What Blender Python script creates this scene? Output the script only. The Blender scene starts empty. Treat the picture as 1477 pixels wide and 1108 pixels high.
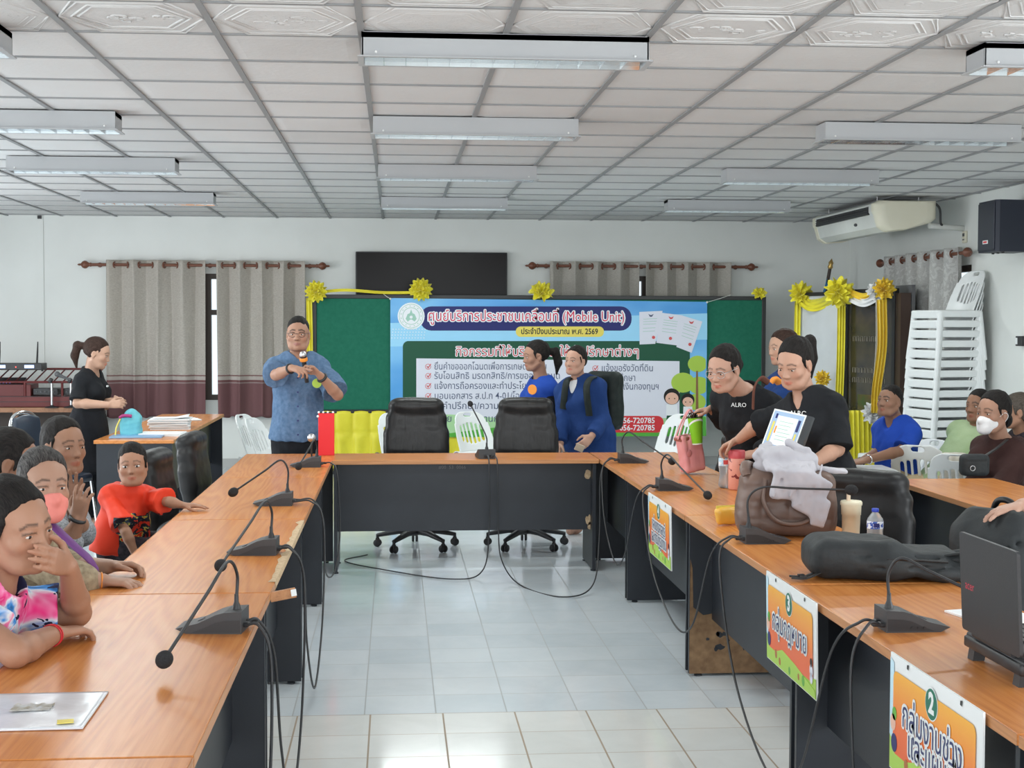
import bpy, bmesh, math, random
import numpy as np
from mathutils import Vector, Matrix, Euler
C = bpy.context.scene
COL = C.collection
PI = math.pi
random.seed(7)
# ---------------------------------------------------------------- camera, world, light, exposure
W_PX, H_PX, FPX = 1477.0, 1108.0, 2060.0
CAM = Vector((0.0, 0.0, 1.6375))
YAW, PITCH, ROLL = 0.0814, 0.0414, 0.0028
def cam_axes():
    cy, sy, cp, sp = math.cos(YAW), math.sin(YAW), math.cos(PITCH), math.sin(PITCH)
    f = Vector((sy*cp, cy*cp, -sp)); r = Vector((cy, -sy, 0)); u = r.cross(f)
    c, s = math.cos(ROLL), math.sin(ROLL)
    return c*r + s*u, -s*r + c*u, f
CR, CU, CF = cam_axes()
cam_data = bpy.data.cameras.new('camera')
cam = bpy.data.objects.new('camera', cam_data); COL.objects.link(cam)
cam.matrix_world = Matrix(((CR.x, CU.x, -CF.x, CAM.x), (CR.y, CU.y, -CF.y, CAM.y), (CR.z, CU.z, -CF.z, CAM.z), (0, 0, 0, 1)))
cam_data.sensor_width = 36.0; cam_data.lens = FPX/W_PX*36.0
cam_data.clip_start = 0.05; cam_data.clip_end = 200
C.camera = cam
def ray(px, py): return CF + CR*((px-W_PX/2)/FPX) + CU*((H_PX/2-py)/FPX)
def at(px, py, y): d = ray(px, py); return CAM + d*(y/d.y)
def atz(px, py, z): d = ray(px, py); return CAM + d*((z-CAM.z)/d.z)
C.view_settings.view_transform = 'Standard'
try: C.view_settings.look = 'None'
except Exception: pass
C.view_settings.exposure = 0.1
C.view_settings.gamma = 1.0
C.view_settings.use_curve_mapping = False
C.cycles.max_bounces = 8; C.cycles.diffuse_bounces = 4; C.cycles.glossy_bounces = 4
C.cycles.transparent_max_bounces = 12; C.cycles.transmission_bounces = 8
C.cycles.caustics_reflective = False; C.cycles.caustics_refractive = False
C.cycles.sample_clamp_indirect = 6.0
C.cycles.use_denoising = True
world = bpy.data.worlds.new('world'); C.world = world; world.use_nodes = True
wn = world.node_tree.nodes; wbg = wn['Background']
wbg.inputs[0].default_value = (0.86, 0.95, 1.0, 1); wbg.inputs[1].default_value = 1.15
CEIL = 2.851; BACK = 16.5; RIGHT = 5.33; LEFT = -6.2; REAR = -4.0
LAMP_POWER = 21.0
DAY_POWER = 215.0
# daylight through the open glazed front of the hall (behind the camera) and the side windows
def area(name, loc, rot, sx, sy, power, col):
    l = bpy.data.lights.new(name, 'AREA'); l.shape = 'RECTANGLE'; l.size = sx; l.size_y = sy; l.energy = power; l.color = col
    o = bpy.data.objects.new(name, l); o.location = loc; o.rotation_euler = rot; COL.objects.link(o); o.visible_camera = True
    return o
area('daylight_front', (0.2, REAR, 1.5), (PI/2, 0, 0), 8.5, 2.2, DAY_POWER*1.6, (0.93, 0.97, 1.0))
for yy in (1.5, 7.0, 12.0):
    area('daylight_side', (LEFT+0.02, yy, 1.55), (PI/2, 0, -PI/2), 2.6, 1.6, DAY_POWER*0.55, (0.93, 0.97, 1.0))
area('daylight_side', (RIGHT-0.02, 3.0, 1.55), (PI/2, 0, PI/2), 3.4, 1.6, DAY_POWER*0.6, (0.93, 0.97, 1.0))

# ---------------------------------------------------------------- materials
def mat(name, col=(0.5, 0.5, 0.5), rough=0.5, metal=0.0, spec=0.5, **kw):
    m = bpy.data.materials.new(name); m.use_nodes = True
    b = m.node_tree.nodes['Principled BSDF']
    b.inputs['Base Color'].default_value = (*col[:3], 1); b.inputs['Roughness'].default_value = rough
    b.inputs['Metallic'].default_value = metal; b.inputs['Specular IOR Level'].default_value = spec
    for k, v in kw.items():
        b.inputs[k.replace('_', ' ')].default_value = v
    return m
def bs(m): return m.node_tree.nodes['Principled BSDF']
class NT:
    """small helper for building node graphs"""
    def __init__(s, m): s.m = m; s.t = m.node_tree; s.n = s.t.nodes; s.l = s.t.links; s.b = s.n['Principled BSDF']
    def new(s, typ, **kw):
        n = s.n.new(typ)
        for k, v in kw.items(): setattr(n, k, v)
        return n
    def link(s, a, b): s.l.new(a, b)
    def coord(s, scale=(1, 1, 1), which='Object', rot=(0, 0, 0), loc=(0, 0, 0)):
        t = s.new('ShaderNodeTexCoord'); m = s.new('ShaderNodeMapping')
        m.inputs['Scale'].default_value = scale; m.inputs['Rotation'].default_value = rot; m.inputs['Location'].default_value = loc
        s.link(t.outputs[which], m.inputs['Vector']); return m.outputs['Vector']
    def noise(s, vec, scale=5, detail=3, rough=0.5, dist=0.0):
        n = s.new('ShaderNodeTexNoise'); n.inputs['Scale'].default_value = scale; n.inputs['Detail'].default_value = detail
        n.inputs['Roughness'].default_value = rough; n.inputs['Distortion'].default_value = dist
        if vec is not None: s.link(vec, n.inputs['Vector'])
        return n.outputs['Fac']
    def ramp(s, fac, stops, interp='LINEAR'):
        r = s.new('ShaderNodeValToRGB'); r.color_ramp.interpolation = interp
        e = r.color_ramp.elements
        while len(e) < len(stops): e.new(0.5)
        for i, (p, c) in enumerate(stops):
            e[i].position = p; e[i].color = (*c[:3], 1) if not isinstance(c, (int, float)) else (c, c, c, 1)
        s.link(fac, r.inputs['Fac']); return r.outputs['Color']
    def math(s, op, a, b=None, c=None):
        n = s.new('ShaderNodeMath', operation=op)
        for i, v in enumerate((a, b, c)):
            if v is None: continue
            if isinstance(v, (int, float)): n.inputs[i].default_value = v
            else: s.link(v, n.inputs[i])
        return n.outputs[0]
    def mix(s, fac, a, b, typ='MIX'):
        n = s.new('ShaderNodeMix', data_type='RGBA', blend_type=typ)
        for sock, v in ((n.inputs[0], fac), (n.inputs[6], a), (n.inputs[7], b)):
            if isinstance(v, (int, float)): sock.default_value = v
            elif isinstance(v, tuple): sock.default_value = (*v[:3], 1)
            else: s.link(v, sock)
        return n.outputs[2]
    def sep(s, vec):
        n = s.new('ShaderNodeSeparateXYZ'); s.link(vec, n.inputs[0]); return n.outputs
    def comb(s, x, y, z):
        n = s.new('ShaderNodeCombineXYZ')
        for i, v in enumerate((x, y, z)):
            if isinstance(v, (int, float)): n.inputs[i].default_value = v
            else: s.link(v, n.inputs[i])
        return n.outputs[0]
    def bump(s, h, strength=0.3, dist=0.01):
        n = s.new('ShaderNodeBump'); n.inputs['Strength'].default_value = strength; n.inputs['Distance'].default_value = dist
        s.link(h, n.inputs['Height']); s.link(n.outputs['Normal'], s.b.inputs['Normal']); return n
    def base(s, c): s.link(c, s.b.inputs['Base Color'])
    def rough(s, c): s.link(c, s.b.inputs['Roughness'])

def m_noisy(name, c1, c2, scale=8, rough=0.6, bump=0.0, bscale=40, stretch=(1, 1, 1), spec=0.4, bdist=0.004, **kw):
    m = mat(name, c1, rough, spec=spec, **kw); t = NT(m); v = t.coord(stretch)
    t.base(t.ramp(t.noise(v, scale, 4), [(0.3, c1), (0.7, c2)]))
    if bump: t.bump(t.noise(v, bscale, 3), bump, bdist)
    return m

def m_wood(name, c_dark, c_mid, c_light, rough=0.22):
    m = mat(name, c_mid, rough, spec=0.36); t = NT(m)
    oi = t.new('ShaderNodeObjectInfo')
    tc = t.new('ShaderNodeTexCoord')
    add = t.new('ShaderNodeVectorMath', operation='ADD')
    off = t.math('MULTIPLY', oi.outputs['Random'], 9.0)
    t.link(tc.outputs['Object'], add.inputs[0]); t.link(t.comb(off, off, 0.0), add.inputs[1])
    mp = t.new('ShaderNodeMapping'); mp.inputs['Scale'].default_value = (1.0, 0.075, 1.0); t.link(add.outputs[0], mp.inputs['Vector'])
    v = mp.outputs['Vector']
    n1 = t.noise(v, 4.6, 2, 0.45, 0.2)
    rings = t.math('SINE', t.math('MULTIPLY', n1, 110.0))
    rings = t.math('MULTIPLY_ADD', rings, 0.5, 0.5)
    mp2 = t.new('ShaderNodeMapping'); mp2.inputs['Scale'].default_value = (60.0, 1.5, 60.0); t.link(add.outputs[0], mp2.inputs['Vector'])
    fine = t.noise(mp2.outputs['Vector'], 2.5, 3, 0.6)
    f = t.math('ADD', t.math('MULTIPLY', rings, 0.26), t.math('MULTIPLY', fine, 0.72))
    t.base(t.ramp(f, [(0.12, c_dark), (0.45, c_mid), (0.85, c_light)]))
    return m

M = {}
M['wall'] = m_noisy('wall_paint', (0.70, 0.715, 0.69), (0.76, 0.775, 0.75), 1.3, 0.75, 0.06, 60, spec=0.2)
M['wood'] = m_wood('cherry_laminate', (0.47, 0.160, 0.040), (0.61, 0.222, 0.056), (0.71, 0.292, 0.084), 0.25)
M['wood_edge'] = m_wood('cherry_edge', (0.33, 0.14, 0.06), (0.47, 0.21, 0.085), (0.55, 0.27, 0.12), 0.4)
M['wood_dull'] = m_wood('dull_brown_laminate', (0.22, 0.10, 0.05), (0.30, 0.145, 0.075), (0.36, 0.18, 0.10), 0.4)
M['table_black'] = m_noisy('black_laminate', (0.014, 0.017, 0.023), (0.022, 0.026, 0.034), 3, 0.42, 0.05, 200)
M['chip'] = m_noisy('bare_chipboard', (0.40, 0.27, 0.16), (0.62, 0.47, 0.30), 60, 0.9)
M['black_plastic'] = mat('black_plastic', (0.018, 0.018, 0.02), 0.45)
M['dark_grey'] = mat('dark_grey_plastic', (0.045, 0.045, 0.048), 0.5)
M['mid_grey'] = mat('mid_grey_plastic', (0.11, 0.11, 0.115), 0.45)
M['rubber'] = mat('cable_rubber', (0.03, 0.031, 0.034), 0.5)
M['foam'] = m_noisy('foam', (0.012, 0.012, 0.013), (0.03, 0.03, 0.032), 300, 0.95, 0.6, 500)
M['chrome'] = mat('chrome', (0.75, 0.75, 0.76), 0.15, 1.0)
M['steel'] = mat('brushed_steel', (0.55, 0.55, 0.56), 0.35, 1.0)
M['leather'] = m_noisy('black_leather', (0.009, 0.009, 0.010), (0.015, 0.0145, 0.015), 5, 0.42, 0.15, 160, spec=0.32, bdist=0.002)
M['leather_soft'] = m_noisy('creased_black_leather', (0.011, 0.010, 0.010), (0.018, 0.017, 0.017), 5, 0.36, 0.3, 14, (3, 1, 0.7), spec=0.35, bdist=0.008)
M['white_plastic'] = mat('white_plastic', (0.80, 0.82, 0.82), 0.35)
M['white'] = mat('white_paint', (0.82, 0.83, 0.82), 0.5)
M['paper'] = mat('white_paper', (0.84, 0.85, 0.86), 0.7, spec=0.2)
M['black_cloth'] = m_noisy('black_cloth', (0.010, 0.011, 0.013), (0.018, 0.019, 0.022), 9, 0.85, 0.3, 9, spec=0.2, bdist=0.02)
M['lamp_metal'] = mat('lamp_housing', (0.42, 0.43, 0.44), 0.5)
M['lamp_reflector'] = mat('lamp_reflector', (0.85, 0.87, 0.88), 0.12, 0.9)
def flat(name, col, rough=0.55): 
    return mat(name, col, rough, spec=0.25)
def emit(name, col, s):
    m = mat(name, col, 0.5); b = bs(m); b.inputs['Emission Color'].default_value = (*col, 1); b.inputs['Emission Strength'].default_value = s
    return m
def glassy(name, col, rough=0.03, ior=1.35, alpha=None):
    m = mat(name, col, rough, spec=0.5); b = bs(m); b.inputs['Transmission Weight'].default_value = 1.0; b.inputs['IOR'].default_value = ior
    return m

# ---------------------------------------------------------------- object helpers
def setp(o, label=None, cat=None, group=None, kind=None):
    if label: o['label'] = label
    if cat: o['category'] = cat
    if group: o['group'] = group
    if kind: o['kind'] = kind
    return o
def thing(name, label, cat, loc=(0, 0, 0), rotz=0.0, group=None):
    o = bpy.data.objects.new(name, None); o.empty_display_size = 0.1; COL.objects.link(o)
    o.location = loc; o.rotation_euler = (0, 0, rotz)
    return setp(o, label, cat, group)
def dup(root, loc, rotz=None, label=None, group=None):
    r = root.copy(); COL.objects.link(r); r.location = loc
    if rotz is not None: r.rotation_euler = (0, 0, rotz)
    if label: r['label'] = label
    if group: r['group'] = group
    for ch in list(root.children):
        c = ch.copy(); COL.objects.link(c); c.parent = r
        for g in list(ch.children):
            d = g.copy(); COL.objects.link(d); d.parent = c
    return r
def rotm(rx=0, ry=0, rz=0): return Euler((rx, ry, rz)).to_matrix()
class MB:
    """collects shapes, then becomes one mesh object"""
    def __init__(s): s.v = []; s.f = []; s.mi = []; s.sm = []; s.mat = 0; s.smooth = False
    def _add(s, vs, fs, smooth=None):
        o = len(s.v); s.v += [tuple(v) for v in vs]
        sm = s.smooth if smooth is None else smooth
        for f in fs: s.f.append(tuple(o+i for i in f)); s.mi.append(s.mat); s.sm.append(sm)
    def box(s, c, size, rot=None, bevel=0.0, seg=2):
        bm = bmesh.new(); bmesh.ops.create_cube(bm, size=1.0)
        for v in bm.verts: v.co = Vector((v.co.x*size[0], v.co.y*size[1], v.co.z*size[2]))
        if bevel > 0:
            bmesh.ops.bevel(bm, geom=list(bm.edges), offset=min(bevel, min(size)*0.49), segments=seg, profile=0.5, affect='EDGES')
        c = Vector(c)
        if rot is not None:
            for v in bm.verts: v.co = rot @ v.co
        bm.verts.index_update()
        s._add([v.co + c for v in bm.verts], [[v.index for v in f.verts] for f in bm.faces], bevel > 0 and seg > 1)
        bm.free(); return s
    def prism(s, poly, z0, z1, frame=None, smooth=False):
        """poly in local xy, extruded z0..z1; frame = 4x4 matrix"""
        n = len(poly); vs = [Vector((x, y, z0)) for x, y in poly] + [Vector((x, y, z1)) for x, y in poly]
        if frame is not None: vs = [frame @ v for v in vs]
        fs = [list(range(n))[::-1], list(range(n, 2*n))] + [[i, (i+1) % n, n+(i+1) % n, n+i] for i in range(n)]
        s._add(vs, fs, smooth); return s
    def tube(s, pts, r, seg=8, caps=True, squash=None):
        pts = [Vector(p) for p in pts]; n = len(pts)
        rs = r if isinstance(r, (list, tuple)) else [r]*n
        rings = []; up = None
        for i, p in enumerate(pts):
            t = (pts[min(i+1, n-1)] - pts[max(i-1, 0)])
            t = t.normalized() if t.length > 1e-9 else Vector((0, 0, 1))
            if up is None:
                up = Vector((0, 0, 1)) if abs(t.z) < 0.9 else Vector((1, 0, 0))
            a = t.cross(up)
            a = a.normalized() if a.length > 1e-6 else t.orthogonal().normalized()
            b = t.cross(a).normalized(); up = -b if False else a.cross(t)
            q = squash if squash else (1, 1)
            rings.append([p + a*(rs[i]*q[0]*math.cos(2*PI*k/seg)) + b*(rs[i]*q[1]*math.sin(2*PI*k/seg)) for k in range(seg)])
        vs = [v for ring in rings for v in ring]; fs = []
        for i in range(n-1):
            for k in range(seg):
                fs.append([i*seg+k, i*seg+(k+1) % seg, (i+1)*seg+(k+1) % seg, (i+1)*seg+k])
        s._add(vs, fs, True)
        if caps: s._add(rings[0], [list(range(seg))], False); s._add(rings[-1], [list(range(seg))[::-1]], False)
        return s
    def lathe(s, prof, c=(0, 0, 0), seg=24, rot=None, sx=1.0, sy=1.0):
        c = Vector(c); vs = []; n = len(prof)
        for (r, z) in prof:
            for k in range(seg):
                v = Vector((r*sx*math.cos(2*PI*k/seg), r*sy*math.sin(2*PI*k/seg), z))
                if rot is not None: v = rot @ v
                vs.append(c+v)
        fs = [[i*seg+k, i*seg+(k+1) % seg, (i+1)*seg+(k+1) % seg, (i+1)*seg+k] for i in range(n-1) for k in range(seg)]
        s._add(vs, fs, True)
        if prof[0][0] > 1e-5: s._add(vs[:seg], [list(range(seg))[::-1]], False)
        if prof[-1][0] > 1e-5: s._add(vs[-seg:], [list(range(seg))], False)
        return s
    def ball(s, c, r, seg=16, rings=10, rot=None):
        if isinstance(r, (int, float)): r = (r, r, r)
        prof = [(max(1e-6, math.sin(PI*i/rings)), -math.cos(PI*i/rings)) for i in range(rings+1)]
        c = Vector(c); vs = []
        for (q, z) in prof:
            for k in range(seg):
                v = Vector((q*r[0]*math.cos(2*PI*k/seg), q*r[1]*math.sin(2*PI*k/seg), z*r[2]))
                vs.append(c + (rot @ v if rot is not None else v))
        s._add(vs, [[i*seg+k, i*seg+(k+1) % seg, (i+1)*seg+(k+1) % seg, (i+1)*seg+k] for i in range(rings) for k in range(seg)], True)
        return s
    def grid(s, fn, nu, nv, closed_u=False, smooth=True):
        vs = [fn(i/(nu if closed_u else nu-1), j/(nv-1)) for j in range(nv) for i in range(nu)]
        fs = []
        for j in range(nv-1):
            for i in range(nu if closed_u else nu-1):
                fs.append([j*nu+i, j*nu+(i+1) % nu, (j+1)*nu+(i+1) % nu, (j+1)*nu+i])
        s._add(vs, fs, smooth); return s
    def quad(s, a, b, c, d): s._add([a, b, c, d], [[0, 1, 2, 3]], False); return s
    def build(s, name, m=None, parent=None, loc=None, rot=None, solid=0.0, kind=None, subsurf=0):
        me = bpy.data.meshes.new(name); me.from_pydata(s.v, [], s.f)
        ms = m if isinstance(m, (list, tuple)) else [m]
        for x in ms: me.materials.append(x)
        me.polygons.foreach_set('material_index', s.mi); me.polygons.foreach_set('use_smooth', s.sm)
        bm = bmesh.new(); bm.from_mesh(me); bmesh.ops.recalc_face_normals(bm, faces=bm.faces); bm.to_mesh(me); bm.free()
        me.update()
        o = bpy.data.objects.new(name, me); COL.objects.link(o)
        if parent is not None: o.parent = parent
        if loc is not None: o.location = loc
        if rot is not None: o.rotation_euler = rot
        if solid: md = o.modifiers.new('thickness', 'SOLIDIFY'); md.thickness = solid; md.offset = 0
        if subsurf: md = o.modifiers.new('subd', 'SUBSURF'); md.levels = subsurf; md.render_levels = subsurf
        if kind: o['kind'] = kind
        return o
def spline(pts, n=8):
    """Catmull-Rom through points"""
    P = [Vector(p) for p in pts]; P = [P[0]*2-P[1]] + P + [P[-1]*2-P[-2]]; out = []
    for i in range(1, len(P)-2):
        for k in range(n):
            t = k/n; a, b, c, d = P[i-1], P[i], P[i+1], P[i+2]
            out.append(0.5*((2*b) + (c-a)*t + (2*a-5*b+4*c-d)*t*t + (3*b-a-3*c+d)*t**3))
    out.append(P[-2]); return out
def frame(origin, x, y):
    """4x4 with local x, y axes and z = x cross y"""
    x = Vector(x).normalized(); y = Vector(y); z = x.cross(y).normalized(); y = z.cross(x)
    return Matrix(((x.x, y.x, z.x, origin[0]), (x.y, y.y, z.y, origin[1]), (x.z, y.z, z.z, origin[2]), (0, 0, 0, 1)))
def rrect(x0, y0, x1, y1, r, n=5):
    out = []
    for cx, cy, a0 in ((x1-r, y0+r, -PI/2), (x1-r, y1-r, 0), (x0+r, y1-r, PI/2), (x0+r, y0+r, PI)):
        out += [(cx+r*math.cos(a0+PI/2*i/n), cy+r*math.sin(a0+PI/2*i/n)) for i in range(n+1)]
    return out
def text_mesh(name, body, size, m, parent, fr, align='CENTER', offset=0.0, ext=0.0004, lift=0.0, width=None, ring=0.0):
    """lettering as a thin mesh lying in frame fr (local xy); width fits the line to that width"""
    cu = bpy.data.curves.new(name, 'FONT'); cu.body = body; cu.size = size; cu.align_x = align; cu.align_y = 'CENTER'
    cu.offset = offset; cu.extrude = ext; cu.resolution_u = 2; cu.fill_mode = 'BOTH'
    o = bpy.data.objects.new(name, cu); COL.objects.link(o)
    dg = bpy.context.evaluated_depsgraph_get()
    me = bpy.data.meshes.new_from_object(o.evaluated_get(dg)); me.name = name
    bpy.data.objects.remove(o); bpy.data.curves.remove(cu)
    sx = 1.0
    if width and len(me.vertices):
        xs = [v.co.x for v in me.vertices]; sx = width/max(1e-6, max(xs)-min(xs))
    for v in me.vertices: v.co = Vector((v.co.x*sx, v.co.y, v.co.z+lift))
    if ring:      # a thick outline: the same letters set down again all round
        vs = [v.co.copy() for v in me.vertices]; fs = [tuple(p.vertices) for p in me.polygons]; V, F = [], []
        for k in range(10):
            d = Vector((ring*math.cos(2*PI*k/10), ring*math.sin(2*PI*k/10), -1e-5*k)); o_ = len(V); V += [v+d for v in vs]; F += [tuple(i+o_ for i in f) for f in fs]
        me = bpy.data.meshes.new(name); me.from_pydata(V, [], F)
    me.transform(fr)
    me.materials.clear(); me.materials.append(m)
    r = bpy.data.objects.new(name, me); COL.objects.link(r)
    if parent is not None: r.parent = parent
    return r
# ---------------------------------------------------------------- signed-distance modelling (smooth unions -> one continuous surface)
class Fld:
    def __init__(s, lo, hi, res):
        s.lo = np.array(lo, float); s.res = res
        s.n = np.maximum(4, np.ceil((np.array(hi, float)-s.lo)/res).astype(int)+1)
        s.a = np.full(tuple(s.n), 0.5, np.float32)
        s.ax = [(s.lo[i]+res*np.arange(s.n[i])).astype(np.float32) for i in range(3)]
    def _sub(s, lo, hi):
        i0 = np.clip(np.floor((np.array(lo)-s.lo)/s.res).astype(int), 0, s.n-1); i1 = np.clip(np.ceil((np.array(hi)-s.lo)/s.res).astype(int)+1, 1, s.n)
        if (i1 <= i0).any(): return None
        sl = tuple(slice(a, b) for a, b in zip(i0, i1))
        return sl, s.ax[0][sl[0]][:, None, None], s.ax[1][sl[1]][None, :, None], s.ax[2][sl[2]][None, None, :]
    def put(s, lo, hi, fn, k=0.01, op='u'):
        m = k+3*s.res
        r = s._sub(np.array(lo)-m, np.array(hi)+m)
        if r is None: return s
        sl, X, Y, Z = r; d = fn(X, Y, Z).astype(np.float32); a = s.a[sl]
        if op == 'u':
            h = np.clip(.5+.5*(a-d)/k, 0, 1); s.a[sl] = a*(1-h)+d*h-k*h*(1-h)
        elif op == 's':
            h = np.clip(.5-.5*(a+d)/k, 0, 1); s.a[sl] = a*(1-h)+(-d)*h+k*h*(1-h)
        return s
    def cap(s, a, b, ra, rb=None, k=0.01, op='u', flat=0, sq=None):
        """tapered capsule; flat=1 cuts end b square, 2 cuts both; sq=(axis, factor) flattens across axis"""
        rb = ra if rb is None else rb; a = np.array(a, float); b = np.array(b, float); ba = b-a; L2 = max(1e-9, ba@ba); L = math.sqrt(L2); R = max(ra, rb)
        if sq is not None: ax = np.array(sq[0], float); ax = ax/np.linalg.norm(ax)
        def fn(X, Y, Z):
            px, py, pz = X-a[0], Y-a[1], Z-a[2]
            tt = (px*ba[0]+py*ba[1]+pz*ba[2])/L2; t = np.clip(tt, 0, 1)
            qx, qy, qz = px-t*ba[0], py-t*ba[1], pz-t*ba[2]
            d2 = qx*qx+qy*qy+qz*qz
            if sq is not None:
                c = qx*ax[0]+qy*ax[1]+qz*ax[2]; d2 = d2+c*c*(sq[1]**2-1)
            d = np.sqrt(d2)-(ra+(rb-ra)*t)
            if flat: d = np.maximum(d, (tt-1)*L)
            if flat == 2: d = np.maximum(d, -tt*L)
            return d
        return s.put(np.minimum(a, b)-R, np.maximum(a, b)+R, fn, k, op)
    def ell(s, c, r, R=None, k=0.01, op='u'):
        c = np.array(c, float); r = np.array((r, r, r) if isinstance(r, (int, float)) else r, float); m = r.max()
        Rm = None if R is None else np.array(R, float)   # columns = local axes
        def fn(X, Y, Z):
            px, py, pz = X-c[0], Y-c[1], Z-c[2]
            if Rm is not None:
                px, py, pz = (px*Rm[0, i]+py*Rm[1, i]+pz*Rm[2, i] for i in range(3))
            k0 = np.sqrt((px/r[0])**2+(py/r[1])**2+(pz/r[2])**2)
            k1 = np.sqrt((px/r[0]**2)**2+(py/r[1]**2)**2+(pz/r[2]**2)**2)+1e-6
            return np.where(k0 < .35, (k0-1)*r.min(), k0*(k0-1)/k1)
        return s.put(c-m, c+m, fn, k, op)
    def box(s, c, h, R=None, rnd=0.01, k=0.01, op='u'):
        c = np.array(c, float); h = np.array(h, float)-rnd; m = np.linalg.norm(h)+rnd; Rm = None if R is None else np.array(R, float)
        def fn(X, Y, Z):
            px, py, pz = X-c[0], Y-c[1], Z-c[2]
            if Rm is not None:
                px, py, pz = (px*Rm[0, i]+py*Rm[1, i]+pz*Rm[2, i] for i in range(3))
            qx, qy, qz = np.abs(px)-h[0], np.abs(py)-h[1], np.abs(pz)-h[2]
            return np.sqrt(np.maximum(qx, 0)**2+np.maximum(qy, 0)**2+np.maximum(qz, 0)**2)+np.minimum(np.maximum(qx, np.maximum(qy, qz)), 0)-rnd
        mm = (np.abs(Rm)@(h+rnd) if Rm is not None else h+rnd)
        return s.put(c-mm, c+mm, fn, k, op)
    def plane(s, p, n, k=0.004, jit=None):
        """keep the side the normal points away from"""
        n = np.array(n, float); n = n/np.linalg.norm(n); p = np.array(p, float)
        d = (s.ax[0][:, None, None]-p[0])*n[0]+(s.ax[1][None, :, None]-p[1])*n[1]+(s.ax[2][None, None, :]-p[2])*n[2]
        if jit is not None:
            q = (s.ax[0][:, None, None]-p[0])*jit[0][0]+(s.ax[1][None, :, None]-p[1])*jit[0][1]+(s.ax[2][None, None, :]-p[2])*jit[0][2]; d = d+jit[1]*(np.sin(q*jit[2])+.7*np.sin(q*jit[2]*1.73+1))
        a = s.a; h = np.clip(.5-.5*(d-a)/k, 0, 1); s.a = (d*(1-h)+a*h+k*h*(1-h)).astype(np.float32); return s
    def wrinkle(s, amp, freq, seed=0, n=5, stretch=(1, 1, 1)):
        r = np.random.RandomState(seed); w = np.zeros_like(s.a); band = np.abs(s.a) < max(0.03, amp*4)
        idx = np.nonzero(band); X = s.ax[0][idx[0]]; Y = s.ax[1][idx[1]]; Z = s.ax[2][idx[2]]; acc = np.zeros(len(X), np.float32)
        for i in range(n):
            d = r.normal(size=3)*np.array(stretch); d /= np.linalg.norm(d); f = freq*r.uniform(.6, 1.7); ph = r.uniform(0, 6.28)
            d2 = r.normal(size=3); d2 /= np.linalg.norm(d2)
            warp = 1.4*np.sin(f*.45*(X*d2[0]+Y*d2[1]+Z*d2[2])+ph*2)
            acc += np.sin(f*(X*d[0]+Y*d[1]+Z*d[2])+ph+warp)**3
        s.a[idx] += (amp*acc/math.sqrt(n)).astype(np.float32); return s
    def mesh(s):
        a = s.a; a[0] = a[-1] = .1; a[:, 0] = a[:, -1] = .1; a[:, :, 0] = a[:, :, -1] = .1
        ins = a < 0; n = np.array(a.shape)
        cnt = np.zeros(tuple(n-1), np.int8)
        for i in (0, 1):
            for j in (0, 1):
                for k in (0, 1): cnt += ins[i:n[0]-1+i, j:n[1]-1+j, k:n[2]-1+k]
        act = (cnt > 0) & (cnt < 8); I = np.argwhere(act); N = len(I)
        idx = np.full(tuple(n-1), -1, np.int32); idx[tuple(I.T)] = np.arange(N)
        cv = {}
        for i in (0, 1):
            for j in (0, 1):
                for k in (0, 1): cv[(i, j, k)] = a[I[:, 0]+i, I[:, 1]+j, I[:, 2]+k]
        P = np.zeros((N, 3)); W = np.zeros(N)
        cs = list(cv)
        for p in cs:
            for ax in range(3):
                if p[ax]: continue
                q = list(p); q[ax] = 1; q = tuple(q); va, vb = cv[p], cv[q]; m = (va < 0) != (vb < 0)
                t = va[m]/(va[m]-vb[m]); pt = np.tile(np.array(p, float), (m.sum(), 1)); pt[:, ax] += t
                P[m] += pt; W[m] += 1
        V = s.lo+(I+P/W[:, None])*s.res
        F = []
        for ax in range(3):
            u, v = (ax+1) % 3, (ax+2) % 3
            sl0 = [slice(None)]*3; sl1 = [slice(None)]*3; sl0[ax] = slice(0, -1); sl1[ax] = slice(1, None)
            A, B = ins[tuple(sl0)], ins[tuple(sl1)]; ch = A != B; E = np.argwhere(ch)
            ok = (E[:, u] > 0) & (E[:, v] > 0) & (E[:, u] < n[u]-1) & (E[:, v] < n[v]-1); E = E[ok]
            if not len(E): continue
            fl_ = A[tuple(E.T)]
            q = []
            for du, dv in ((-1, -1), (0, -1), (0, 0), (-1, 0)):
                e = E.copy(); e[:, u] += du; e[:, v] += dv; q.append(idx[tuple(e.T)])
            Q = np.stack(q, 1); Q[~fl_] = Q[~fl_][:, ::-1]; F.append(Q)
        F = np.concatenate(F); F = F[(F >= 0).all(1)]
        return V, F
def smooth_mesh(V, F, it=1, lam=.5):
    for _ in range(it):
        acc = np.zeros_like(V); w = np.zeros(len(V))
        for a, b in ((0, 1), (1, 2), (2, 3), (3, 0)):
            np.add.at(acc, F[:, a], V[F[:, b]]); np.add.at(w, F[:, a], 1); np.add.at(acc, F[:, b], V[F[:, a]]); np.add.at(w, F[:, b], 1)
        V = V+lam*(acc/np.maximum(w, 1)[:, None]-V)
    return V
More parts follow.
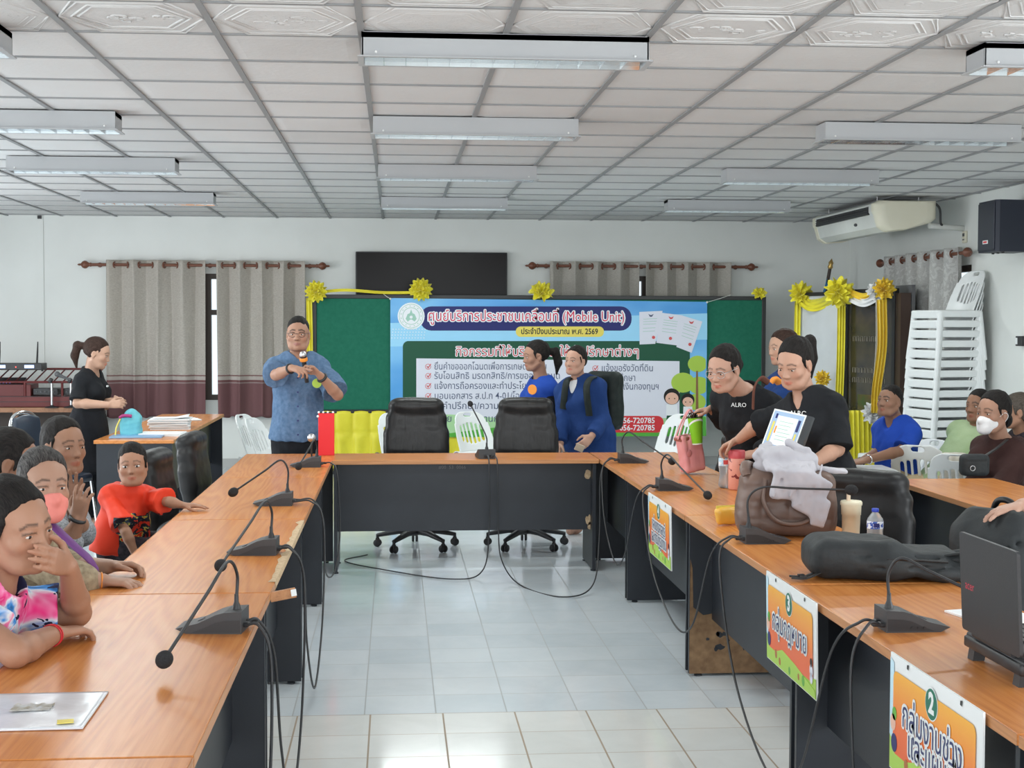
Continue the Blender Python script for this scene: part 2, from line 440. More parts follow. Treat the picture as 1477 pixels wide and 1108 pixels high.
def arr_obj(name, V, F, m, parent=None, cols=None, mi=None, smooth=True):
    me = bpy.data.meshes.new(name); nf = len(F); w = F.shape[1]
    me.vertices.add(len(V)); me.vertices.foreach_set('co', np.ascontiguousarray(V, np.float32).ravel())
    me.loops.add(nf*w); me.loops.foreach_set('vertex_index', np.ascontiguousarray(F, np.int32).ravel())
    me.polygons.add(nf); me.polygons.foreach_set('loop_start', np.arange(nf, dtype=np.int32)*w); me.polygons.foreach_set('loop_total', np.full(nf, w, np.int32))
    me.update(calc_edges=True); me.validate()
    me.polygons.foreach_set('use_smooth', np.full(len(me.polygons), smooth))
    for x in (m if isinstance(m, (list, tuple)) else [m]): me.materials.append(x)
    if mi is not None and len(mi) == len(me.polygons): me.polygons.foreach_set('material_index', mi.astype(np.int32))
    if cols is not None and len(me.vertices) == len(cols):
        at_ = me.color_attributes.new('Col', 'FLOAT_COLOR', 'POINT'); c4 = np.ones((len(cols), 4), np.float32); c4[:, :3] = cols; at_.data.foreach_set('color', c4.ravel())
    me.update(); o = bpy.data.objects.new(name, me); COL.objects.link(o)
    if parent is not None: o.parent = parent
    return o
def fobj(f, name, m, parent=None, smooth_it=1, colfn=None, to_local=None, mifn=None):
    """field -> object; to_local: 4x4 that takes world coordinates to the parent's space"""
    V, F = f.mesh()
    if smooth_it: V = smooth_mesh(V, F, smooth_it)
    cols = colfn(V) if colfn else None
    mi = mifn(V[F].mean(1)) if mifn else None
    if to_local is not None:
        Mx = np.array(to_local); V = V@Mx[:3, :3].T+Mx[:3, 3]
    return arr_obj(name, V, F, m, parent, cols, mi)
# ================================================================ THE ROOM
TX0, TY0, FX0, FY0 = -1.342, 6.117, -0.131, 5.964
def m_floor():
    m = mat('glazed_floor_tile', (0.7, 0.75, 0.78), 0.1, spec=0.55); t = NT(m)
    tc = t.new('ShaderNodeTexCoord'); x, y, z = t.sep(tc.outputs['Object'])
    near = t.math('LESS_THAN', y, FY0)
    def lines(c, off, pitch, wid):
        q = t.math('FRACT', t.math('DIVIDE', t.math('SUBTRACT', c, off-50*pitch), pitch))
        d = t.math('MINIMUM', q, t.math('SUBTRACT', 1.0, q))
        return t.math('LESS_THAN', d, t.math('MULTIPLY', wid, 1.0/pitch) if not isinstance(wid, float) else wid/pitch)
    gx = lines(x, FX0, 0.3, 0.0028); gy = lines(y, FY0, 0.3, 0.0032)
    gnx = lines(x, FX0+0.025, 0.3035, 0.0036); gny = lines(y, FY0, 0.3, 0.0022)
    far_g = t.math('MAXIMUM', gx, gy); near_g = t.math('MAXIMUM', gnx, gny)
    seam = t.math('LESS_THAN', t.math('ABSOLUTE', t.math('SUBTRACT', y, FY0)), 0.004)
    g = t.math('MAXIMUM', seam, t.math('ADD', t.math('MULTIPLY', near, near_g), t.math('MULTIPLY', t.math('SUBTRACT', 1.0, near), far_g)))
    v = t.coord((1, 1, 1))
    cloud = t.noise(v, 4.0, 5, 0.65, 0.6)
    # each tile a slightly different tint
    cell = t.comb(t.math('FLOOR', t.math('DIVIDE', t.math('SUBTRACT', x, FX0-15), 0.3)), t.math('FLOOR', t.math('DIVIDE', t.math('SUBTRACT', y, FY0-15), 0.3)), 0.0)
    wn_ = t.new('ShaderNodeTexWhiteNoise'); t.link(cell, wn_.inputs['Vector'])
    vv = t.math('ADD', t.math('MULTIPLY', cloud, 0.7), t.math('MULTIPLY', wn_.outputs['Value'], 0.3))
    cool = t.ramp(vv, [(0.3, (0.60, 0.665, 0.715)), (0.7, (0.70, 0.755, 0.795))])
    warm = t.ramp(vv, [(0.3, (0.70, 0.715, 0.70)), (0.7, (0.785, 0.80, 0.785))])
    tile = t.mix(near, cool, warm)
    grout = t.mix(near, (0.34, 0.36, 0.37), (0.34, 0.27, 0.20))
    t.base(t.mix(g, tile, grout))
    dirt = t.noise(v, 1.6, 4, 0.6)
    t.rough(t.math('ADD', t.math('MULTIPLY', g, 0.5), t.math('MULTIPLY_ADD', dirt, 0.16, 0.05)))
    t.bump(t.math('ADD', t.math('MULTIPLY', g, -1.0), t.math('MULTIPLY', t.noise(v, 3.0, 2), 0.5)), 0.08, 0.004)
    return m
M['floor'] = m_floor()
f = MB(); f.box(((LEFT+RIGHT)/2, (REAR+BACK)/2, -0.05), (RIGHT-LEFT+0.4, BACK-REAR+0.4, 0.1)); f.build('floor', M['floor'], kind='structure')

def m_ceiling():
    m = mat('ceiling_tile', (0.66, 0.66, 0.66), 0.85, spec=0.2); t = NT(m)
    tc = t.new('ShaderNodeTexCoord'); x, y, z = t.sep(tc.outputs['Object'])
    fx = t.math('SUBTRACT', t.math('FRACT', t.math('DIVIDE', t.math('SUBTRACT', x, TX0-30), 0.6)), 0.5)
    fy = t.math('SUBTRACT', t.math('FRACT', t.math('DIVIDE', t.math('SUBTRACT', y, TY0-30), 0.6)), 0.5)
    ax, ay = t.math('ABSOLUTE', fx), t.math('ABSOLUTE', fy)
    hexd = t.math('MAXIMUM', t.math('MULTIPLY', ay, 1.0), t.math('ADD', t.math('MULTIPLY', ax, 0.9), t.math('MULTIPLY', ay, 0.45)))
    rings = t.math('GREATER_THAN', t.math('SINE', t.math('MULTIPLY', hexd, 95.0)), 0.1)
    ringm = t.math('GREATER_THAN', hexd, 0.27)
    v = t.coord((1, 1, 1))
    flor = t.noise(v, 34, 2, 0.5, 1.6)
    inner = t.math('MULTIPLY', t.math('GREATER_THAN', flor, 0.52), t.math('LESS_THAN', hexd, 0.25))
    orn = t.math('ADD', t.math('MULTIPLY', rings, ringm), inner)
    nearm = t.math('LESS_THAN', y, TY0)
    speck = t.noise(t.coord((1, 3, 1)), 26, 4, 0.6)
    h = t.math('ADD', t.math('MULTIPLY', t.math('MULTIPLY', orn, nearm), 1.0), t.math('MULTIPLY', speck, 0.22))
    t.bump(h, 1.0, 0.016)
    cell = t.comb(t.math('FLOOR', t.math('DIVIDE', t.math('SUBTRACT', x, TX0-30), 0.6)), t.math('FLOOR', t.math('DIVIDE', t.math('SUBTRACT', y, TY0-30), 0.6)), 0.0)
    wn_ = t.new('ShaderNodeTexWhiteNoise'); t.link(cell, wn_.inputs['Vector'])
    t.base(t.ramp(t.math('ADD', t.math('MULTIPLY', wn_.outputs['Value'], 0.5), t.math('MULTIPLY', t.noise(v, 2.5, 4), 0.5)), [(0.2, (0.61, 0.605, 0.60)), (0.8, (0.69, 0.685, 0.68))]))
    return m
M['ceiling'] = m_ceiling(); M['tbar'] = mat('ceiling_bar', (0.27, 0.275, 0.28), 0.6)
c = MB()
# tiles: every panel sags by its own few millimetres, as in the hall
i0, i1 = int((LEFT-TX0)/0.6)-1, int((RIGHT-TX0)/0.6)+1
j0, j1 = int((REAR-TY0)/0.6)-1, int((BACK-TY0)/0.6)+1
rs = random.Random(3)
for i in range(i0, i1):
    for j in range(j0, j1):
        x0, x1 = max(LEFT, TX0+.6*i), min(RIGHT, TX0+.6*i+.6); y0, y1 = max(REAR, TY0+.6*j), min(BACK, TY0+.6*j+.6)
        if x1-x0 < .01 or y1-y0 < .01: continue
        s_ = rs.uniform(0.0, 0.007); zz = CEIL+0.004
        k = 0.07 if (x1-x0 > .3 and y1-y0 > .3) else 0.01
        P = [(x0, y0, zz), (x1, y0, zz), (x1, y1, zz), (x0, y1, zz), (x0+k, y0+k, zz-s_), (x1-k, y0+k, zz-s_), (x1-k, y1-k, zz-s_), (x0+k, y1-k, zz-s_)]
        c._add(P, [(0, 1, 5, 4), (1, 2, 6, 5), (2, 3, 7, 6), (3, 0, 4, 7), (4, 5, 6, 7)], False)
c.box(((LEFT+RIGHT)/2, (REAR+BACK)/2, CEIL+0.06), (RIGHT-LEFT+0.4, BACK-REAR+0.4, 0.1))
# the front rows are embossed with long hexagons round a floral centre
for i in range(i0, i1):
    for j in range(-4, 0):
        cx, cy = TX0+.6*i+.3, TY0+.6*j+.3
        if not LEFT+.3 < cx < RIGHT-.3: continue
        for h in (.47, .43, .35, .31):
            P = [(1.11*h, 0), (.611*h, h), (-.611*h, h), (-1.11*h, 0), (-.611*h, -h), (.611*h, -h)]
            P = [(max(-.47, min(.47, x)), y) for x, y in P]; P.append(P[0])
            c.tube([(cx+.6*x, cy+.6*y, CEIL+.001) for x, y in P], 0.0055, 4, caps=False)
        for k in range(11):
            a_ = rs.uniform(0, 6.28); r0 = rs.uniform(.02, .24); px_, py_ = cx+1.15*r0*.6*math.cos(a_), cy+.62*r0*.6*math.sin(a_); q = rs.uniform(.015, .035); p_ = rs.uniform(0, 6.28)
            c.tube([(px_+q*math.cos(p_+t_*.8), py_+q*math.sin(p_+t_*.8)*.8, CEIL+.001) for t_ in range(6)], 0.0045, 4, caps=False)
c.mat = 1
for i in range(i0, i1+1):
    x = TX0+.6*i
    if LEFT < x < RIGHT: c.box((x, (REAR+BACK)/2, CEIL), (0.027, BACK-REAR, 0.012))
for j in range(j0, j1+1):
    y = TY0+.6*j
    if REAR < y < BACK: c.box(((LEFT+RIGHT)/2, y, CEIL+0.0015), (RIGHT-LEFT, 0.02, 0.010))
ceil_o = c.build('ceiling', [M['ceiling'], M['tbar']], kind='structure')

def wall_with_openings(name, u0, u1, z1, openings, put):
    """openings: (u0, u1, z0, z1) sorted; put(u, z, w, h) -> box centre/size"""
    b = MB(); cur = u0
    for (a, e, za, zb) in openings:
        for (ua, ub, wa, wb) in ((cur, a, 0, z1), (a, e, 0, za), (a, e, zb, z1)):
            if ub-ua > 1e-4 and wb-wa > 1e-4: b.box(*put((ua+ub)/2, (wa+wb)/2, ub-ua, wb-wa))
        cur = e
    if u1-cur > 1e-4: b.box(*put((cur+u1)/2, z1/2, u1-cur, z1))
    return b.build(name, M['wall'], kind='structure')
WIN1 = (-2.95, -1.30, 0.77, 2.21); WIN2 = (2.0, 3.70, 0.77, 2.21)
WT = 0.14
wall_with_openings('wall_back', LEFT-0.2, RIGHT+0.2, CEIL+0.1, [WIN1, WIN2], lambda u, z, w, h: ((u, BACK+WT/2, z), (w, WT, h)))
WIN3 = (12.9, 15.1, 0.77, 2.21)
WIN4 = (1.2, 4.8, 0.75, 2.3)
wall_with_openings('wall_right', REAR, BACK, CEIL+0.1, [WIN4, WIN3], lambda u, z, w, h: ((RIGHT+WT/2, u, z), (WT, w, h)))
WL = [(0.2, 2.8, 0.75, 2.35), (5.7, 8.3, 0.75, 2.35), (10.7, 13.3, 0.75, 2.35)]
wall_with_openings('wall_left', REAR, BACK, CEIL+0.1, WL, lambda u, z, w, h: ((LEFT-WT/2, u, z), (WT, w, h)))
M['win_frame'] = mat('dark_brown_frame', (0.055, 0.036, 0.028), 0.5)
M['win_glass'] = glassy('window_glass', (0.95, 0.98, 1.0), 0.0, 1.02)
def window_back(name, w, mull):
    t = thing(name, None, None, ((w[0]+w[1])/2, BACK+0.07, w[2])); t['kind'] = 'structure'
    fr = MB(); W, H = w[1]-w[0], w[3]-w[2]
    for x in (-W/2+.03, W/2-.03): fr.box((x, 0, H/2), (0.06, 0.07, H))
    for z in (0.03, H-0.03, 1.0): fr.box((0, 0, z), (W, 0.068, 0.06))
    for x in mull: fr.box((x-(w[0]+w[1])/2, -0.002, H/2), (0.075, 0.066, H))
    fr.build('window_frame', M['win_frame'], t)
    g = MB(); g.box((0, 0.01, H/2), (W, 0.005, H)); g.build('glass', M['win_glass'], t)
window_back('window_1', WIN1, (-2.135, -1.7)); window_back('window_2', WIN2, (2.905, 2.4))
t3 = thing('window_3', None, None, (RIGHT+0.07, 14.0, 0.77)); t3['kind'] = 'structure'
fr = MB()
for y in (-1.07, 0, 1.07): fr.box((0, y, 0.72), (0.07, 0.06, 1.44))
for z in (0.03, 1.0, 1.41): fr.box((0, 0, z), (0.068, 2.2, 0.06))
fr.build('window_frame', M['win_frame'], t3)
g = MB(); g.box((0.01, 0, 0.72), (0.005, 2.2, 1.44)); g.build('glass', M['win_glass'], t3)
# shallow pilaster on the back wall
b = MB(); b.box((-3.985, BACK-0.006, CEIL/2), (0.075, 0.012, CEIL)); b.build('trim_1', M['wall'], kind='structure')
b = MB(); b.box((-3.985, BACK-0.02, CEIL-0.02), (0.04, 0.03, 0.035)); setp(b.build('ceiling_bracket', M['black_plastic']), 'tiny black bracket where the wall pilaster meets the ceiling', 'bracket')
M['skirt_trim'] = mat('baseboard_paint', (0.45, 0.45, 0.44), 0.5)
for nm, cc, ss in (('baseboard_back', ((LEFT+RIGHT)/2, BACK-0.006, 0.05), (RIGHT-LEFT, 0.012, 0.1)), ('baseboard_right', (RIGHT-0.006, (REAR+BACK)/2, 0.05), (0.012, BACK-REAR, 0.1))):
    b = MB(); b.box(cc, ss); b.build(nm, M['skirt_trim'], kind='structure')

# ---------------------------------------------------------------- ceiling light fixtures
M['tube'] = emit('lit_tube', (0.92, 1.0, 0.98), 2.2)
def make_fixture():
    t = thing('ceiling_light', 'x', 'ceiling light')
    L, Wd, Hh = 1.20, 0.20, 0.105
    h = MB()   # housing: two long sides, two end plates, sloped reflector skirts
    h.box((0, 0, -0.012), (L, Wd, 0.024))
    for s in (-1, 1): h.box((0, s*(Wd/2-0.004), -Hh/2), (L, 0.008, Hh), bevel=0.002, seg=1)
    for s in (-1, 1): h.box((s*(L/2-0.004), 0, -Hh/2), (0.008, Wd, Hh))
    for s in (-1, 1): h.box((0, s*(Wd/2+0.006), -Hh+0.003), (L+0.02, 0.02, 0.006))
    for s in (-1, 1): h.box((s*(L/2+0.006), 0, -Hh+0.003), (0.02, Wd+0.02, 0.006))
    h.build('housing', M['lamp_metal'], t)
    r = MB()
    for s in (-1, 1):
        r.quad((-L/2+.01, 0, -.026), (L/2-.01, 0, -.026), (L/2-.01, s*(Wd/2-.009), -Hh), (-L/2+.01, s*(Wd/2-.009), -Hh))
    r.build('reflector', M['lamp_reflector'], t)
    g = MB()
    for k in range(1, 13):
        x = -L/2 + L*k/13
        g.prism([(-Wd/2+.01, -Hh), (Wd/2-.01, -Hh), (Wd/2-.03, -Hh+.032), (-Wd/2+.03, -Hh+.032)], -0.0008, 0.0008, Matrix(((0, 0, 1, x), (1, 0, 0, 0), (0, 1, 0, 0), (0, 0, 0, 1))))
    g.box((0, 0, -Hh+.014), (L-.02, 0.0015, 0.028))
    g.build('louvre', M['lamp_reflector'], t)
    for s in (-1, 1):
        u = MB(); u.tube([(-L/2+.03, s*.045, -.047), (L/2-.03, s*.045, -.047)], 0.013, 10); u.build('fluorescent_tube', M['tube'], t)
    for s in (-1, 1):
        sc = MB(); sc.ball((s*(L/2-.06), -Wd/2-.002, -Hh+.022), 0.006, 8, 6); sc.build('screw', M['white'], t)
    return t
fx0 = make_fixture()
FIX = [(0.46, 6.07, 'fluorescent ceiling light above the table row gap, closest to the viewer'), (0.47, 8.47, 'centre row fluorescent ceiling light, second from the front'),
       (0.47, 10.96, 'centre row fluorescent ceiling light, third from the front'), (0.465, 13.72, 'centre row fluorescent ceiling light above the green board end'),
       (-2.19, 8.44, 'fluorescent ceiling light cut by the picture edge above the seated women'), (-2.20, 10.72, 'fluorescent ceiling light above the standing woman by the papers'),
       (-2.27, 13.48, 'fluorescent ceiling light just before the beige window curtains'), (3.10, 6.05, 'fluorescent ceiling light cut off at the top corner above the speaker'),
       (3.14, 8.44, 'fluorescent ceiling light between the speaker and the centre row'), (3.14, 10.97, 'fluorescent ceiling light beside the air conditioner grille'),
       (3.21, 13.72, 'smallest fluorescent ceiling light, farthest back beside the air conditioner'), (-2.19, 6.05, 'fluorescent ceiling light barely showing at the top corner above the women')]
for k, (x, y, lab) in enumerate(FIX):
    o = fx0 if k == 0 else dup(fx0, (0, 0, 0))
    o.location = (x, y, CEIL-0.006); o['label'] = lab; o['group'] = 'fluorescent ceiling lights'
    l = bpy.data.lights.new('tube_light', 'AREA'); l.shape = 'RECTANGLE'; l.size = 1.15; l.size_y = 0.17; l.energy = LAMP_POWER; l.color = (0.93, 1.0, 0.98)
    lo = bpy.data.objects.new('tube_light', l); lo.location = (x, y, CEIL-0.128); COL.objects.link(lo)
# ================================================================ TABLES
def make_table(length, label, group, loc, rotz, peel=None, name='conference_table', depth=0.6, key='a'):
    """local: y along the length, +x the open (sitter) side, -x the side that carries the modesty panel"""
    t = thing(name, label, 'table', loc, rotz, group)
    L, D, H = length, depth, 0.75
    top = MB(); top.box((0, 0, H-0.0135), (D, L-0.003, 0.027), bevel=0.0025, seg=1)
    top.mat = 1
    top.box((-D/2-0.0008, 0, H-0.0135), (0.0016, L-0.006, 0.0255)); top.box((D/2+0.0008, 0, H-0.0135), (0.0016, L-0.006, 0.0255))
    top.build('table_top', [M['wood'], M['wood_edge']], t)
    for s in (-1, 1):
        p = MB(); p.box((0.0, s*(L/2-0.03), (H-0.027)/2+0.006), (D-0.03, 0.022, H-0.039), bevel=0.001, seg=1)
        p.mat = 1; p.box((-D/2+0.0145, s*(L/2-0.03), (H-0.027)/2+0.006), (0.001, 0.0225, H-0.04))
        p.mat = 0
        for q in (-1, 1): p.lathe([(0.018, 0), (0.018, 0.008)], (q*(D/2-0.06), s*(L/2-0.03), 0), 10)
        p.build('side_panel', [M['table_black'], peel or M['table_black']], t)
    m_ = MB(); m_.box((-D/2+0.13, 0, 0.495), (0.018, L-0.082, 0.455)); m_.build('modesty_panel', M['table_black'], t)
    return t
XL, XR = -0.715, 1.65
# left row: the modesty panel looks at the aisle (+x), so turn by pi
LROW = [(8.345, 9.855, 'table'), (6.545, 8.340, 'x'), (4.745, 6.540, 'x'), (2.945, 4.740, 'x'), (1.145, 2.940, 'x')]
LLAB = ['far end table of the seated women row, with the red box standing on it', 'cherry topped table where the child rests a hand, women side',
        'cherry topped table with the chipped aisle edge, women side', 'cherry topped table carrying the clear envelope end of the women row',
        'cherry topped table end in the bottom corner, closest to the viewer']
LT = []
for (y0, y1, _), lab in zip(LROW, LLAB):
    LT.append(make_table(y1-y0, lab, 'cherry topped conference tables', (XL, (y0+y1)/2, 0), PI))
RLAB = ['far end table of the sign row, with the pink bag above it', 'cherry topped table bearing the small sign 4 on its front',
        'cherry topped table with the brown quilted bag and sign 3', 'cherry topped table carrying the laptop, with sign 2 on its front',
        'cherry topped table at the bottom corner below the laptop']
RROW = [(8.345, 9.855), (6.565, 8.340), (4.775, 6.560), (2.975, 4.770), (1.175, 2.970)]
RT = []
for (y0, y1), lab in zip(RROW, RLAB):
    RT.append(make_table(y1-y0, lab, 'cherry topped conference tables', (XR, (y0+y1)/2, 0), 0))
CT = make_table(1.765, 'cross table closing the far end between the two rows, worn black panel', 'cherry topped conference tables', (0.46, 9.60, 0), PI/2, depth=0.52)
# chipped corner patches on the cross table and the worn end panel beside sign 4
def patch(name, pts, m, parent, origin, ax, ay, th=0.0012):
    b = MB(); b.prism(pts, 0, th, frame(origin, ax, ay)); return b.build(name, m, parent)
def blob(cx, cy, rx, ry, n=14, seed=0, j=0.3):
    r = random.Random(seed); return [(cx+rx*(1+r.uniform(-j, j))*math.cos(2*PI*k/n), cy+ry*(1+r.uniform(-j, j))*math.sin(2*PI*k/n)) for k in range(n)]
for k, (x, z, rx, rz) in enumerate(((0.845, 0.64, 0.022, 0.03), (0.85, 0.33, 0.022, 0.035), (0.86, 0.29, 0.015, 0.03))):
    # table local y runs to world -x (rot +90): local (−x side) is world −y ; put on modesty face
    patch('chipped_patch', blob(0, 0, rx, rz, seed=k), M['chip'], CT, (-0.1394, -x+0.02, z), (0, -1, 0), (0, 0, 1))
M['worn'] = m_noisy('worn_brown_board', (0.16, 0.09, 0.045), (0.27, 0.165, 0.085), 25, 0.8, 0.2, 80)
# worn brown patch over the lower end panel of the sign 4 / sign 3 table ends
worn = MB()
r_ = random.Random(5)
poly = [(-0.285, 0.012), (0.285, 0.012), (0.285, 0.05), (0.2, 0.14), (0.1, 0.20), (0.0, 0.22), (-0.05, 0.255), (-0.12, 0.26), (-0.17, 0.30), (-0.22, 0.285), (-0.262, 0.33), (-0.27, 0.5), (-0.283, 0.55)]
worn.prism([(x+r_.uniform(-.006, .006) if 2 <= i <= 11 else x, z+r_.uniform(-.01, .01) if 2 <= i <= 11 else z) for i, (x, z) in enumerate(poly)], 0, 0.0012, frame((0, -0.8525+0.0, 0), (1, 0, 0), (0, 0, 1)))
RTw = RT[2]
wl = RROW[2][1]-RROW[2][0]
wo = worn.build('worn_patch', M['worn'], RT[2], loc=(0, 0.8525+wl/2-0.03-0.0115, 0))
fl = MB()
for k in range(16):
    fl.prism(blob(r_.uniform(-.2, .08), r_.uniform(.12, .2), r_.uniform(.004, .022), r_.uniform(.004, .014), 9, k), 0, 0.0008, frame((0, wl/2-0.03-0.0128, 0), (1, 0, 0), (0, 0, 1)))
fl.build('paint_flakes', M['table_black'], RT[2])
# chipped raw edge on the third table of the women side
ed = MB(); r_ = random.Random(2); pts = []
for k in range(24):
    y = -0.84 + 1.55*k/23; pts.append((-0.3012+0.0, y, 0.022*abs(math.sin(k*1.7))*r_.uniform(.4, 1)+.012))
for a, b_ in zip(pts, pts[1:]):
    ed._add([(a[0]-.001, a[1], .7515), (a[0]+a[2], a[1], .7515), (b_[0]+b_[2], b_[1], .7515), (b_[0]-.001, b_[1], .7515), (a[0]-.0018, a[1], .728), (b_[0]-.0018, b_[1], .728)], [(0, 1, 2, 3), (0, 3, 5, 4)], False)
ed.build('chipped_edge', M['chip'], LT[2])
# broken edging strip poking out at the joint
sp = thing('edging_strip', 'loose broken piece of cherry edging poking out at the table joint', 'edging strip', (-0.405, 4.78, 0.735))
b = MB(); b.box((0.03, 0, 0), (0.085, 0.012, 0.032), rot=rotm(0, -0.15, 0.2)); b.build('strip', M['wood_edge'], sp)
b = MB(); b.box((0.066, -0.008, 0.008), (0.018, 0.004, 0.022), rot=rotm(0, -0.15, 0.2)); b.build('sticker', M['white_plastic'], sp)

# tables of the row farther right, and the two desks with the papers on the left
make_table(1.795, 'separate cherry topped table behind the chairs, below the brown hoodie woman', 'side tables', (3.17, 7.16, 0), 0, depth=0.62)
make_table(1.6, 'desk with the papers and the turquoise bag on it', 'paper desks', (-1.99, 11.86, 0), PI, name='desk')
make_table(1.6, 'far desk by the curtain, standing against the one with the papers', 'paper desks', (-1.99, 13.465, 0), PI, name='desk')
tx = MB()
text_mesh('lettering', '#00  53  0066', 0.032, M['mid_grey'], CT, frame((-0.1394, 0.085, 0.69), (0, -1, 0), (0, 0, 1)), lift=0.001)
# ================================================================ WALL FURNISHINGS
def m_curtain(name, c1, c2, band, zband, flower=0.0):
    m = mat(name, c1, 0.85, spec=0.15); t = NT(m)
    tc = t.new('ShaderNodeTexCoord'); x, y, z = t.sep(tc.outputs['Object'])
    v = t.coord((40, 40, 260)); v2 = t.coord((1, 1, 1))
    weave = t.noise(v, 1.0, 2)
    col = t.ramp(t.math('ADD', t.math('MULTIPLY', weave, 0.7), t.math('MULTIPLY', t.noise(v2, 60, 2), 0.3)), [(0.35, c1), (0.65, c2)])
    if band:
        col = t.mix(t.math('LESS_THAN', z, zband), col, band)
        def stripe(a, b): return t.math('MULTIPLY', t.math('GREATER_THAN', z, a), t.math('LESS_THAN', z, b))
        col = t.mix(stripe(zband, zband+.018), col, (0.27, 0.13, 0.13)); col = t.mix(stripe(zband+.018, zband+.05), col, (0.62, 0.56, 0.52))
        col = t.mix(stripe(zband+.06, zband+.075), col, (0.33, 0.19, 0.18))
        col = t.mix(stripe(zband-.02, zband-.008), col, (0.45, 0.36, 0.34))
    if flower:
        fl = t.math('GREATER_THAN', t.noise(t.coord((1, 1, 1)), 14, 3, 0.55, 1.5), 0.56)
        col = t.mix(t.math('MULTIPLY', fl, flower), col, (0.86, 0.86, 0.84))
    t.base(col)
    tr = t.new('ShaderNodeBsdfTranslucent'); t.link(col, tr.inputs['Color'])
    mx = t.new('ShaderNodeMixShader'); mx.inputs[0].default_value = 0.38
    out = [n for n in t.n if n.type == 'OUTPUT_MATERIAL'][0]
    t.link(t.b.outputs[0], mx.inputs[1]); t.link(tr.outputs[0], mx.inputs[2]); t.link(mx.outputs[0], out.inputs['Surface'])
    return m
ZB = 0.985
M['curtain'] = m_curtain('linen_curtain', (0.54, 0.495, 0.44), (0.70, 0.655, 0.595), (0.27, 0.14, 0.145), ZB)
M['curtain_far'] = m_curtain('linen_curtain_plain', (0.52, 0.49, 0.44), (0.68, 0.645, 0.595), None, 0)
M['curtain_side'] = m_curtain('floral_curtain', (0.54, 0.53, 0.515), (0.66, 0.65, 0.635), None, 0, 0.45)
M['rod'] = mat('wooden_rod', (0.16, 0.055, 0.03), 0.35)
def make_curtain(name, label, m, u0, u1, z0, z1, n, amp, put, phase=0.0, group=None, seed=0):
    """put(u, d, z): u along the wall, d out from the rod"""
    t = thing(name, label, 'curtain', (0, 0, 0), 0, group)
    r = random.Random(seed); ph = [r.uniform(0, 6.28) for _ in range(4)]
    def fn(a, b):
        z = z1+(z0-z1)*b; u = u0+(u1-u0)*a
        w = 2*PI*n*a+phase
        d = amp*(1-.12*b)*math.sin(w) + 0.012*b*math.sin(2.3*w+ph[0]+2*b) + .006*math.sin(5.1*a*n+ph[1]+3*b)
        u += 0.012*b*math.sin(w*.5+ph[2]) + .01*math.sin(w*2)*1.0
        if b > .97: z += 0.01*math.sin(40*a+ph[3])
        return put(u, d, z)
    c = MB(); c.grid(fn, int(34*n)+1, 40); c.build('fabric', m, t, solid=0.003)
    g = MB()
    for k in range(2*n):
        a = (k*PI-phase)/(2*PI*n)+1e-6
        if not 0.02 < a < 0.98: continue
        u = u0+(u1-u0)*a
        sgn = 1 if math.cos(2*PI*n*a+phase) > 0 else -1
        c0 = put(u, 0, z1-0.055)
        tdir = (Vector(put(u+.01, 0.022*sgn, z1)) - Vector(put(u, 0, z1))).normalized()
        nrm = tdir.cross(Vector((0, 0, 1)))
        ring = [Vector(c0)+tdir*(.032*math.cos(2*PI*i/14))+Vector((0, 0, 1))*(.032*math.sin(2*PI*i/14)) for i in range(15)]
        g.tube(ring, 0.008, 6, caps=False)
    g.build('eyelets', M['rod'], t)
    return t
def make_rod(label, a, b, posts, out):
    t = thing('curtain_rod', label, 'curtain rod', (0, 0, 0)); a, b = Vector(a), Vector(b); d = (b-a).normalized()
    r = MB(); r.tube([a, b], 0.017, 12); r.build('rod', M['rod'], t)
    for p, s in ((a, -1), (b, 1)):
        f_ = MB(); R_ = Vector((0, 0, 1)).rotation_difference(d*s).to_matrix()
        f_.lathe([(0.017, 0), (0.026, .008), (0.018, .02), (0.022, .03), (0.042, .055), (0.046, .075), (0.036, .1), (0.012, .118), (0.012, .14), (0.003, .155)], p, 14, R_); f_.build('finial', M['rod'], t)
    for q in posts:
        f_ = MB(); c = a+(b-a)*q; f_.tube([c, c+Vector(out)*0.085], 0.012, 8); f_.lathe([(0.028, 0), (0.028, 0.01)], c+Vector(out)*0.083, 12, Vector((0, 0, 1)).rotation_difference(Vector(out)).to_matrix()); f_.build('bracket', M['rod'], t)
RY = BACK-0.10
pb = lambda u, d, z: (u, RY-d, z)
make_rod('long curtain rod holding the two beige and maroon curtains', (-3.40, RY, 2.300), (-0.90, RY, 2.300), (0.03, 0.52, 0.97), (0, 1, 0))
make_rod('curtain rod over the window half hidden by the green board', (1.64, RY, 2.318), (4.06, RY, 2.318), (0.04, 0.5, 0.96), (0, 1, 0))
make_curtain('curtain', 'wide beige curtain with maroon band behind the standing woman', M['curtain'], -3.24, -2.145, 0.58, 2.355, 4, 0.052, pb, 0.9, 'window curtains', 1)
make_curtain('curtain', 'beige curtain with maroon band behind the speaking man', M['curtain'], -2.02, -1.03, 0.58, 2.355, 4, 0.05, pb, 1.2, 'window curtains', 2)
make_curtain('curtain', 'beige curtain above the title end of the banner, nearer the television', M['curtain_far'], 1.76, 2.80, 0.58, 2.37, 4, 0.048, pb, 0.6, 'window curtains', 3)
make_curtain('curtain', 'beige curtain above the certificate pictures of the banner', M['curtain_far'], 2.89, 3.89, 0.58, 2.37, 4, 0.048, pb, 1.9, 'window curtains', 4)
RXX = RIGHT-0.12
make_rod('curtain rod on the side wall above the stacked chairs', (RXX, 15.0, 2.312), (RXX, 12.78, 2.312), (0.06, 0.94), (1, 0, 0))
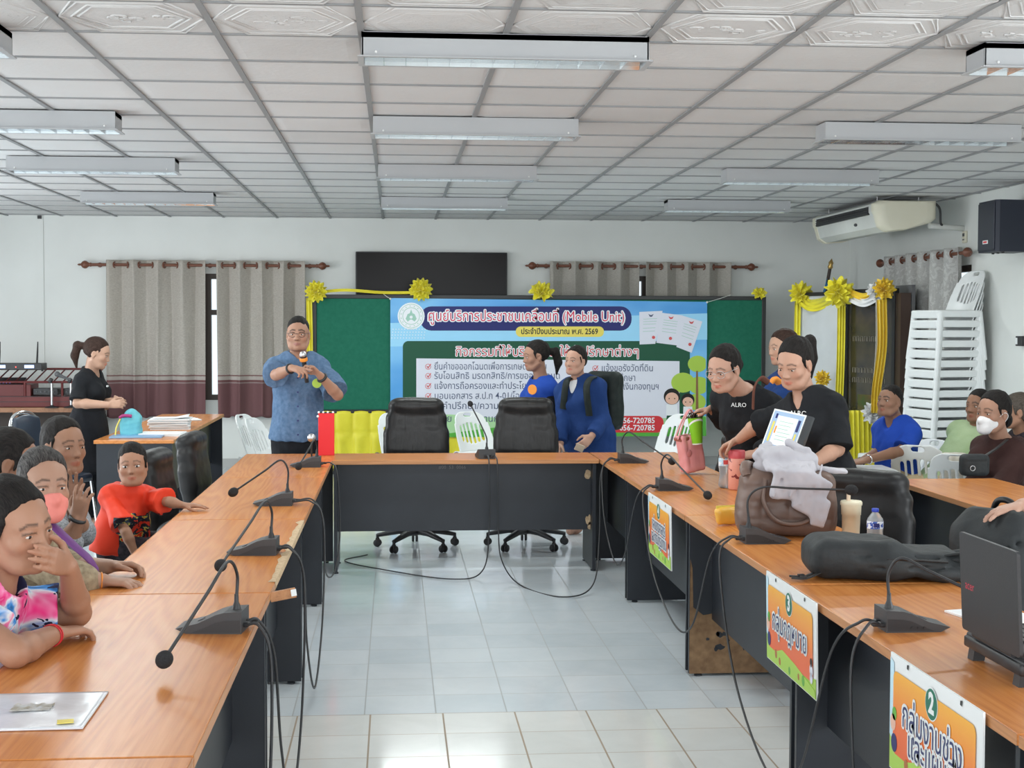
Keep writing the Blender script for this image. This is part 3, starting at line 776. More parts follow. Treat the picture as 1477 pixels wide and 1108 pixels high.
make_curtain('curtain', 'pale floral curtain behind the tall stack of white chairs', M['curtain_side'], 14.85, 12.86, 0.55, 2.37, 6, 0.05, lambda u, d, z: (RXX-d, u, z), 0.7, None, 5)
M['screen'] = mat('tv_screen', (0.008, 0.006, 0.006), 0.22, spec=0.12)
t = thing('television', 'black flat television on the wall above the green board', 'television', (0.414, BACK, 1.975))
b = MB(); b.box((0, -0.055, 0), (1.735, 0.05, 0.985), bevel=0.006); b.build('casing', M['black_plastic'], t)
b = MB(); b.box((0, -0.0815, 0.006), (1.705, 0.004, 0.945)); b.build('screen', M['screen'], t)
b = MB(); b.box((0, -0.015, 0), (0.5, 0.032, 0.4)); b.build('wall_mount', M['dark_grey'], t)

# ---- green board with banner
BY = 15.9
t = thing('display_board', 'long green display board in a black frame under the television', 'display board', (1.63, BY, 0))
M['green_felt'] = m_noisy('green_felt', (0.016, 0.135, 0.085), (0.022, 0.155, 0.098), 30, 0.9, 0.2, 200, spec=0.2)
M['black_frame'] = mat('black_board_frame', (0.02, 0.021, 0.022), 0.45)
b = MB(); b.box((0, 0, 1.31), (5.04, 0.03, 1.26)); b.build('panel', M['green_felt'], t)
for nm, cc, ss in (('frame_rail', (0, -.002, 1.945), (5.08, 0.05, 0.045)), ('frame_rail', (0, -.002, 0.675), (5.08, 0.05, 0.04)), ('frame_post', (-2.52, -.002, 1.31), (0.045, 0.052, 1.31)), ('frame_post', (2.52, -.002, 1.31), (0.045, 0.052, 1.31))):
    b = MB(); b.box(cc, ss, bevel=.004, seg=1); b.build(nm, M['black_frame'], t)
for x in (-2.3, 0, 2.3):
    b = MB(); b.box((x, .03, .33), (.05, .03, .66)); b.box((x, .03, .02), (.05, .55, .04)); b.build('leg', M['black_frame'], t)
BN = 15.855
bt = thing('banner', 'blue vinyl service banner tied across the green board', 'banner', (0, 0, 0))
def bl(pts, y, z0=0): 
    return [at(px, py, y) for px, py in pts]
def bshape(name, pts, m, lay, parent=None):
    """a printed patch of the banner; pts are given in picture pixels of the banner and laid on its plane"""
    q = []
    for px, py in pts:
        p = at(px, py, BN); q.append((p.x, p.z))
    b = MB(); b.prism(q, 0, 0.0003, Matrix(((1, 0, 0, 0), (0, 0, -1, BN-0.0016-0.0005*lay), (0, 1, 0, 0), (0, 0, 0, 1))))
    return b.build(name, m, parent or bt)
def btext(body, px, py, w, size, m, lay, offset=0.0, align='CENTER', name='lettering', tilt=0.0, ring=0.0):
    p = at(px, py, BN); y = BN-0.0018-0.0005*lay
    fr = frame((p.x, y, p.z), (math.cos(tilt), 0, math.sin(tilt)), (-math.sin(tilt), 0, math.cos(tilt)))
    ww = w*BN/FPX
    return text_mesh(name, body, size, m, bt, fr, align, offset, 0.0, 0, ww, ring)
m = mat('banner_blue_vinyl', (0.05, 0.33, 0.72), 0.35, spec=0.4); nt = NT(m); v = nt.coord((0.5, 1, 1.2))
nt.base(nt.ramp(nt.noise(v, 1.6, 2), [(0.35, (0.045, 0.28, 0.68)), (0.65, (0.20, 0.52, 0.85))])); nt.bump(nt.noise(nt.coord((1, 1, 3)), 3, 3), 0.25, 0.02)
M['b_blue'] = m
for k, c in dict(navy=(0.018, 0.022, 0.14), red=(0.68, 0.035, 0.09), crimson=(0.62, 0.09, 0.09), yellow=(0.80, 0.66, 0.13), black=(0.03, 0.03, 0.03), dgreen=(0.012, 0.085, 0.045), lav=(0.72, 0.73, 0.82), ink=(0.09, 0.11, 0.19),
                 lgreen=(0.33, 0.60, 0.16), pgreen=(0.42, 0.68, 0.36), olive=(0.40, 0.58, 0.08), bark=(0.24, 0.12, 0.06), skin=(0.80, 0.48, 0.36), hair=(0.015, 0.013, 0.012), pale=(0.84, 0.86, 0.90), seal=(0.35, 0.58, 0.48), grass=(0.10, 0.42, 0.06), fred=(0.66, 0.04, 0.05), skyl=(0.33, 0.66, 0.90), orange=(0.85, 0.30, 0.05)).items():
    M['b_'+k] = flat('print_'+k, c, 0.4)
q = [(563, 430), (1020, 435.5), (1018.5, 629), (563, 631)]
b = MB(); P = [at(px, py, BN) for px, py in q]
b.prism([(p.x, p.z) for p in P], 0, 0.0012, Matrix(((1, 0, 0, 0), (0, 0, -1, BN), (0, 1, 0, 0), (0, 0, 0, 1)))); b.build('vinyl_sheet', M['b_blue'], bt)
def circ(cx, cy, r, n=28, ry=None): return [(cx+r*math.cos(2*PI*k/n), cy+(ry or r)*math.sin(2*PI*k/n)) for k in range(n)]
def rr(x0, y0, x1, y1, r): return rrect(x0, y0, x1, y1, r, 6)
bshape('light_ray', [(563, 466), (1020, 452), (1020, 490), (563, 500)], M['b_skyl'], 0)
bshape('title_bar', rr(606, 442, 911, 477, 16), M['b_navy'], 1)
bshape('seal', circ(593, 456, 19.5), M['b_pale'], 2); bshape('seal', circ(593, 456, 17.5), M['b_seal'], 3); bshape('seal', circ(593, 456, 16.8), M['b_pale'], 4); bshape('seal', circ(593, 456, 12.5), M['b_seal'], 5); bshape('seal', circ(593, 456, 11.7), M['b_pale'], 6)
bshape('seal_emblem', [(593, 446), (595, 452), (598, 453), (601, 460), (598, 464), (594, 461), (592, 461), (588, 464), (585, 460), (588, 453), (591, 452)], M['b_seal'], 7)
bshape('seal_emblem', circ(593, 457.5, 2.2), M['b_pale'], 8)
for a_ in range(0, 360, 24): bshape('seal_emblem', circ(593+14.6*math.cos(math.radians(a_)), 456+14.6*math.sin(math.radians(a_)), 0.8, 6), M['b_seal'], 7)
T1 = 'ศูนย์บริการประชาชนเคลื่อนที่ (Mobile Unit)'
btext(T1, 760, 457, 285, 0.165, M['b_pale'], 2, 0.0, ring=.0115); btext(T1, 760, 457, 284, 0.165, M['b_red'], 4, 0.0)
bshape('year_pill', rr(744, 471, 871, 486, 7), M['b_yellow'], 3)
btext('ประจำปีงบประมาณ พ.ศ. 2569', 807, 478.5, 112, 0.088, M['b_black'], 5, 0.002)
bshape('green_field', rr(581, 492, 995, 640, 9)[:14]+[(581, 624), (995, 624)][:0] + rr(581, 492, 995, 625, 9)[14:], M['b_dgreen'], 1) if False else bshape('green_field', rr(581, 492, 995, 612, 8), M['b_dgreen'], 1)
T3 = 'กิจกรรมที่ให้บริการและให้คำปรึกษาต่างๆ'
btext(T3, 790, 508, 266, 0.148, M['b_pale'], 2, 0.0, ring=.0085); btext(T3, 790, 508, 266, 0.148, M['b_crimson'], 4, 0.0)
bshape('white_field', [(600.5, 517), (980, 521), (980, 608), (600.5, 603)], M['b_lav'], 2)
items = [('ยื่นคำขอออกโฉนดเพื่อการเกษตรกรรม', 626, 529, 162), ('รับโอนสิทธิ มรดกสิทธิ/การขอออกโฉนด', 626, 542.5, 182), ('แจ้งการถือครองและทำประโยชน์', 626, 557, 146),
         ('มอบเอกสาร ส.ป.ก 4-01/โฉนด', 626, 571.5, 137), ('ให้คำปรึกษา/ความรู้เกี่ยวกับกฎหมายและการจัดการ', 626, 586, 262), ('แจ้งขอรังวัดที่ดิน', 867, 531.5, 75), ('ให้คำปรึกษา', 867, 545.5, 50), ('ขอกู้ยืมเงินกองทุนฯ', 867, 558, 84)]
for body, px, py, w in items:
    btext(body, px, py, w, 0.105, M['b_ink'], 4, 0.0004, 'LEFT')
    cx = px-8.5
    bshape('check_ring', circ(cx, py, 4.2, 16), M['b_crimson'], 3); bshape('check_ring', circ(cx, py, 3.4, 16), M['b_lav'], 4)
    bshape('check_mark', [(cx-2.4, py-.6), (cx-1.2, py-1.3), (cx-.2, py+.6), (cx+3.6, py-4.4), (cx+4.6, py-3.9), (cx, py+3)], M['b_crimson'], 5)
bshape('green_hill', [(563, 605), (600, 599), (650, 598), (720, 603), (800, 601), (880, 606), (960, 603), (1018.5, 600), (1018.5, 629), (563, 631)], M['b_pgreen'], 3)
bshape('green_hill', [(563, 618), (640, 626), (720, 616), (800, 622), (880, 618), (960, 625), (1018.5, 620), (1018.5, 629), (563, 631)], M['b_grass'], 4)
btext('โดย : สำนักงานการปฏิรูปที่ดินจังหวัด', 632, 604.5, 190, 0.105, M['b_ink'], 5, 0.0004, 'LEFT')
bshape('phone_field', rr(866, 600, 957, 624, 9), M['b_fred'], 6)
for yy in (607, 617.5): btext('056-720785', 919, yy, 52, 0.088, M['b_pale'], 8, 0.0015)
bshape('phone_icon', circ(881, 612, 5.5, 18), M['b_pale'], 7); bshape('phone_icon', circ(881, 612, 4.2, 18), M['b_fred'], 8)
for Q in ([(922, 450), (955.5, 448.5), (945, 496), (922.5, 497)], [(952.5, 451), (984.5, 455), (978, 498.5), (946.5, 494.5)], [(983, 455), (1013, 464), (997.5, 509), (975.5, 500.5)]):
    bshape('certificate_picture', Q, M['b_lav'], 5+Q[0][0]*.002)
    a, b_, c_, d_ = [Vector((*p, 0)) for p in Q]
    for s_ in (0.22, 0.3, 0.38, 0.5, 0.6):
        l0, l1 = a+(d_-a)*s_, b_+(c_-b_)*s_
        p0, p1 = l0+(l1-l0)*.18, l0+(l1-l0)*.82
        bshape('certificate_line', [(p0.x, p0.y), (p1.x, p1.y), (p1.x, p1.y+.6), (p0.x, p0.y+.6)], M['b_seal'], 9)
    g_ = a+(b_-a)*.5+(d_-a)*.11; bshape('certificate_seal', [(g_.x-4, g_.y-1.5), (g_.x, g_.y+.3), (g_.x+4, g_.y-1.5), (g_.x+1.5, g_.y+2.6), (g_.x-1.5, g_.y+2.6)], M['b_crimson'] if Q[0][0] > 930 else M['b_ink'], 9)
    g_ = a+(b_-a)*.6+(d_-a)*.8; bshape('certificate_seal', circ(g_.x, g_.y, 2.4, 12), M['b_crimson'], 9)
for (cx, cy, r) in ((1006, 525, 14), (985, 552, 17), (1008, 556, 15), (1004, 580, 14)): bshape('printed_tree', [(min(1018, x), y) for x, y in circ(cx, cy, r, 24, r*.85)], M['b_olive'], 3+.1*(cy-520)/15)
bshape('printed_tree', [(1004, 535), (1006.5, 535), (1008, 622), (1003, 622)], M['b_bark'], 4)
bshape('printed_tree', [(962, 612), (975, 598), (990, 606), (1002, 594), (1018, 602), (1018, 626), (960, 626)], M['b_grass'], 5)
for (cx, cy, r, h) in ((969, 573, 10.5, 44), (992, 578, 8.5, 34)):   # two plain printed children
    bshape('printed_child', [(cx-r*.75, cy+r), (cx+r*.75, cy+r), (cx+r*.8, cy+h*.62), (cx-r*.8, cy+h*.62)], M['b_pale'], 6)
    bshape('printed_child', [(cx-r*.7, cy+h*.6), (cx+r*.7, cy+h*.6), (cx+r*.85, cy+h*.98), (cx-r*.85, cy+h*.98)], M['b_dgreen'], 7)
    bshape('printed_child', circ(cx, cy-1, r*1.12), M['b_hair'], 7); bshape('printed_child', circ(cx, cy+1.8, r*.9, 24, r*.82), M['b_skin'], 8)
    for s_ in (-1, 1): bshape('printed_child', circ(cx+s_*r*.38, cy+2, .9, 8), M['b_hair'], 9)
for i in range(12):
    for j in range(4): bshape('printed_dot', circ(567+i*4.2-j*.6, 475+j*4.2, .8, 6), M['b_pale'], 2)
M['string'] = mat('white_string', (0.75, 0.75, 0.7), 0.8)
for a, b_ in (((563, 431), (553, 424)), ((1020, 436), (1055, 425))):
    k = MB(); pa, p2 = at(*a, BN-.004), at(*b_, BY-.03); k.tube([pa, (pa+p2)/2+Vector((0, -.006, -.004)), p2], .003, 5); k.ball(pa, .012, 8, 6); k.build('tie_string', M['string'], bt)

# ---- yellow cloth: skirt, drapes, bows
M['yellow'] = m_noisy('yellow_satin', (0.74, 0.64, 0.02), (0.86, 0.78, 0.05), 4, 0.42, 0.25, 10, spec=0.5, bdist=.01)
M['gold'] = m_noisy('golden_satin', (0.78, 0.50, 0.02), (0.86, 0.62, 0.05), 4, 0.42, 0.25, 10, spec=0.5, bdist=.01)
M['satin_white'] = m_noisy('white_satin', (0.72, 0.72, 0.72), (0.82, 0.82, 0.83), 4, 0.42, 0.25, 10, spec=0.5, bdist=.01)
for m in (M['yellow'], M['gold']): bs(m).inputs['Sheen Weight'].default_value = 0.2
def skirt_fn(a, b):
    x = -0.86+2.5*a; n = 13; ph = (a*n) % 1.0
    d = 0.028*(1-abs(2*ph-1)**3) + (0.03*b*math.sin(a*n*2*PI) if b > .4 else 0)
    z = 0.67*(1-b)+0.02*b + (.012*abs(math.sin(a*n*PI)) if b < .01 else 0)
    if abs(b-.36) < .03: d -= .012
    return (x, BY-.012-d, z)
t = thing('table_skirt', 'bright yellow pleated skirt cloth hanging under the green board', 'skirt cloth', (0, 0, 0))
b = MB(); b.grid(skirt_fn, 13*14+1, 26); b.build('pleated_cloth', M['yellow'], t, solid=.003)
def rosette(label, c, r, m, m2=None, normal=(0, -1, 0.15), group='cloth rosettes', seed=0, cat='rosette', name='rosette'):
    t = thing(name, label, cat, c, 0, group)
    R_ = Vector((0, 0, 1)).rotation_difference(Vector(normal).normalized()).to_matrix()
    rn = random.Random(seed)
    for k, (q, h, waves) in enumerate(((1.0, .18, 7), (.78, .42, 6), (.52, .62, 5), (.28, .75, 3))):
        p = rn.uniform(0, 6.28)
        def fn(a, b, q=q, h=h, waves=waves, p=p):
            th = 2*PI*a; rad = r*q*(.12+.88*b)*(1+.14*b*math.sin(waves*th*2+p+1.3))
            z = r*(h*b**1.5*.8 + .26*b*math.sin(waves*th+p))
            return R_ @ Vector((rad*math.cos(th), rad*math.sin(th), z))
        b = MB(); b.grid(fn, 64, 8, closed_u=True); b.build('ruffle', (m2 if (m2 and k % 2) else m), t, solid=.002)
    return t
rosette('yellow cloth rosette on the top corner of the green board beside the speaking man', at(456, 421, 15.84), .115, M['yellow'], seed=1)
rosette('yellow cloth rosette on the board top just below the television', at(607, 418, 15.84), .12, M['yellow'], seed=2)
rosette('yellow cloth rosette on the board top below the curtain nearer the television', at(781, 422, 15.84), .13, M['yellow'], normal=(0, -.6, .6), seed=3)
rosette('small yellow cloth rosette at the end corner of the green board by the wall', at(1095, 424, 15.84), .08, M['yellow'], normal=(0, -.6, .6), seed=4)
def drape(name, label, pts, w, m, cat='drape', thick=.03, folds=5, down=True, group=None):
    """a gathered strip of cloth along pts; w = width at each point"""
    P = spline(pts, 10); t = thing(name, label, cat, (0, 0, 0), 0, group); n = len(P)
    W = w if isinstance(w, (list, tuple)) else [w]*2
    def fn(a, b):
        f_ = b*(n-1); i = min(n-2, int(f_)); p = P[i].lerp(P[i+1], f_-i); tg = (P[i+1]-P[i]).normalized()
        wd = W[0]+(W[-1]-W[0])*b
        side = tg.cross(Vector((0, -1, 0))).normalized()
        return p + side*(wd*(a-.5)) + Vector((0, -1, 0))*(thick*math.sin(a*folds*2*PI+2*b)*.5)
    b = MB(); b.grid(fn, folds*8+1, max(12, n)); b.build('cloth', m, t, solid=.003); return t
drape('cloth_ribbon', 'yellow ribbon running down the end post of the green board', [at(446, 430, 15.86), at(447, 500, 15.86), at(446, 598, 15.86)], .065, M['yellow'], folds=2)
drape('cloth_ribbon', 'yellow cloth strip lying along the top edge of the green board', [at(462, 421, 15.86), at(500, 418.5, 15.86), at(552, 422, 15.86), at(607, 422, 15.86)], .03, M['yellow'], folds=2, thick=.015)

# ---- display boards in the corner
def std_board(label, px0, px1, y0, y1, ptop, m_panel, name='display_stand', zb=0.1):
    a, b_ = at(px0, ptop[0], y0), at(px1, ptop[1], y1); a.z = b_.z = (a.z+b_.z)/2
    t = thing(name, label, 'display board', ((a.x+b_.x)/2, (a.y+b_.y)/2, 0), math.atan2(b_.y-a.y, b_.x-a.x)); L = math.hypot(b_.x-a.x, b_.y-a.y); H = a.z
    p = MB(); p.box((0, 0, (H+zb)/2), (L-.04, .02, H-zb)); p.build('panel', m_panel, t)
    for nm, cc, ss in (('frame_post', (-L/2+.02, 0, H/2), (.045, .05, H)), ('frame_post', (L/2-.02, 0, H/2), (.045, .05, H)), ('frame_rail', (0, -.001, H-.015), (L, .052, .04)), ('frame_rail', (0, -.001, .12), (L, .052, .04))):
        p = MB(); p.box(cc, ss); p.build(nm, M['black_frame'], t)
    for s in (-1, 1):
        p = MB(); p.box((s*(L/2-.02), 0, .02), (.05, .5, .04)); p.build('foot', M['black_frame'], t)
    return t, L, H
M['grey_cloth'] = m_noisy('grey_white_cloth', (0.56, 0.58, 0.60), (0.63, 0.65, 0.67), 3, 0.8, .1, 30)
M['poster'] = m_noisy('dark_poster', (0.016, 0.016, 0.014), (0.06, 0.05, 0.022), 3.5, 0.15, spec=.6)
D1, L1, H1 = std_board('pale cloth covered board swagged in yellow behind the ponytail woman', 1150, 1220, 15.3, 14.5, (427, 417), M['grey_cloth'])
D2, L2, H2 = std_board('dark glossy poster board swagged in yellow and white near the wall', 1222, 1294, 14.45, 13.75, (421, 414), M['poster'])
b = MB()
for z_, n_ in ((1.48, 9), (1.16, 10), (1.06, 9)):
    for k in range(n_):
        x = -L2/2+.14+(L2-.3)*k/(n_-1); b.tube([(x-.02, -.013, z_), (x-.02, -.013, z_+.05), (x+.012, -.013, z_+.05), (x+.012, -.013, z_)], .004, 4)
b.build('faint_print', mat('faint_print', (0.28, 0.25, 0.2), .5), D2)
b = MB(); b.box((0.05, -.012, .86), (L2-.3, .004, .16)); b.build('printed_picture', m_noisy('picture_print', (0.13, 0.06, 0.02), (0.03, 0.10, 0.02), 7, .3), D2)
cab = thing('cabinet', 'narrow dark brown cabinet edge standing by the side wall curtain', 'cabinet', at(1303, 600, 13.62).to_2d().to_3d(), 0)
p = MB(); p.box((0, .2, 0.98), (.10, .45, 1.96)); p.build('carcass', mat('brown_cabinet', (0.055, 0.03, 0.022), .5), cab)
p = MB(); p.box((.075, .2, 1.02), (.035, .45, 2.04)); p.build('back_panel', M['mid_grey'], cab)
def P3(px, py, y): return at(px, py, y)
drape('cloth_swag', 'yellow cloth swag across the pale cloth covered board', [P3(1152, 428, 15.2), P3(1168, 440, 15.0), P3(1186, 437, 14.8), P3(1210, 422, 14.4)], (.13, .13), M['yellow'], folds=3)
drape('cloth_ribbon', 'yellow ribbon on the far post of the pale cloth covered board', [P3(1151, 435, 15.2), P3(1149, 520, 15.2), P3(1150, 640, 15.2)], .07, M['yellow'], folds=2)
drape('cloth_ribbon', 'yellow ribbon on the near post of the pale cloth covered board', [P3(1214, 432, 14.4), P3(1212, 520, 14.4), P3(1207, 640, 14.4)], .085, M['yellow'], folds=3)
drape('cloth_swag', 'yellow strip of the two coloured swag on the dark poster board', [P3(1224, 421, 14.3), P3(1245, 428, 14.1), P3(1266, 420, 13.9)], (.07, .07), M['gold'], folds=2)
drape('cloth_swag', 'white strip of the two coloured swag on the dark poster board', [P3(1224, 429, 14.28), P3(1245, 437, 14.08), P3(1266, 428, 13.88)], (.08, .08), M['satin_white'], folds=2)
drape('cloth_ribbon', 'golden cloth hanging down the near post of the dark poster board', [P3(1272, 432, 13.68), P3(1272, 500, 13.68), P3(1264, 560, 13.68), P3(1262, 596, 13.68)], (.10, .09), M['gold'], folds=3)
drape('cloth_ribbon', 'white cloth edge hanging beside the golden cloth', [P3(1266, 432, 13.72), P3(1265, 500, 13.72), P3(1260, 560, 13.72)], (.04, .03), M['satin_white'], folds=1)
drape('cloth_skirt', 'yellow pleated cloth covering the foot of the dark poster board', [P3(1236, 592, 14.0), P3(1236, 650, 14.0), P3(1236, 720, 14.0)], .44, M['yellow'], folds=9)
rosette('yellow rosette on the far top corner of the pale cloth board', P3(1155, 424, 15.15), .125, M['yellow'], seed=5)
rosette('yellow rosette between the pale board and the dark poster board', P3(1210, 422, 14.3), .15, M['yellow'], seed=6)
rosette('golden rosette of the pair at the top corner of the dark poster board', P3(1275, 417, 13.72), .105, M['gold'], seed=7)
rosette('white rosette of the pair at the top corner of the dark poster board', P3(1262, 421, 13.80), .085, M['satin_white'], seed=8)
rosette('white rosette low on the dark poster board behind the blue polo man', P3(1259, 596, 13.86), .11, M['satin_white'], seed=9)
rosette('yellow rosette low beside the arm of the ponytail woman', P3(1214, 612, 14.3), .11, M['yellow'], seed=10)
rosette('orange yellow rosette behind the shoulder of the ponytail woman', P3(1186, 546, 14.6), .08, M['gold'], seed=11)
fl = thing('flag', 'rolled blue flag on a dark pole leaning in the room corner', 'flag', (0, 0, 0))
b = MB(); a, b_ = at(1197, 388, 16.1), at(1165, 560, 16.1); b.tube([a, a+(b_-a)*(a.z/(a.z-b_.z))], .02, 8); b.build('pole', M['win_frame'], fl)
b = MB(); b.lathe([(0.02, 0), (.032, .02), (.024, .05), (.03, .07), (.002, .12)], a, 10, Vector((0, 0, 1)).rotation_difference(a-b_).to_matrix()); b.build('finial', mat('brass', (.45, .3, .1), .35, .8), fl)
b = MB()
def ff(u, v):
    p = a.lerp(b_, .08+.6*v); return p + Vector((-.02-.16*u*min(1, v*2.5), -.03+.03*math.sin(u*7), -.12*u))
b.grid(ff, 16, 20); b.build('cloth', flat('flag_blue', (0.06, 0.22, 0.40), .8), fl, solid=.004)

# ---- air conditioner under the ceiling
ac = thing('air_conditioner', 'long cream under-ceiling air conditioner in the room corner', 'air conditioner', (4.42, 12.98, 2.80))
M['cream'] = m_noisy('cream_plastic', (0.68, 0.64, 0.50), (0.74, 0.71, 0.58), 2, .4)
M['ac_white'] = m_noisy('enamel_white', (0.60, 0.61, 0.58), (0.68, 0.69, 0.66), 2, .4)
def ysec(poly): return Matrix(((1, 0, 0, 0), (0, 0, 1, 0), (0, 1, 0, 0), (0, 0, 0, 1)))
sec = [(0.0, -0.10), (0.02, -0.135), (0.05, -0.24), (0.12, -0.285), (0.30, -0.27), (0.55, -0.20), (0.60, -0.16), (0.60, 0.0), (0.06, 0.0), (0.0, -0.03)]
b = MB(); b.prism(sec, 0.06, 1.85, ysec(sec)); b.build('casing', M['ac_white'], ac)
b = MB(); big = [(x*1.02-.008, z*1.04) for x, z in sec]; b.prism(big, 1.85, 1.93, ysec(0)); b.build('end_cap', M['cream'], ac)
capb = MB()
def capf(a_, b_):
    k = 1-.35*b_**2.2; i = a_*len(sec); i0 = int(i) % len(sec); i1 = (i0+1) % len(sec); f_ = i-int(i)
    x = sec[i0][0]*(1-f_)+sec[i1][0]*f_; z = sec[i0][1]*(1-f_)+sec[i1][1]*f_
    cx, cz = .3, -.13
    return (cx+(x-cx)*1.02*k, .06-.09*math.sin(b_*PI/2), cz+(z-cz)*1.03*(1-.12*b_**2))
capb.grid(capf, 60, 8, closed_u=True); vs = [capf(i/60, 1) for i in range(60)]; capb._add(vs, [list(range(60))], True); capb.build('end_cap', M['cream'], ac)
b = MB(); b.box((.006, .98, -.085), (.02, 1.66, .075), rot=rotm(0, .1, 0)); b.build('outlet', M['black_plastic'], ac)
b = MB()
for k in range(3): b.box((-.006, .98, -.062-.024*k), (.012, 1.66, .006), rot=rotm(0, -.5, 0))
for k in range(30): b.box((-.003, .16+.056*k, -.085), (.006, .004, .07))
b.build('louvre', M['dark_grey'], ac)
b = MB(); b.ball((.032, .62, -.185), (.012, .045, .016), rot=rotm(0, -.3, 0)); b.build('badge', M['dark_grey'], ac)
for (x, y) in ((.1, .2), (.5, .2), (.1, 1.7), (.5, 1.7)):
    b = MB(); b.tube([(x, y, 0), (x, y, .06)], .006, 6); b.build('hanger', M['steel'], ac)
b = MB(); b.tube(spline([(.60, .03, -.02), (.63, .0, -.08), (.63, -.02, -.2), (.66, .02, -.22)], 6), .011, 8); b.build('power_cord', M['rubber'], ac)
b = MB(); b.tube([(.55, .05, -.225), (RIGHT-4.42, .12, -.245)], .027, 12); setp(b.build('drain_pipe', M['ac_white'], ac), 'pale grey drain pipe')
th = thing('thermostat', 'small cream wall controller below the air conditioner pipe', 'thermostat', (RIGHT, 13.04, 2.472))
b = MB(); b.box((-.013, 0, 0), (.026, .075, .11), bevel=.006); b.build('body', M['cream'], th)
b = MB(); b.box((-.027, 0, .02), (.003, .045, .03)); b.build('screen', M['dark_grey'], th)
b = MB(); b.box((-.027, 0, -.025), (.004, .04, .012)); b.build('button', M['mid_grey'], th)
sp = thing('loudspeaker', 'black loudspeaker high on the side wall at the picture edge', 'loudspeaker', (RIGHT-.02, 11.72, 2.26))
M['speaker'] = mat('speaker_navy_black', (0.012, 0.016, 0.03), .5)
b = MB(); b.prism([(-.19, -.14), (-.17, -.17), (.17, -.17), (.19, -.14), (.15, .13), (-.15, .13)], 0, .43, Matrix(((0, 1, 0, -.17), (1, 0, 0, 0), (0, 0, 1, 0), (0, 0, 0, 1)))); b.build('cabinet', M['speaker'], sp)
b = MB(); b.box((-.345, 0, .215), (.012, .33, .40), bevel=.005, seg=1); b.build('grille', M['speaker'], sp)
b = MB(); b.box((-.353, -.0, .085), (.004, .10, .03)); b.build('badge', M['white_plastic'], sp)
b = MB(); b.box((-.3555, -.0, .085), (.002, .07, .016)); b.build('badge_mark', M['b_fred'], sp)
for q in (-.1, 0.0, .1):
    b = MB(); b.lathe([(.012, -.012), (.012, 0)], (-.25, q-.02, 0), 10); b.build('foot', M['black_plastic'], sp)
b = MB(); b.box((-.02, 0, .2), (.06, .1, .12)); b.build('wall_bracket', M['dark_grey'], sp)
so = thing('speaker_clamp', 'small black clamp with a white plate on the side wall', 'wall clamp', (RIGHT, 11.74, 1.512))
b = MB(); b.box((-.03, 0, 0), (.06, .12, .085), bevel=.004, seg=1); b.build('body', M['black_plastic'], so)
b = MB(); b.box((-.035, .062, .0), (.03, .004, .05)); b.box((-.062, .035, 0), (.004, .035, .055)); b.build('plate', M['white_plastic'], so)

# ---- sound equipment in the far corner
M['maroon'] = m_noisy('maroon_enamel', (0.11, 0.016, 0.016), (0.15, 0.024, 0.022), 4, .45)
rk = thing('side_table', 'long brown table by the wall carrying the maroon sound rack', 'table', (-3.95, 15.85, 0))
b = MB(); b.box((0, 0, .715), (1.56, .55, .05)); b.build('table_top', M['wood_dull'], rk)
for x in (-.72, -.1, .72):
    for y in (-.22, .22):
        b = MB(); b.box((x, y, .345), (.05, .05, .69)); b.build('leg', M['wood_dull'], rk)
b = MB(); b.box((0, .25, .4), (1.5, .02, .55)); b.build('back_panel', M['win_frame'], rk)
rack = thing('sound_rack', 'maroon metal rack with slanted rods and mixers on the brown table', 'sound rack', (-3.94, 15.82, .74))
b = MB(); b.box((0, .02, .06), (1.34, .36, .115), bevel=.004, seg=1); b.box((-.32, .02, .18), (.72, .34, .13), bevel=.004, seg=1); b.build('cabinet', M['maroon'], rack)
for k in (0.058, 0.115):
    b = MB(); b.box((0, -.163, k), (1.33, .006, .005)); b.build('seam', M['black_plastic'], rack)
fr = MB(); fr.tube([(-.67, -.15, .27), (.72, -.15, .27)], .014, 6); fr.tube([(-.67, .2, .40), (.72, .2, .40)], .014, 6)
for x in (-.66, -.02, .37, .70): fr.tube([(x, -.15, .1), (x, -.15, .28)], .014, 6)
fr.build('rail', M['maroon'], rack)
for k in range(14):
    x = -.62+k*.1; b = MB(); b.tube([(x, -.15, .275), (x+.05, .2, .40)], .008, 6); b.build('slanted_rod', M['maroon'], rack)
for x, w in ((.19, .26), (.52, .30)):
    b = MB(); b.box((x, -.02, .165), (w, .22, .07), bevel=.004, seg=1); b.build('amplifier', M['black_plastic'], rack)
    b = MB()
    for k in range(5): b.lathe([(.009, 0), (.007, .012)], (x-w*.35+k*w*.17, -.131, .165), 8, rotm(PI/2))
    b.build('knob', M['mid_grey'], rack)
b = MB(); b.box((-.30, -.05, .265), (.5, .2, .03), rot=rotm(.35)); b.build('mixer', M['black_plastic'], rack)
M['blue_led'] = emit('blue_led', (0.25, 0.3, 1.0), 1.5)
b = MB()
for k in range(8): b.ball((-.42+k*.035, -.155, .262), .005, 6, 4)
b.build('indicator_light', M['blue_led'], rack)
b = MB(); b.box((-.60, -.165, .19), (.14, .004, .07)); b.build('paper_label', M['paper'], rack)
rc = thing('wireless_receiver', 'black wireless receiver with two antennas on top of the maroon rack', 'receiver', at(22, 536, 15.75))
rc.location.z = 1.14
b = MB(); b.box((0, .07, .035), (.58, .24, .07), bevel=.004, seg=1); b.build('casing', M['black_plastic'], rc)
for x in (-.2, .2):
    b = MB(); b.tube([(x-.005, .14, .06), (x, .15, .2), (x+.004, .15, .30)], [.011, .009, .006], 8); b.build('antenna', M['black_plastic'], rc)
for x in (-.14, .16):
    b = MB(); b.box((x, -.052, .035), (.10, .004, .032)); b.build('display', emit('display_blue', (.45, .6, 1.0), 1.6), rc)
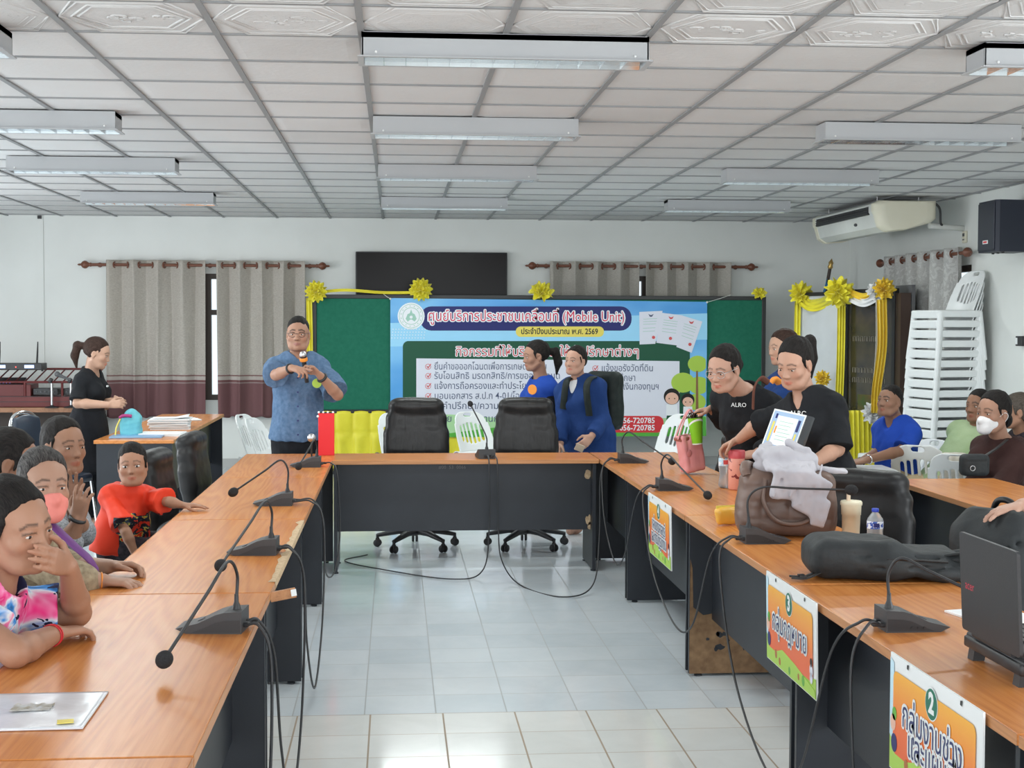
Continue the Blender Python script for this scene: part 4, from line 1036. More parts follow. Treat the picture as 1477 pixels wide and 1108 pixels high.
b = MB(); b.ball((.02, -.052, .03), .007, 8, 6); b.build('power_light', emit('red_led', (1, .1, .08), 2), rc)
for s in (-1, 1):
    b = MB(); b.tube([(s*.26, .1, -.02), (s*.26, .1, .0)], .012, 6); b.build('foot', M['black_plastic'], rc)
for x, lab in ((-3.66, 'silver microphone stand on the brown table nearer the receiver'), (-3.46, 'silver microphone stand with a dark clip beside the standing woman')):
    ms = thing('microphone_stand', lab, 'microphone stand', (x, 15.585, .74), 0, 'desk microphone stands')
    b = MB(); b.lathe([(.075, 0), (.07, .01), (.02, .018), (.012, .03)], seg=18); b.build('base', M['black_plastic'], ms)
    b = MB(); b.tube([(0, 0, .02), (0, 0, .26)], .014, 8); b.build('pole', M['steel'], ms)
    b = MB(); b.box((-.01, 0, .29), (.035, .05, .05), rot=rotm(0, .5, 0), bevel=.006); b.build('clip', M['black_plastic'], ms)
    if x > -3.5:
        b = MB(); b.tube([(0, -.02, .30), (-.07, -.05, .33), (-.11, -.06, .35)], [.012, .016, .024], 10); b.ball((-.125, -.065, .36), .03, 12, 8); b.build('microphone', M['mid_grey'], ms)
# ================================================================ CHAIRS
def make_exec(name='office_chair', leather=None, chrome=False):
    """faces -y (towards the viewer) at rotz 0"""
    leather = leather or M['leather']
    t = thing(name, 'x', 'chair')
    f = Fld((-.30, -.30, .38), (.30, .30, .60), .011)
    f.box((0, -.02, .475), (.255, .255, .055), rnd=.05, k=.02); f.ell((0, -.03, .52), (.2, .2, .03), k=.03)
    f.wrinkle(.002, 30, 2); fobj(f, 'seat', leather, t)
    f = Fld((-.32, .10, .42), (.32, .42, 1.18), .0095)
    R = np.array(rotm(-.13))
    f.box((0, .245, .64), (.243, .045, .22), R, rnd=.042, k=.03); f.box((0, .262, .82), (.228, .05, .16), R, rnd=.045, k=.04)
    f.box((0, .278, .95), (.205, .052, .12), R, rnd=.05, k=.03); f.cap((-.125, .270, 1.03), (.125, .270, 1.03), .060, k=.05)
    f.cap((-.235, .196, .85), (.235, .196, .85), .005, k=.010, op='s')
    for x in (-.014, .016): f.cap((x, .203, .87), (x*.8, .212, 1.06), .002, k=.008, op='s')
    f.wrinkle(.0016, 34, 5, 5, (1.6, .3, .5))
    fobj(f, 'backrest', leather, t)
    for s in (-1, 1):
        a = MB(); a.tube(spline([(s*.27, .17, .47), (s*.29, .16, .62), (s*.29, .05, .68), (s*.285, -.12, .675), (s*.28, -.16, .62), (s*.27, -.1, .47)], 6), .022, 10, squash=(1, 1)); a.build('armrest', M['black_plastic'], t)
    c = MB(); c.tube([(0, .02, .10), (0, .02, .43)], [.035, .024], 12); c.box((0, .02, .42), (.22, .24, .03), bevel=.01); c.build('gas_column', M['black_plastic'], t)
    mb = M['chrome'] if chrome else M['black_plastic']
    for k in range(5):
        an = 2*PI*k/5+.35; d = Vector((math.cos(an), math.sin(an), 0))
        b = MB(); b.tube([Vector((0, .02, .125)), Vector((0, .02, .12))+d*.14, Vector((0, .02, .085))+d*.30], [.032, .028, .018], 8, squash=(1, .8)); arm_ = b.build('base_arm', mb, t)
        w = MB(); e = Vector((0, .02, .035))+d*.30; sd = Vector((-d.y, d.x, 0))
        for s in (-1, 1):
            w.lathe([(.004, -.009), (.024, -.009), (.028, -.004), (.028, .004), (.024, .009), (.004, .009)], e+sd*(s*.014)+Vector((0, 0, -.006)), 14, Vector((0, 0, 1)).rotation_difference(sd).to_matrix())
        w.tube([e+Vector((0, 0, .02)), e+Vector((0, 0, .06))], .011, 8); w.box(e+Vector((0, 0, .022)), (.03, .03, .02), bevel=.006)
        w.build('caster', M['black_plastic'], arm_)
    return t
ex = make_exec(leather=M['leather_soft'])
ex.location = (.155, 10.42, 0); ex['label'] = 'black leather swivel chair behind the cross table, nearer the red box'; ex['group'] = 'leather chairs behind the cross table'
c2 = dup(ex, (.965, 10.42, 0), -.05, 'black leather swivel chair behind the cross table, nearer the woman in the navy jacket', 'leather chairs behind the cross table')
ex2 = make_exec()
ex2.location = (-1.05, 7.95, 0); ex2.scale = (1, 1, .87); ex2.rotation_euler.z = PI/2-.12; ex2['label'] = 'empty black swivel chair at the women table, nearer the child'; ex2['group'] = 'black swivel chairs at the table rows'
GB = 'black swivel chairs at the table rows'
dup(ex2, (-1.02, 9.2, 0), PI/2-.1, 'empty black swivel chair at the women table, nearer the speaking man', GB)
ex3 = make_exec(chrome=True)
ex3.scale = (1, 1, .88); ex3.location = (1.97, 8.62, 0); ex3.rotation_euler.z = -.98; ex3['label'] = 'black swivel chair behind the pink bag and the green cup'; ex3['group'] = GB
dup(ex3, (1.94, 7.66, 0), -1.08, 'black swivel chair behind the pink tumbler', GB)
dup(ex3, (2.05, 6.35, 0), -PI/2+.95, 'worn black leather chair beside the brown quilted bag', GB)
dup(ex3, (2.34, 5.30, 0), -PI/2+.25, 'black swivel chair behind the standing backpack', GB)

def slot2d(u, v, cu, cv, hu, hv):   # rounded slot distance
    r = min(hu, hv); qx = np.abs(u-cu)-(hu-r); qy = np.abs(v-cv)-(hv-r)
    return np.sqrt(np.maximum(qx, 0)**2+np.maximum(qy, 0)**2)-r
def make_plastic_chair():
    """white moulded chair facing -y"""
    t = thing('plastic_chair', 'x', 'chair')
    f = Fld((-.27, .06, .40), (.27, .42, .90), .0065)
    def back(X, Y, Z):
        v = Z-.44; yc = .175+.40*v; bend = 1.1*X*X
        n = (Y-(yc-bend*.9))
        w = .215-.10*np.clip(v-.12, 0, 1)
        top = np.sqrt(np.maximum(np.abs(X)-.06, 0)**2*1.0+np.maximum(v-.26, 0)**2*1.35)-.125
        body = np.maximum(np.abs(X)-w, np.maximum(top*np.where(v > .26, 1, -9)-0*X, -v))
        body = np.where(v > .26, np.maximum(np.abs(X)-w, top), np.maximum(np.abs(X)-w, -v))
        hole = slot2d(X, v, 0, .335, .045, .016)
        for cu in (-.12, -.072, -.024, .024, .072, .12): hole = np.minimum(hole, slot2d(X-cu*.0, v, cu*(1-.35*0), .165, .0135, .105-.012*abs(cu)/.05))
        return np.maximum(np.maximum(body, -hole), np.abs(n)-.0075)
    f.put((-.26, .08, .41), (.26, .41, .88), back, .004); fobj(f, 'backrest', M['white_plastic'], t)
    f = Fld((-.28, -.28, .34), (.28, .26, .52), .0085)
    f.box((0, -.01, .432), (.225, .215, .010), rnd=.01, k=.01); f.box((0, -.222, .405), (.21, .012, .035), rnd=.01, k=.02)
    for s in (-1, 1): f.box((s*.222, 0, .41), (.010, .21, .03), rnd=.009, k=.02)
    f.ell((0, 0, .475), (.17, .17, .045), k=.02, op='s')
    fobj(f, 'seat', M['white_plastic'], t)
    for sx in (-1, 1):
        for sy in (-1, 1):
            b = MB(); x0, y0 = sx*.205, sy*.195; x1, y1 = sx*.235, sy*.245
            b.tube([(x0, y0, .43), ((x0+x1)/2, (y0+y1)/2, .2), (x1, y1, 0)], [.034, .029, .022], 8, squash=(1, .8)); b.build('leg', M['white_plastic'], t)
    return t
pc = make_plastic_chair()
SX, SY, SROT = 4.90, 12.55, -1.36
for k in range(16):
    o = pc if k == 0 else dup(pc, (0, 0, 0))
    q = k*.089; o.rotation_euler.z = SROT; bk = Vector((math.sin(-SROT), math.cos(SROT), 0))*0
    o.location = (SX+.004*k, SY, q)
    o['label'] = 'white plastic chair in the tall stack by the floral curtain'; o['group'] = 'stacked white plastic chairs'
pc2 = dup(pc, (0, 0, 0)); pc2.location = (4.62, 12.95, .0); pc2.rotation_euler.z = -1.15; pc2['label'] = 'lower white plastic chair standing behind the tall stack'; pc2['group'] = 'white plastic chairs'
def wchair(px, py, y, rz, lab):
    p = at(px, py, y); dup(pc, (p.x, y, 0), rz, lab, 'white plastic chairs')
wchair(392, 640, 13.2, 1.2, 'white plastic chair left of the speaking man, nearer the paper desk')
wchair(408, 640, 12.7, 1.25, 'white plastic chair at the elbow side of the speaking man, overlapping another')
wchair(702, 640, 13.4, .6, 'white plastic chair showing between the two leather chairs')
wchair(955, 640, 13.0, -.9, 'white plastic chair in front of the phone numbers on the banner')
wchair(590, 640, 13.2, .5, 'white plastic chair peeking from behind the leather chair by the red box')
wchair(1338, 660, 9.95, 2.55, 'empty white plastic chair between the blue polo man and the handbag')
wchair(1396, 664, 9.25, 2.5, 'empty white plastic chair just before the woman in the brown hoodie')
# blue padded chair with a chrome frame, far left
bc = thing('banquet_chair', 'blue padded chair with a chrome frame behind the seated women', 'chair', (-2.60, 11.15, 0), PI/2-.35)
M['navy_vinyl'] = m_noisy('navy_vinyl', (0.025, 0.035, 0.055), (0.04, 0.052, 0.075), 4, .35, .15, 30)
f = Fld((-.25, .12, .45), (.25, .36, .98), .01); f.box((0, .24, .72), (.17, .03, .2), np.array(rotm(-.1)), rnd=.028, k=.01); f.ell((0, .25, .84), (.17, .035, .1), k=.02); fobj(f, 'backrest', M['navy_vinyl'], bc)
f = Fld((-.27, -.27, .38), (.27, .27, .52), .012); f.box((0, 0, .45), (.21, .21, .035), rnd=.03); fobj(f, 'seat', M['navy_vinyl'], bc)
b = MB(); b.tube(spline([(-.19, .2, .42), (-.2, .23, .7), (-.16, .27, .9), (0, .28, .955), (.16, .27, .9), (.2, .23, .7), (.19, .2, .42)], 7), .013, 8); b.build('back_frame', M['chrome'], bc)
for sx in (-1, 1):
    for sy in (-1, 1):
        b = MB(); b.tube([(sx*.19, sy*.19, .44), (sx*.21, sy*.24, 0)], .012, 8); b.build('leg', M['chrome'], bc)

# ================================================================ CONFERENCE MICROPHONES
def mic_base(t):
    b = MB()
    prof = [(-.095, 0), (.065, 0), (.095, .014), (.03, .030), (-.02, .054), (-.045, .061), (-.095, .064)]
    b.prism(prof, -.055, .055, Matrix(((1, 0, 0, 0), (0, 0, 1, 0), (0, 1, 0, 0), (0, 0, 0, 1))), True)
    b.sm = [False]*len(b.sm); mb_ = b.build('base', M['dark_grey'], t)
    for q in (-1, 1):
        s_ = MB(); s_.prism([(-.092, .004), (.05, .004), (.02, .014), (-.02, .032), (-.045, .038), (-.092, .040)], 0, .001, Matrix(((1, 0, 0, 0), (0, 0, 1, q*.0555), (0, 1, 0, 0), (0, 0, 0, 1)))); s_.build('side_inlay', M['black_plastic'], mb_)
    for x in (-.02, .0, .018):
        k = MB(); k.lathe([(.004, 0), (.004, .002)], (x, -.0565, .014), 8, rotm(PI/2)); k.build('jack', M['black_plastic'], mb_)
    k = MB(); k.box((.032, 0, .031), (.018, .02, .004), rot=rotm(0, .4, 0)); k.build('button', M['mid_grey'], mb_)
    k = MB(); k.box((-.1, -.028, .02), (.02, .026, .014), bevel=.003, seg=1); k.box((-.1, .012, .02), (.02, .026, .014), bevel=.003, seg=1); k.box((-.118, -.028, .02), (.025, .018, .012), bevel=.003, seg=1); k.build('plug', M['black_plastic'], t)
    c = MB(); c.lathe([(.013, 0), (.011, .012), (.007, .022), (.006, .045)], (-.07, 0, .061), 12); c.build('collar', M['black_plastic'], t)
GM = 'gooseneck conference microphones'
def mic(label, loc, rz, bend, head_r=.022, metal=False, group=GM):
    """bend: list of local points of the neck after the collar, the last one is the head"""
    t = thing('gooseneck_microphone', label, 'microphone', loc, rz, group)
    mic_base(t)
    pts = spline([(-.07, 0, .09)]+bend, 8)
    n = MB(); n.tube(pts, .0048, 8); n.build('gooseneck', M['black_plastic'], t)
    d = (pts[-1]-pts[-2]).normalized(); R_ = Vector((0, 0, 1)).rotation_difference(d).to_matrix()
    h = MB(); h.ball(pts[-1]+d*head_r*.9, (head_r, head_r, head_r*1.2), 20, 14, R_); h.build('windscreen', M['steel'] if metal else M['foam'], t)
    return t
def mic_at(label, base, head, up, rz, hz, head_r=.022, metal=False):
    """head: world point of the windscreen; up: height of the bend"""
    bl_ = Vector(base); inv = Matrix.Rotation(-rz, 3, 'Z'); h = inv @ (Vector(head)-bl_); h.z = hz
    c = Vector((-.07, 0, .09)); k = Vector((-.07, 0, up)); q = k.lerp(h, .14); q.z = up+.012
    pts = [Vector((-.072, 0, up-.035)), q] + [q.lerp(h, s_) for s_ in (.35, .65)]+[h]
    return mic(label, bl_, rz, pts, head_r, metal)
# women row: sockets towards the aisle, the sloping front towards the seats
for lab, base, head, up, rz, hz in (
    ('gooseneck microphone at the end of the women row beside the red box', (-.56, 8.95, .75), (-.575, 8.62, 0), .16, PI, .045),
    ('gooseneck microphone nearest the child on the women table', (-.60, 7.06, .75), (-.765, 6.95, 0), .21, PI, .088),
    ('gooseneck microphone on the table with the chipped edge', (-.55, 5.56, .75), (-.60, 5.0, 0), .20, PI-.05, .058),
    ('large gooseneck microphone in front of the envelope', (-.53, 4.17, .75), (-.575, 3.63, 0), .20, PI-.1, .052),
    ('gooseneck microphone beside the pink bag on the sign row', (1.53, 9.1, .75), (1.70, 8.75, 0), .19, 0, .05),
    ('gooseneck microphone above the small sign 4', (1.50, 7.58, .75), (1.57, 7.12, 0), .185, 0, .035),
    ('gooseneck microphone before the brown quilted bag', (1.51, 5.72, .75), (1.815, 5.62, 0), .215, 0, .225),
    ('gooseneck microphone above sign 2 beside the laptop', (1.51, 4.05, .75), (1.64, 3.88, 0), .20, 0, .13)):
    mic_at(lab, base, head, up, rz, hz)
p = (0.595, 9.5, .75)
mic('gooseneck microphone alone on the cross table', p, PI/2+.1, [(-.06, .0, .14), (-.02, .03, .22), (.03, .07, .31), (.05, .085, .345)], .018)
sm = thing('desk_microphone', 'small silver headed microphone on a thin stand beside the red box', 'microphone', (-.545, 9.35, .75))
b = MB(); b.lathe([(.045, 0), (.043, .01), (.01, .015)], seg=18); b.build('base', M['black_plastic'], sm)
b = MB(); b.tube([(0, 0, .01), (0, -.02, .1), (.005, -.03, .15)], .006, 8); b.build('stem', M['black_plastic'], sm)
b = MB(); b.tube([(0, .05, .13), (0, .0, .145)], .014, 10); b.ball((0, -.015, .15), .028, 16, 10); b.build('microphone_head', M['steel'], sm)
M['cable'] = M['rubber']
def cable(label, pts, r=.0045, n=10, cat='cable', name='microphone_cable'):
    b = MB(); b.tube(spline(pts, n), r, 6); o = b.build(name, M['cable']); setp(o, label, cat, 'black microphone cables'); return o
xl, xr = -.36, 1.30
cable('black cable drooping from the far women row microphone to the next', [(-.455, 8.95, .77), (-.40, 8.94, .772), (xl, 8.9, .7), (xl+.02, 8.75, .35), (xl+.01, 8.2, .22), (xl-.01, 7.6, .32), (xl, 7.15, .66), (-.41, 7.08, .772), (-.49, 7.06, .77)])
cable('black cable drooping from the microphone nearest the child to the chipped table', [(-.49, 7.02, .77), (-.41, 7.0, .772), (xl+.01, 6.95, .68), (xl+.02, 6.7, .30), (xl+.01, 6.2, .06), (xl, 5.8, .35), (xl, 5.62, .66), (-.41, 5.58, .772), (-.455, 5.56, .77)])
cable('black cable from the chipped table microphone down towards the floor', [(-.455, 5.53, .77), (-.40, 5.51, .772), (xl+.01, 5.48, .66), (xl+.02, 5.2, .25), (xl+.01, 4.8, .02), (xl, 4.5, .3), (xl, 4.25, .66), (-.40, 4.19, .772), (-.435, 4.17, .77)])
cable('black cable falling from the large microphone past the table side', [(-.435, 4.13, .77), (-.39, 4.11, .772), (xl+.005, 4.08, .68), (xl+.01, 4.0, .4), (xl-.0, 3.85, .18), (xl+.01, 3.6, .05)])
cable('black cable looping between the pink bag microphone and the sign 4 microphone', [(1.425, 9.1, .77), (1.37, 9.08, .772), (xr+.02, 9.05, .7), (xr, 8.8, .42), (xr-.01, 8.3, .24), (xr-.01, 7.95, .34), (xr, 7.65, .68), (1.35, 7.58, .772), (1.395, 7.58, .77)])
cable('black cable looping from the sign 4 microphone to the brown bag microphone', [(1.395, 7.54, .77), (1.345, 7.52, .772), (xr+.01, 7.48, .7), (xr-.005, 7.1, .40), (xr-.01, 6.5, .25), (xr-.01, 6.1, .33), (xr, 5.8, .68), (1.355, 5.72, .772), (1.405, 5.72, .77)])
cable('black cable looping low from the brown bag microphone past sign 3', [(1.405, 5.69, .77), (1.35, 5.67, .772), (xr, 5.63, .68), (xr-.015, 5.3, .3), (xr-.015, 4.8, .09), (xr-.01, 4.45, .2), (xr, 4.15, .66), (1.355, 4.05, .772), (1.405, 4.05, .77)])
cable('black cable hanging straight down from the microphone above sign 2', [(1.405, 4.02, .77), (1.36, 4.0, .772), (xr, 3.96, .66), (xr-.005, 3.9, .3), (xr, 3.85, .06)])
cable('black cable from the cross table microphone to the floor by the swivel chair', [(.60, 9.40, .772), (.605, 9.33, .772), (.61, 9.29, .7), (.61, 9.28, .3), (.56, 9.2, .04), (.35, 9.1, .008), (-.1, 9.5, .008), (-.35, 9.85, .008), (-.2, 10.1, .008)])
cable('black cable from the cross table microphone looping over the floor to the sign row', [(.645, 9.40, .772), (.655, 9.33, .772), (.665, 9.29, .7), (.67, 9.28, .3), (.69, 9.2, .1), (.78, 8.85, .008), (1.0, 8.45, .008), (1.2, 8.6, .05), (1.29, 8.95, .3), (1.31, 9.05, .66), (1.37, 9.12, .772), (1.425, 9.13, .77)])

# ================================================================ SIGNS HANGING ON THE SIGN ROW
M['s_white'] = flat('sign_white', (0.80, 0.82, 0.82), .35)
m = mat('sign_sunset', (0.85, 0.4, 0.1), .35, spec=.3); nt = NT(m); x, y, z = nt.sep(nt.coord()); 
nt.base(nt.ramp(nt.math('MULTIPLY_ADD', z, 2.2, .18), [(0.0, (0.80, 0.09, 0.035)), (0.45, (0.84, 0.16, 0.04)), (0.75, (0.86, 0.40, 0.05)), (1.0, (0.88, 0.62, 0.10))]))
M['s_sun'] = m
M['s_grass'] = flat('sign_grass', (0.42, 0.66, 0.10), .4); M['s_grass2'] = flat('sign_grass_dark', (0.14, 0.42, 0.06), .4)
M['s_circle'] = flat('sign_number_green', (0.02, 0.16, 0.10), .4); M['s_blue'] = flat('sign_letter_blue', (0.035, 0.045, 0.15), .4)
M['s_sky'] = flat('sign_sky', (0.55, 0.75, 0.85), .4); M['s_bronze'] = flat('sign_cow', (0.45, 0.16, 0.05), .4); M['s_tape'] = flat('sign_dark_tape', (0.03, 0.03, 0.03), .4)
def make_sign(label, y, num, lines, w=.61, h=.315, ztop=.757, lean=0.0, sz=.10):
    """the board hangs on the table edge, facing -x; local frame: u towards the viewer (-y), v up"""
    t = thing('table_sign', label, 'sign', (1.338, y, ztop-h), 0, 'numbered signs on the table fronts'); t.rotation_euler = (0, lean, 0)
    def fr(lay): return Matrix(((0, 0, -1, -.004-.0005*lay), (-1, 0, 0, 0), (0, 1, 0, 0), (0, 0, 0, 1)))
    b = MB(); b.box((0, 0, h/2), (.005, w, h)); b.build('board', M['s_white'], t)
    def shp(name, poly, m, lay):
        b = MB(); b.prism(poly, 0, .0003, fr(lay)); return b.build(name, m, t)
    mg = .022
    shp('print', [(-w/2+.004, .004), (w/2-.004, .004), (w/2-.004, h*.22), (w*.2, h*.13), (-w*.1, h*.16), (-w/2+.004, h*.32)], M['s_grass'], 0)
    shp('print', [(-w/2+.004, .3*h), (-w/2+mg+.01, .25*h), (-w/2+mg+.01, .93*h), (-w/2+.004, .96*h)], M['s_sky'], 1)
    of_ = shp('orange_field', rrect(-w/2+mg+.008, h*.16, w/2-mg-.012, h-mg-.02, .022, 6), M['s_sun'], 2)
    shp('print', [(-w/2+.01, .006), (w/2-.006, .006), (w/2-.01, h*.10), (w*.1, h*.2), (-w*.15, h*.24), (-w*.33, h*.14)], M['s_grass'], 3)
    for (u, v, r, m_) in ((-w*.43, h*.50, .016, M['s_grass2']), (-w*.445, h*.42, .02, M['b_skin']), (-w*.43, h*.25, .022, M['b_navy']), (-w*.28, h*.14, .014, M['s_bronze']), (-w*.2, h*.09, .012, M['s_bronze']), (w*.18, h*.10, .01, M['s_bronze']), (w*.42, h*.36, .013, M['b_hair']), (w*.42, h*.28, .018, M['b_lav']), (w*.42, h*.2, .016, M['b_lav']), (w*.27, h*.1, .016, M['s_grass2']), (0, h*.08, .012, M['s_grass2'])):
        shp('print', [(u+r*math.cos(2*PI*k/14), v+r*1.15*math.sin(2*PI*k/14)) for k in range(14)], m_, 4)
    shp('number_disc', [(.0+.042*math.cos(2*PI*k/28), h*.80+.042*math.sin(2*PI*k/28)) for k in range(28)], M['s_white'], 4)
    nd_ = shp('number_disc', [(.0+.039*math.cos(2*PI*k/28), h*.80+.039*math.sin(2*PI*k/28)) for k in range(28)], M['s_circle'], 5)
    F = fr(6); F.translation += Vector((0, 0, h*.80)); text_mesh('number', num, .072, M['s_white'], nd_, F, 'CENTER', .003, .0002)
    for k, (ln, wd) in enumerate(lines):
        v = h*(.50 if len(lines) == 1 else .545-.21*k)
        F = fr(6); F.translation += Vector((0, 0, v)); text_mesh('lettering', ln, sz, M['s_white'], of_, F, 'CENTER', 0, 0, 0, wd, .0075)
        F = fr(8); F.translation += Vector((0, 0, v)); text_mesh('lettering', ln, sz, M['s_blue'], of_, F, 'CENTER', 0, 0, 0, wd*.985)
    for u in (-w*.28, w*.3): shp('tape', [(u-.006, h-.016), (u+.005, h-.018), (u+.006, h-.004), (u-.005, h-.006)], M['s_tape'], 2)
    return t
make_sign('sign with number 4, smallest in view, hanging on the table front', 7.12, '4', [('กลุ่มยุทธศาสตร์', .36), ('และการปฏิรูปที่ดิน', .40)], sz=.085, lean=-.02)
make_sign('sign with number 3 hanging on the front of the brown bag table', 4.71, '3', [('กลุ่มกฎหมาย', .42)], lean=-.02)
make_sign('sign with number 2 hanging on the front of the laptop table', 3.43, '2', [('กลุ่มงานช่าง', .40), ('และแผนที่', .31)])
# ================================================================ PEOPLE
def m_skin(name):
    m = mat(name, (0.5, 0.3, 0.2), 0.48, spec=0.35); t = NT(m)
    a = t.new('ShaderNodeAttribute', attribute_name='Col')
    v = t.coord((1, 1, 1)); n_ = t.noise(v, 45, 4, .6)
    t.base(t.mix(t.math('MULTIPLY', n_, .16), a.outputs['Color'], (0.16, 0.07, 0.045)))
    t.bump(t.noise(v, 380, 2), 0.12, .002)
    b = t.b; b.inputs['Subsurface Weight'].default_value = 0.0
    return m
M['skin'] = m_skin('skin')
def m_hair(name, c1, c2, stretch=(1, 1, 1)):
    m = mat(name, c1, .62, spec=.14); t = NT(m)
    at_ = t.new('ShaderNodeAttribute', attribute_name='Col'); mp = t.new('ShaderNodeMapping'); mp.inputs['Scale'].default_value = (1, .10, .13); t.link(at_.outputs['Vector'], mp.inputs['Vector'])
    n_ = t.noise(mp.outputs['Vector'], 420, 3, .6, .3)
    t.base(t.ramp(n_, [(.35, c1), (.7, c2)])); t.bump(n_, .7, .006); return m
M['hair'] = m_hair('black_hair', (0.008, 0.007, 0.007), (0.024, 0.020, 0.018)); M['hair_brown'] = m_hair('brown_hair', (0.022, 0.012, 0.009), (0.06, 0.034, 0.026))
M['hair_grey'] = m_hair('greying_hair', (0.012, 0.011, 0.011), (0.11, 0.10, 0.095)); M['hair_dull'] = m_hair('dull_brown_hair', (0.05, 0.04, 0.032), (0.12, 0.10, 0.085))
M['eye_white'] = mat('eye_white', (0.62, 0.60, 0.57), .25); M['iris'] = mat('iris', (0.012, 0.008, 0.006), .15)
def cloth(name, c1, c2=None, scale=6, rough=.85, bump=.55, bscale=13, **kw):
    c2 = c2 or tuple(min(1, x*1.25+.004) for x in c1)
    return m_noisy(name, c1, c2, scale, rough, bump, bscale, spec=.2, bdist=.015, **kw)
def fw(a): return np.array((math.sin(a), -math.cos(a), 0.0))
def nrm(v): v = np.array(v, float); return v/max(1e-9, np.linalg.norm(v))
UP = np.array((0, 0, 1.0))
def head_frame(yaw, pitch=0, roll=0):
    f = fw(yaw); r = np.cross(f, UP); u = UP
    f2 = f*math.cos(pitch)-u*math.sin(pitch); u2 = np.cross(r, f2)
    r2 = r*math.cos(roll)+u2*math.sin(roll); u3 = -r*math.sin(roll)+u2*math.cos(roll)
    return np.stack([r2, f2, u3], 1)      # columns: right, forward, up
def add_head(f, c, R, s, male=False, fat=1.0, child=False):
    j = 1.0 if male else (.80 if child else .88); nz = 1.0 if male else (.72 if child else .86)
    def w(p): return c+R@(np.array(p, float)*s)
    def E(p, r, k=.012, op='u'): f.ell(w(p), np.array(r)*s, R, k, op)
    def K(a, b, ra, rb=None, k=.008, op='u'): f.cap(w(a), w(b), ra*s, None if rb is None else rb*s, k, op)
    E((0, -.018, .034), (.073, .092, .082), .02); E((0, .012, .012), (.067, .080, .090), .02)
    E((0, .022, -.040), (.056*fat*(1 if male else .96), .066, .068), .025)
    K((-.03*fat*j, .05, -.090), (.03*fat*j, .05, -.090), .020, k=.03); E((0, .070, -.092), (.021, .019, .019), .018)
    for q in (-1, 1):
        E((q*.040, .052, -.026), (.023*fat, .022, .020), .02); K((q*.054*fat, -.005, -.055), (q*.042*fat*j, .035, -.085), .019, k=.025)
        K((q*.013, .082 if male else .079, .023), (q*.046, .066 if male else .063, .022), .008, .007, k=.014)
        E((q*.032, .097, .000), (.019, .014, .012), .014, 's')
        E((q*.031, .0695, .000), (.018, .0145, .0145), .006)
        K((q*.016, .083, .0055), (q*.031, .0868, .0105), .0035, k=.004); K((q*.031, .0868, .0105), (q*.047, .077, .004), .0035, k=.004)
        K((q*.018, .082, -.0085), (q*.044, .076, -.007), .0028, k=.006)
        E((q*.0125*nz, .080+.014*nz, -.034), (.0095*nz, .010*nz, .0085*nz), .006)
        E((q*.076, -.012, -.008), (.008, .019, .030), .005); E((q*.082, -.006, -.006), (.006, .010, .018), .004, 's'); E((q*.074, -.008, -.032), (.008, .009, .010), .006)
    K((0, .082, .010), (0, .083+.016*nz, -.028), .0075*nz, .0115*nz, k=.012); E((0, .084+.018*nz, -.031), (.0115*nz, .011*nz, .0095*nz), .006)
    for q in (-1, 1): E((q*.0065, .104, -.041), (.0035, .005, .004), .003, 's')
    K((-.019, .080, -.0605), (0, .091, -.0585), .005, .0065, k=.005); K((.019, .080, -.0605), (0, .091, -.0585), .005, .0065, k=.005)
    K((-.016, .080, -.070), (.016, .080, -.070), .0065, k=.006); E((0, .086, -.071), (.014, .008, .0065), .005)
    K((-.026, .083, -.0653), (.026, .083, -.0653), .0016, k=.004, op='s')
def face_cols(base, lip, brow, c, R, s, male, lips=True):
    base = np.array(base); lip = np.array(lip); brow = np.array(brow)
    def fn(V):
        L = (V-c)@R/s; x, y, z = np.abs(L[:, 0]), L[:, 1], L[:, 2]; col = np.tile(base, (len(V), 1))
        def blend(wt, cc): 
            wt = np.clip(wt, 0, 1)[:, None]; col[:] = col*(1-wt)+np.array(cc)*wt
        if lips:
            e = 1-((x/.026)**2+((z+.0655)/.0115)**2); blend(np.where((y > .06) & (y < .0985), np.clip(e*3, 0, .85), 0), lip)
        bz = .0275+.004*np.clip(x/.03, 0, 1)-.010*np.clip((x-.034)/.015, 0, 1)
        blend(np.where((y > .045) & (y < .096) & (x > .010) & (x < .052), np.clip(1.3-np.abs(z-bz)/(.0055 if male else .0042), 0, .9), 0), brow)
        ez = .0105-.2*np.abs(x-.031)
        blend(np.where((y > .055) & (y < .096) & (x > .014) & (x < .049), np.clip(1.15-np.abs(z-ez)/.0032, 0, .85), 0), brow*.7)
        blend(np.where((y > .085) & (y < .108) & (x < .012), np.clip(1.2-np.hypot((x-.0065)/.004, (z+.0405)/.003), 0, .8), 0), base*.15)
        blend(np.where((y > .03) & (z < 0) & (z > -.05), np.clip(1-np.hypot(x-.042, z+.028)/.02, 0, .25), 0), base*np.array((1.12, .82, .78)))
        return np.clip(col, 0, 1)
    return fn
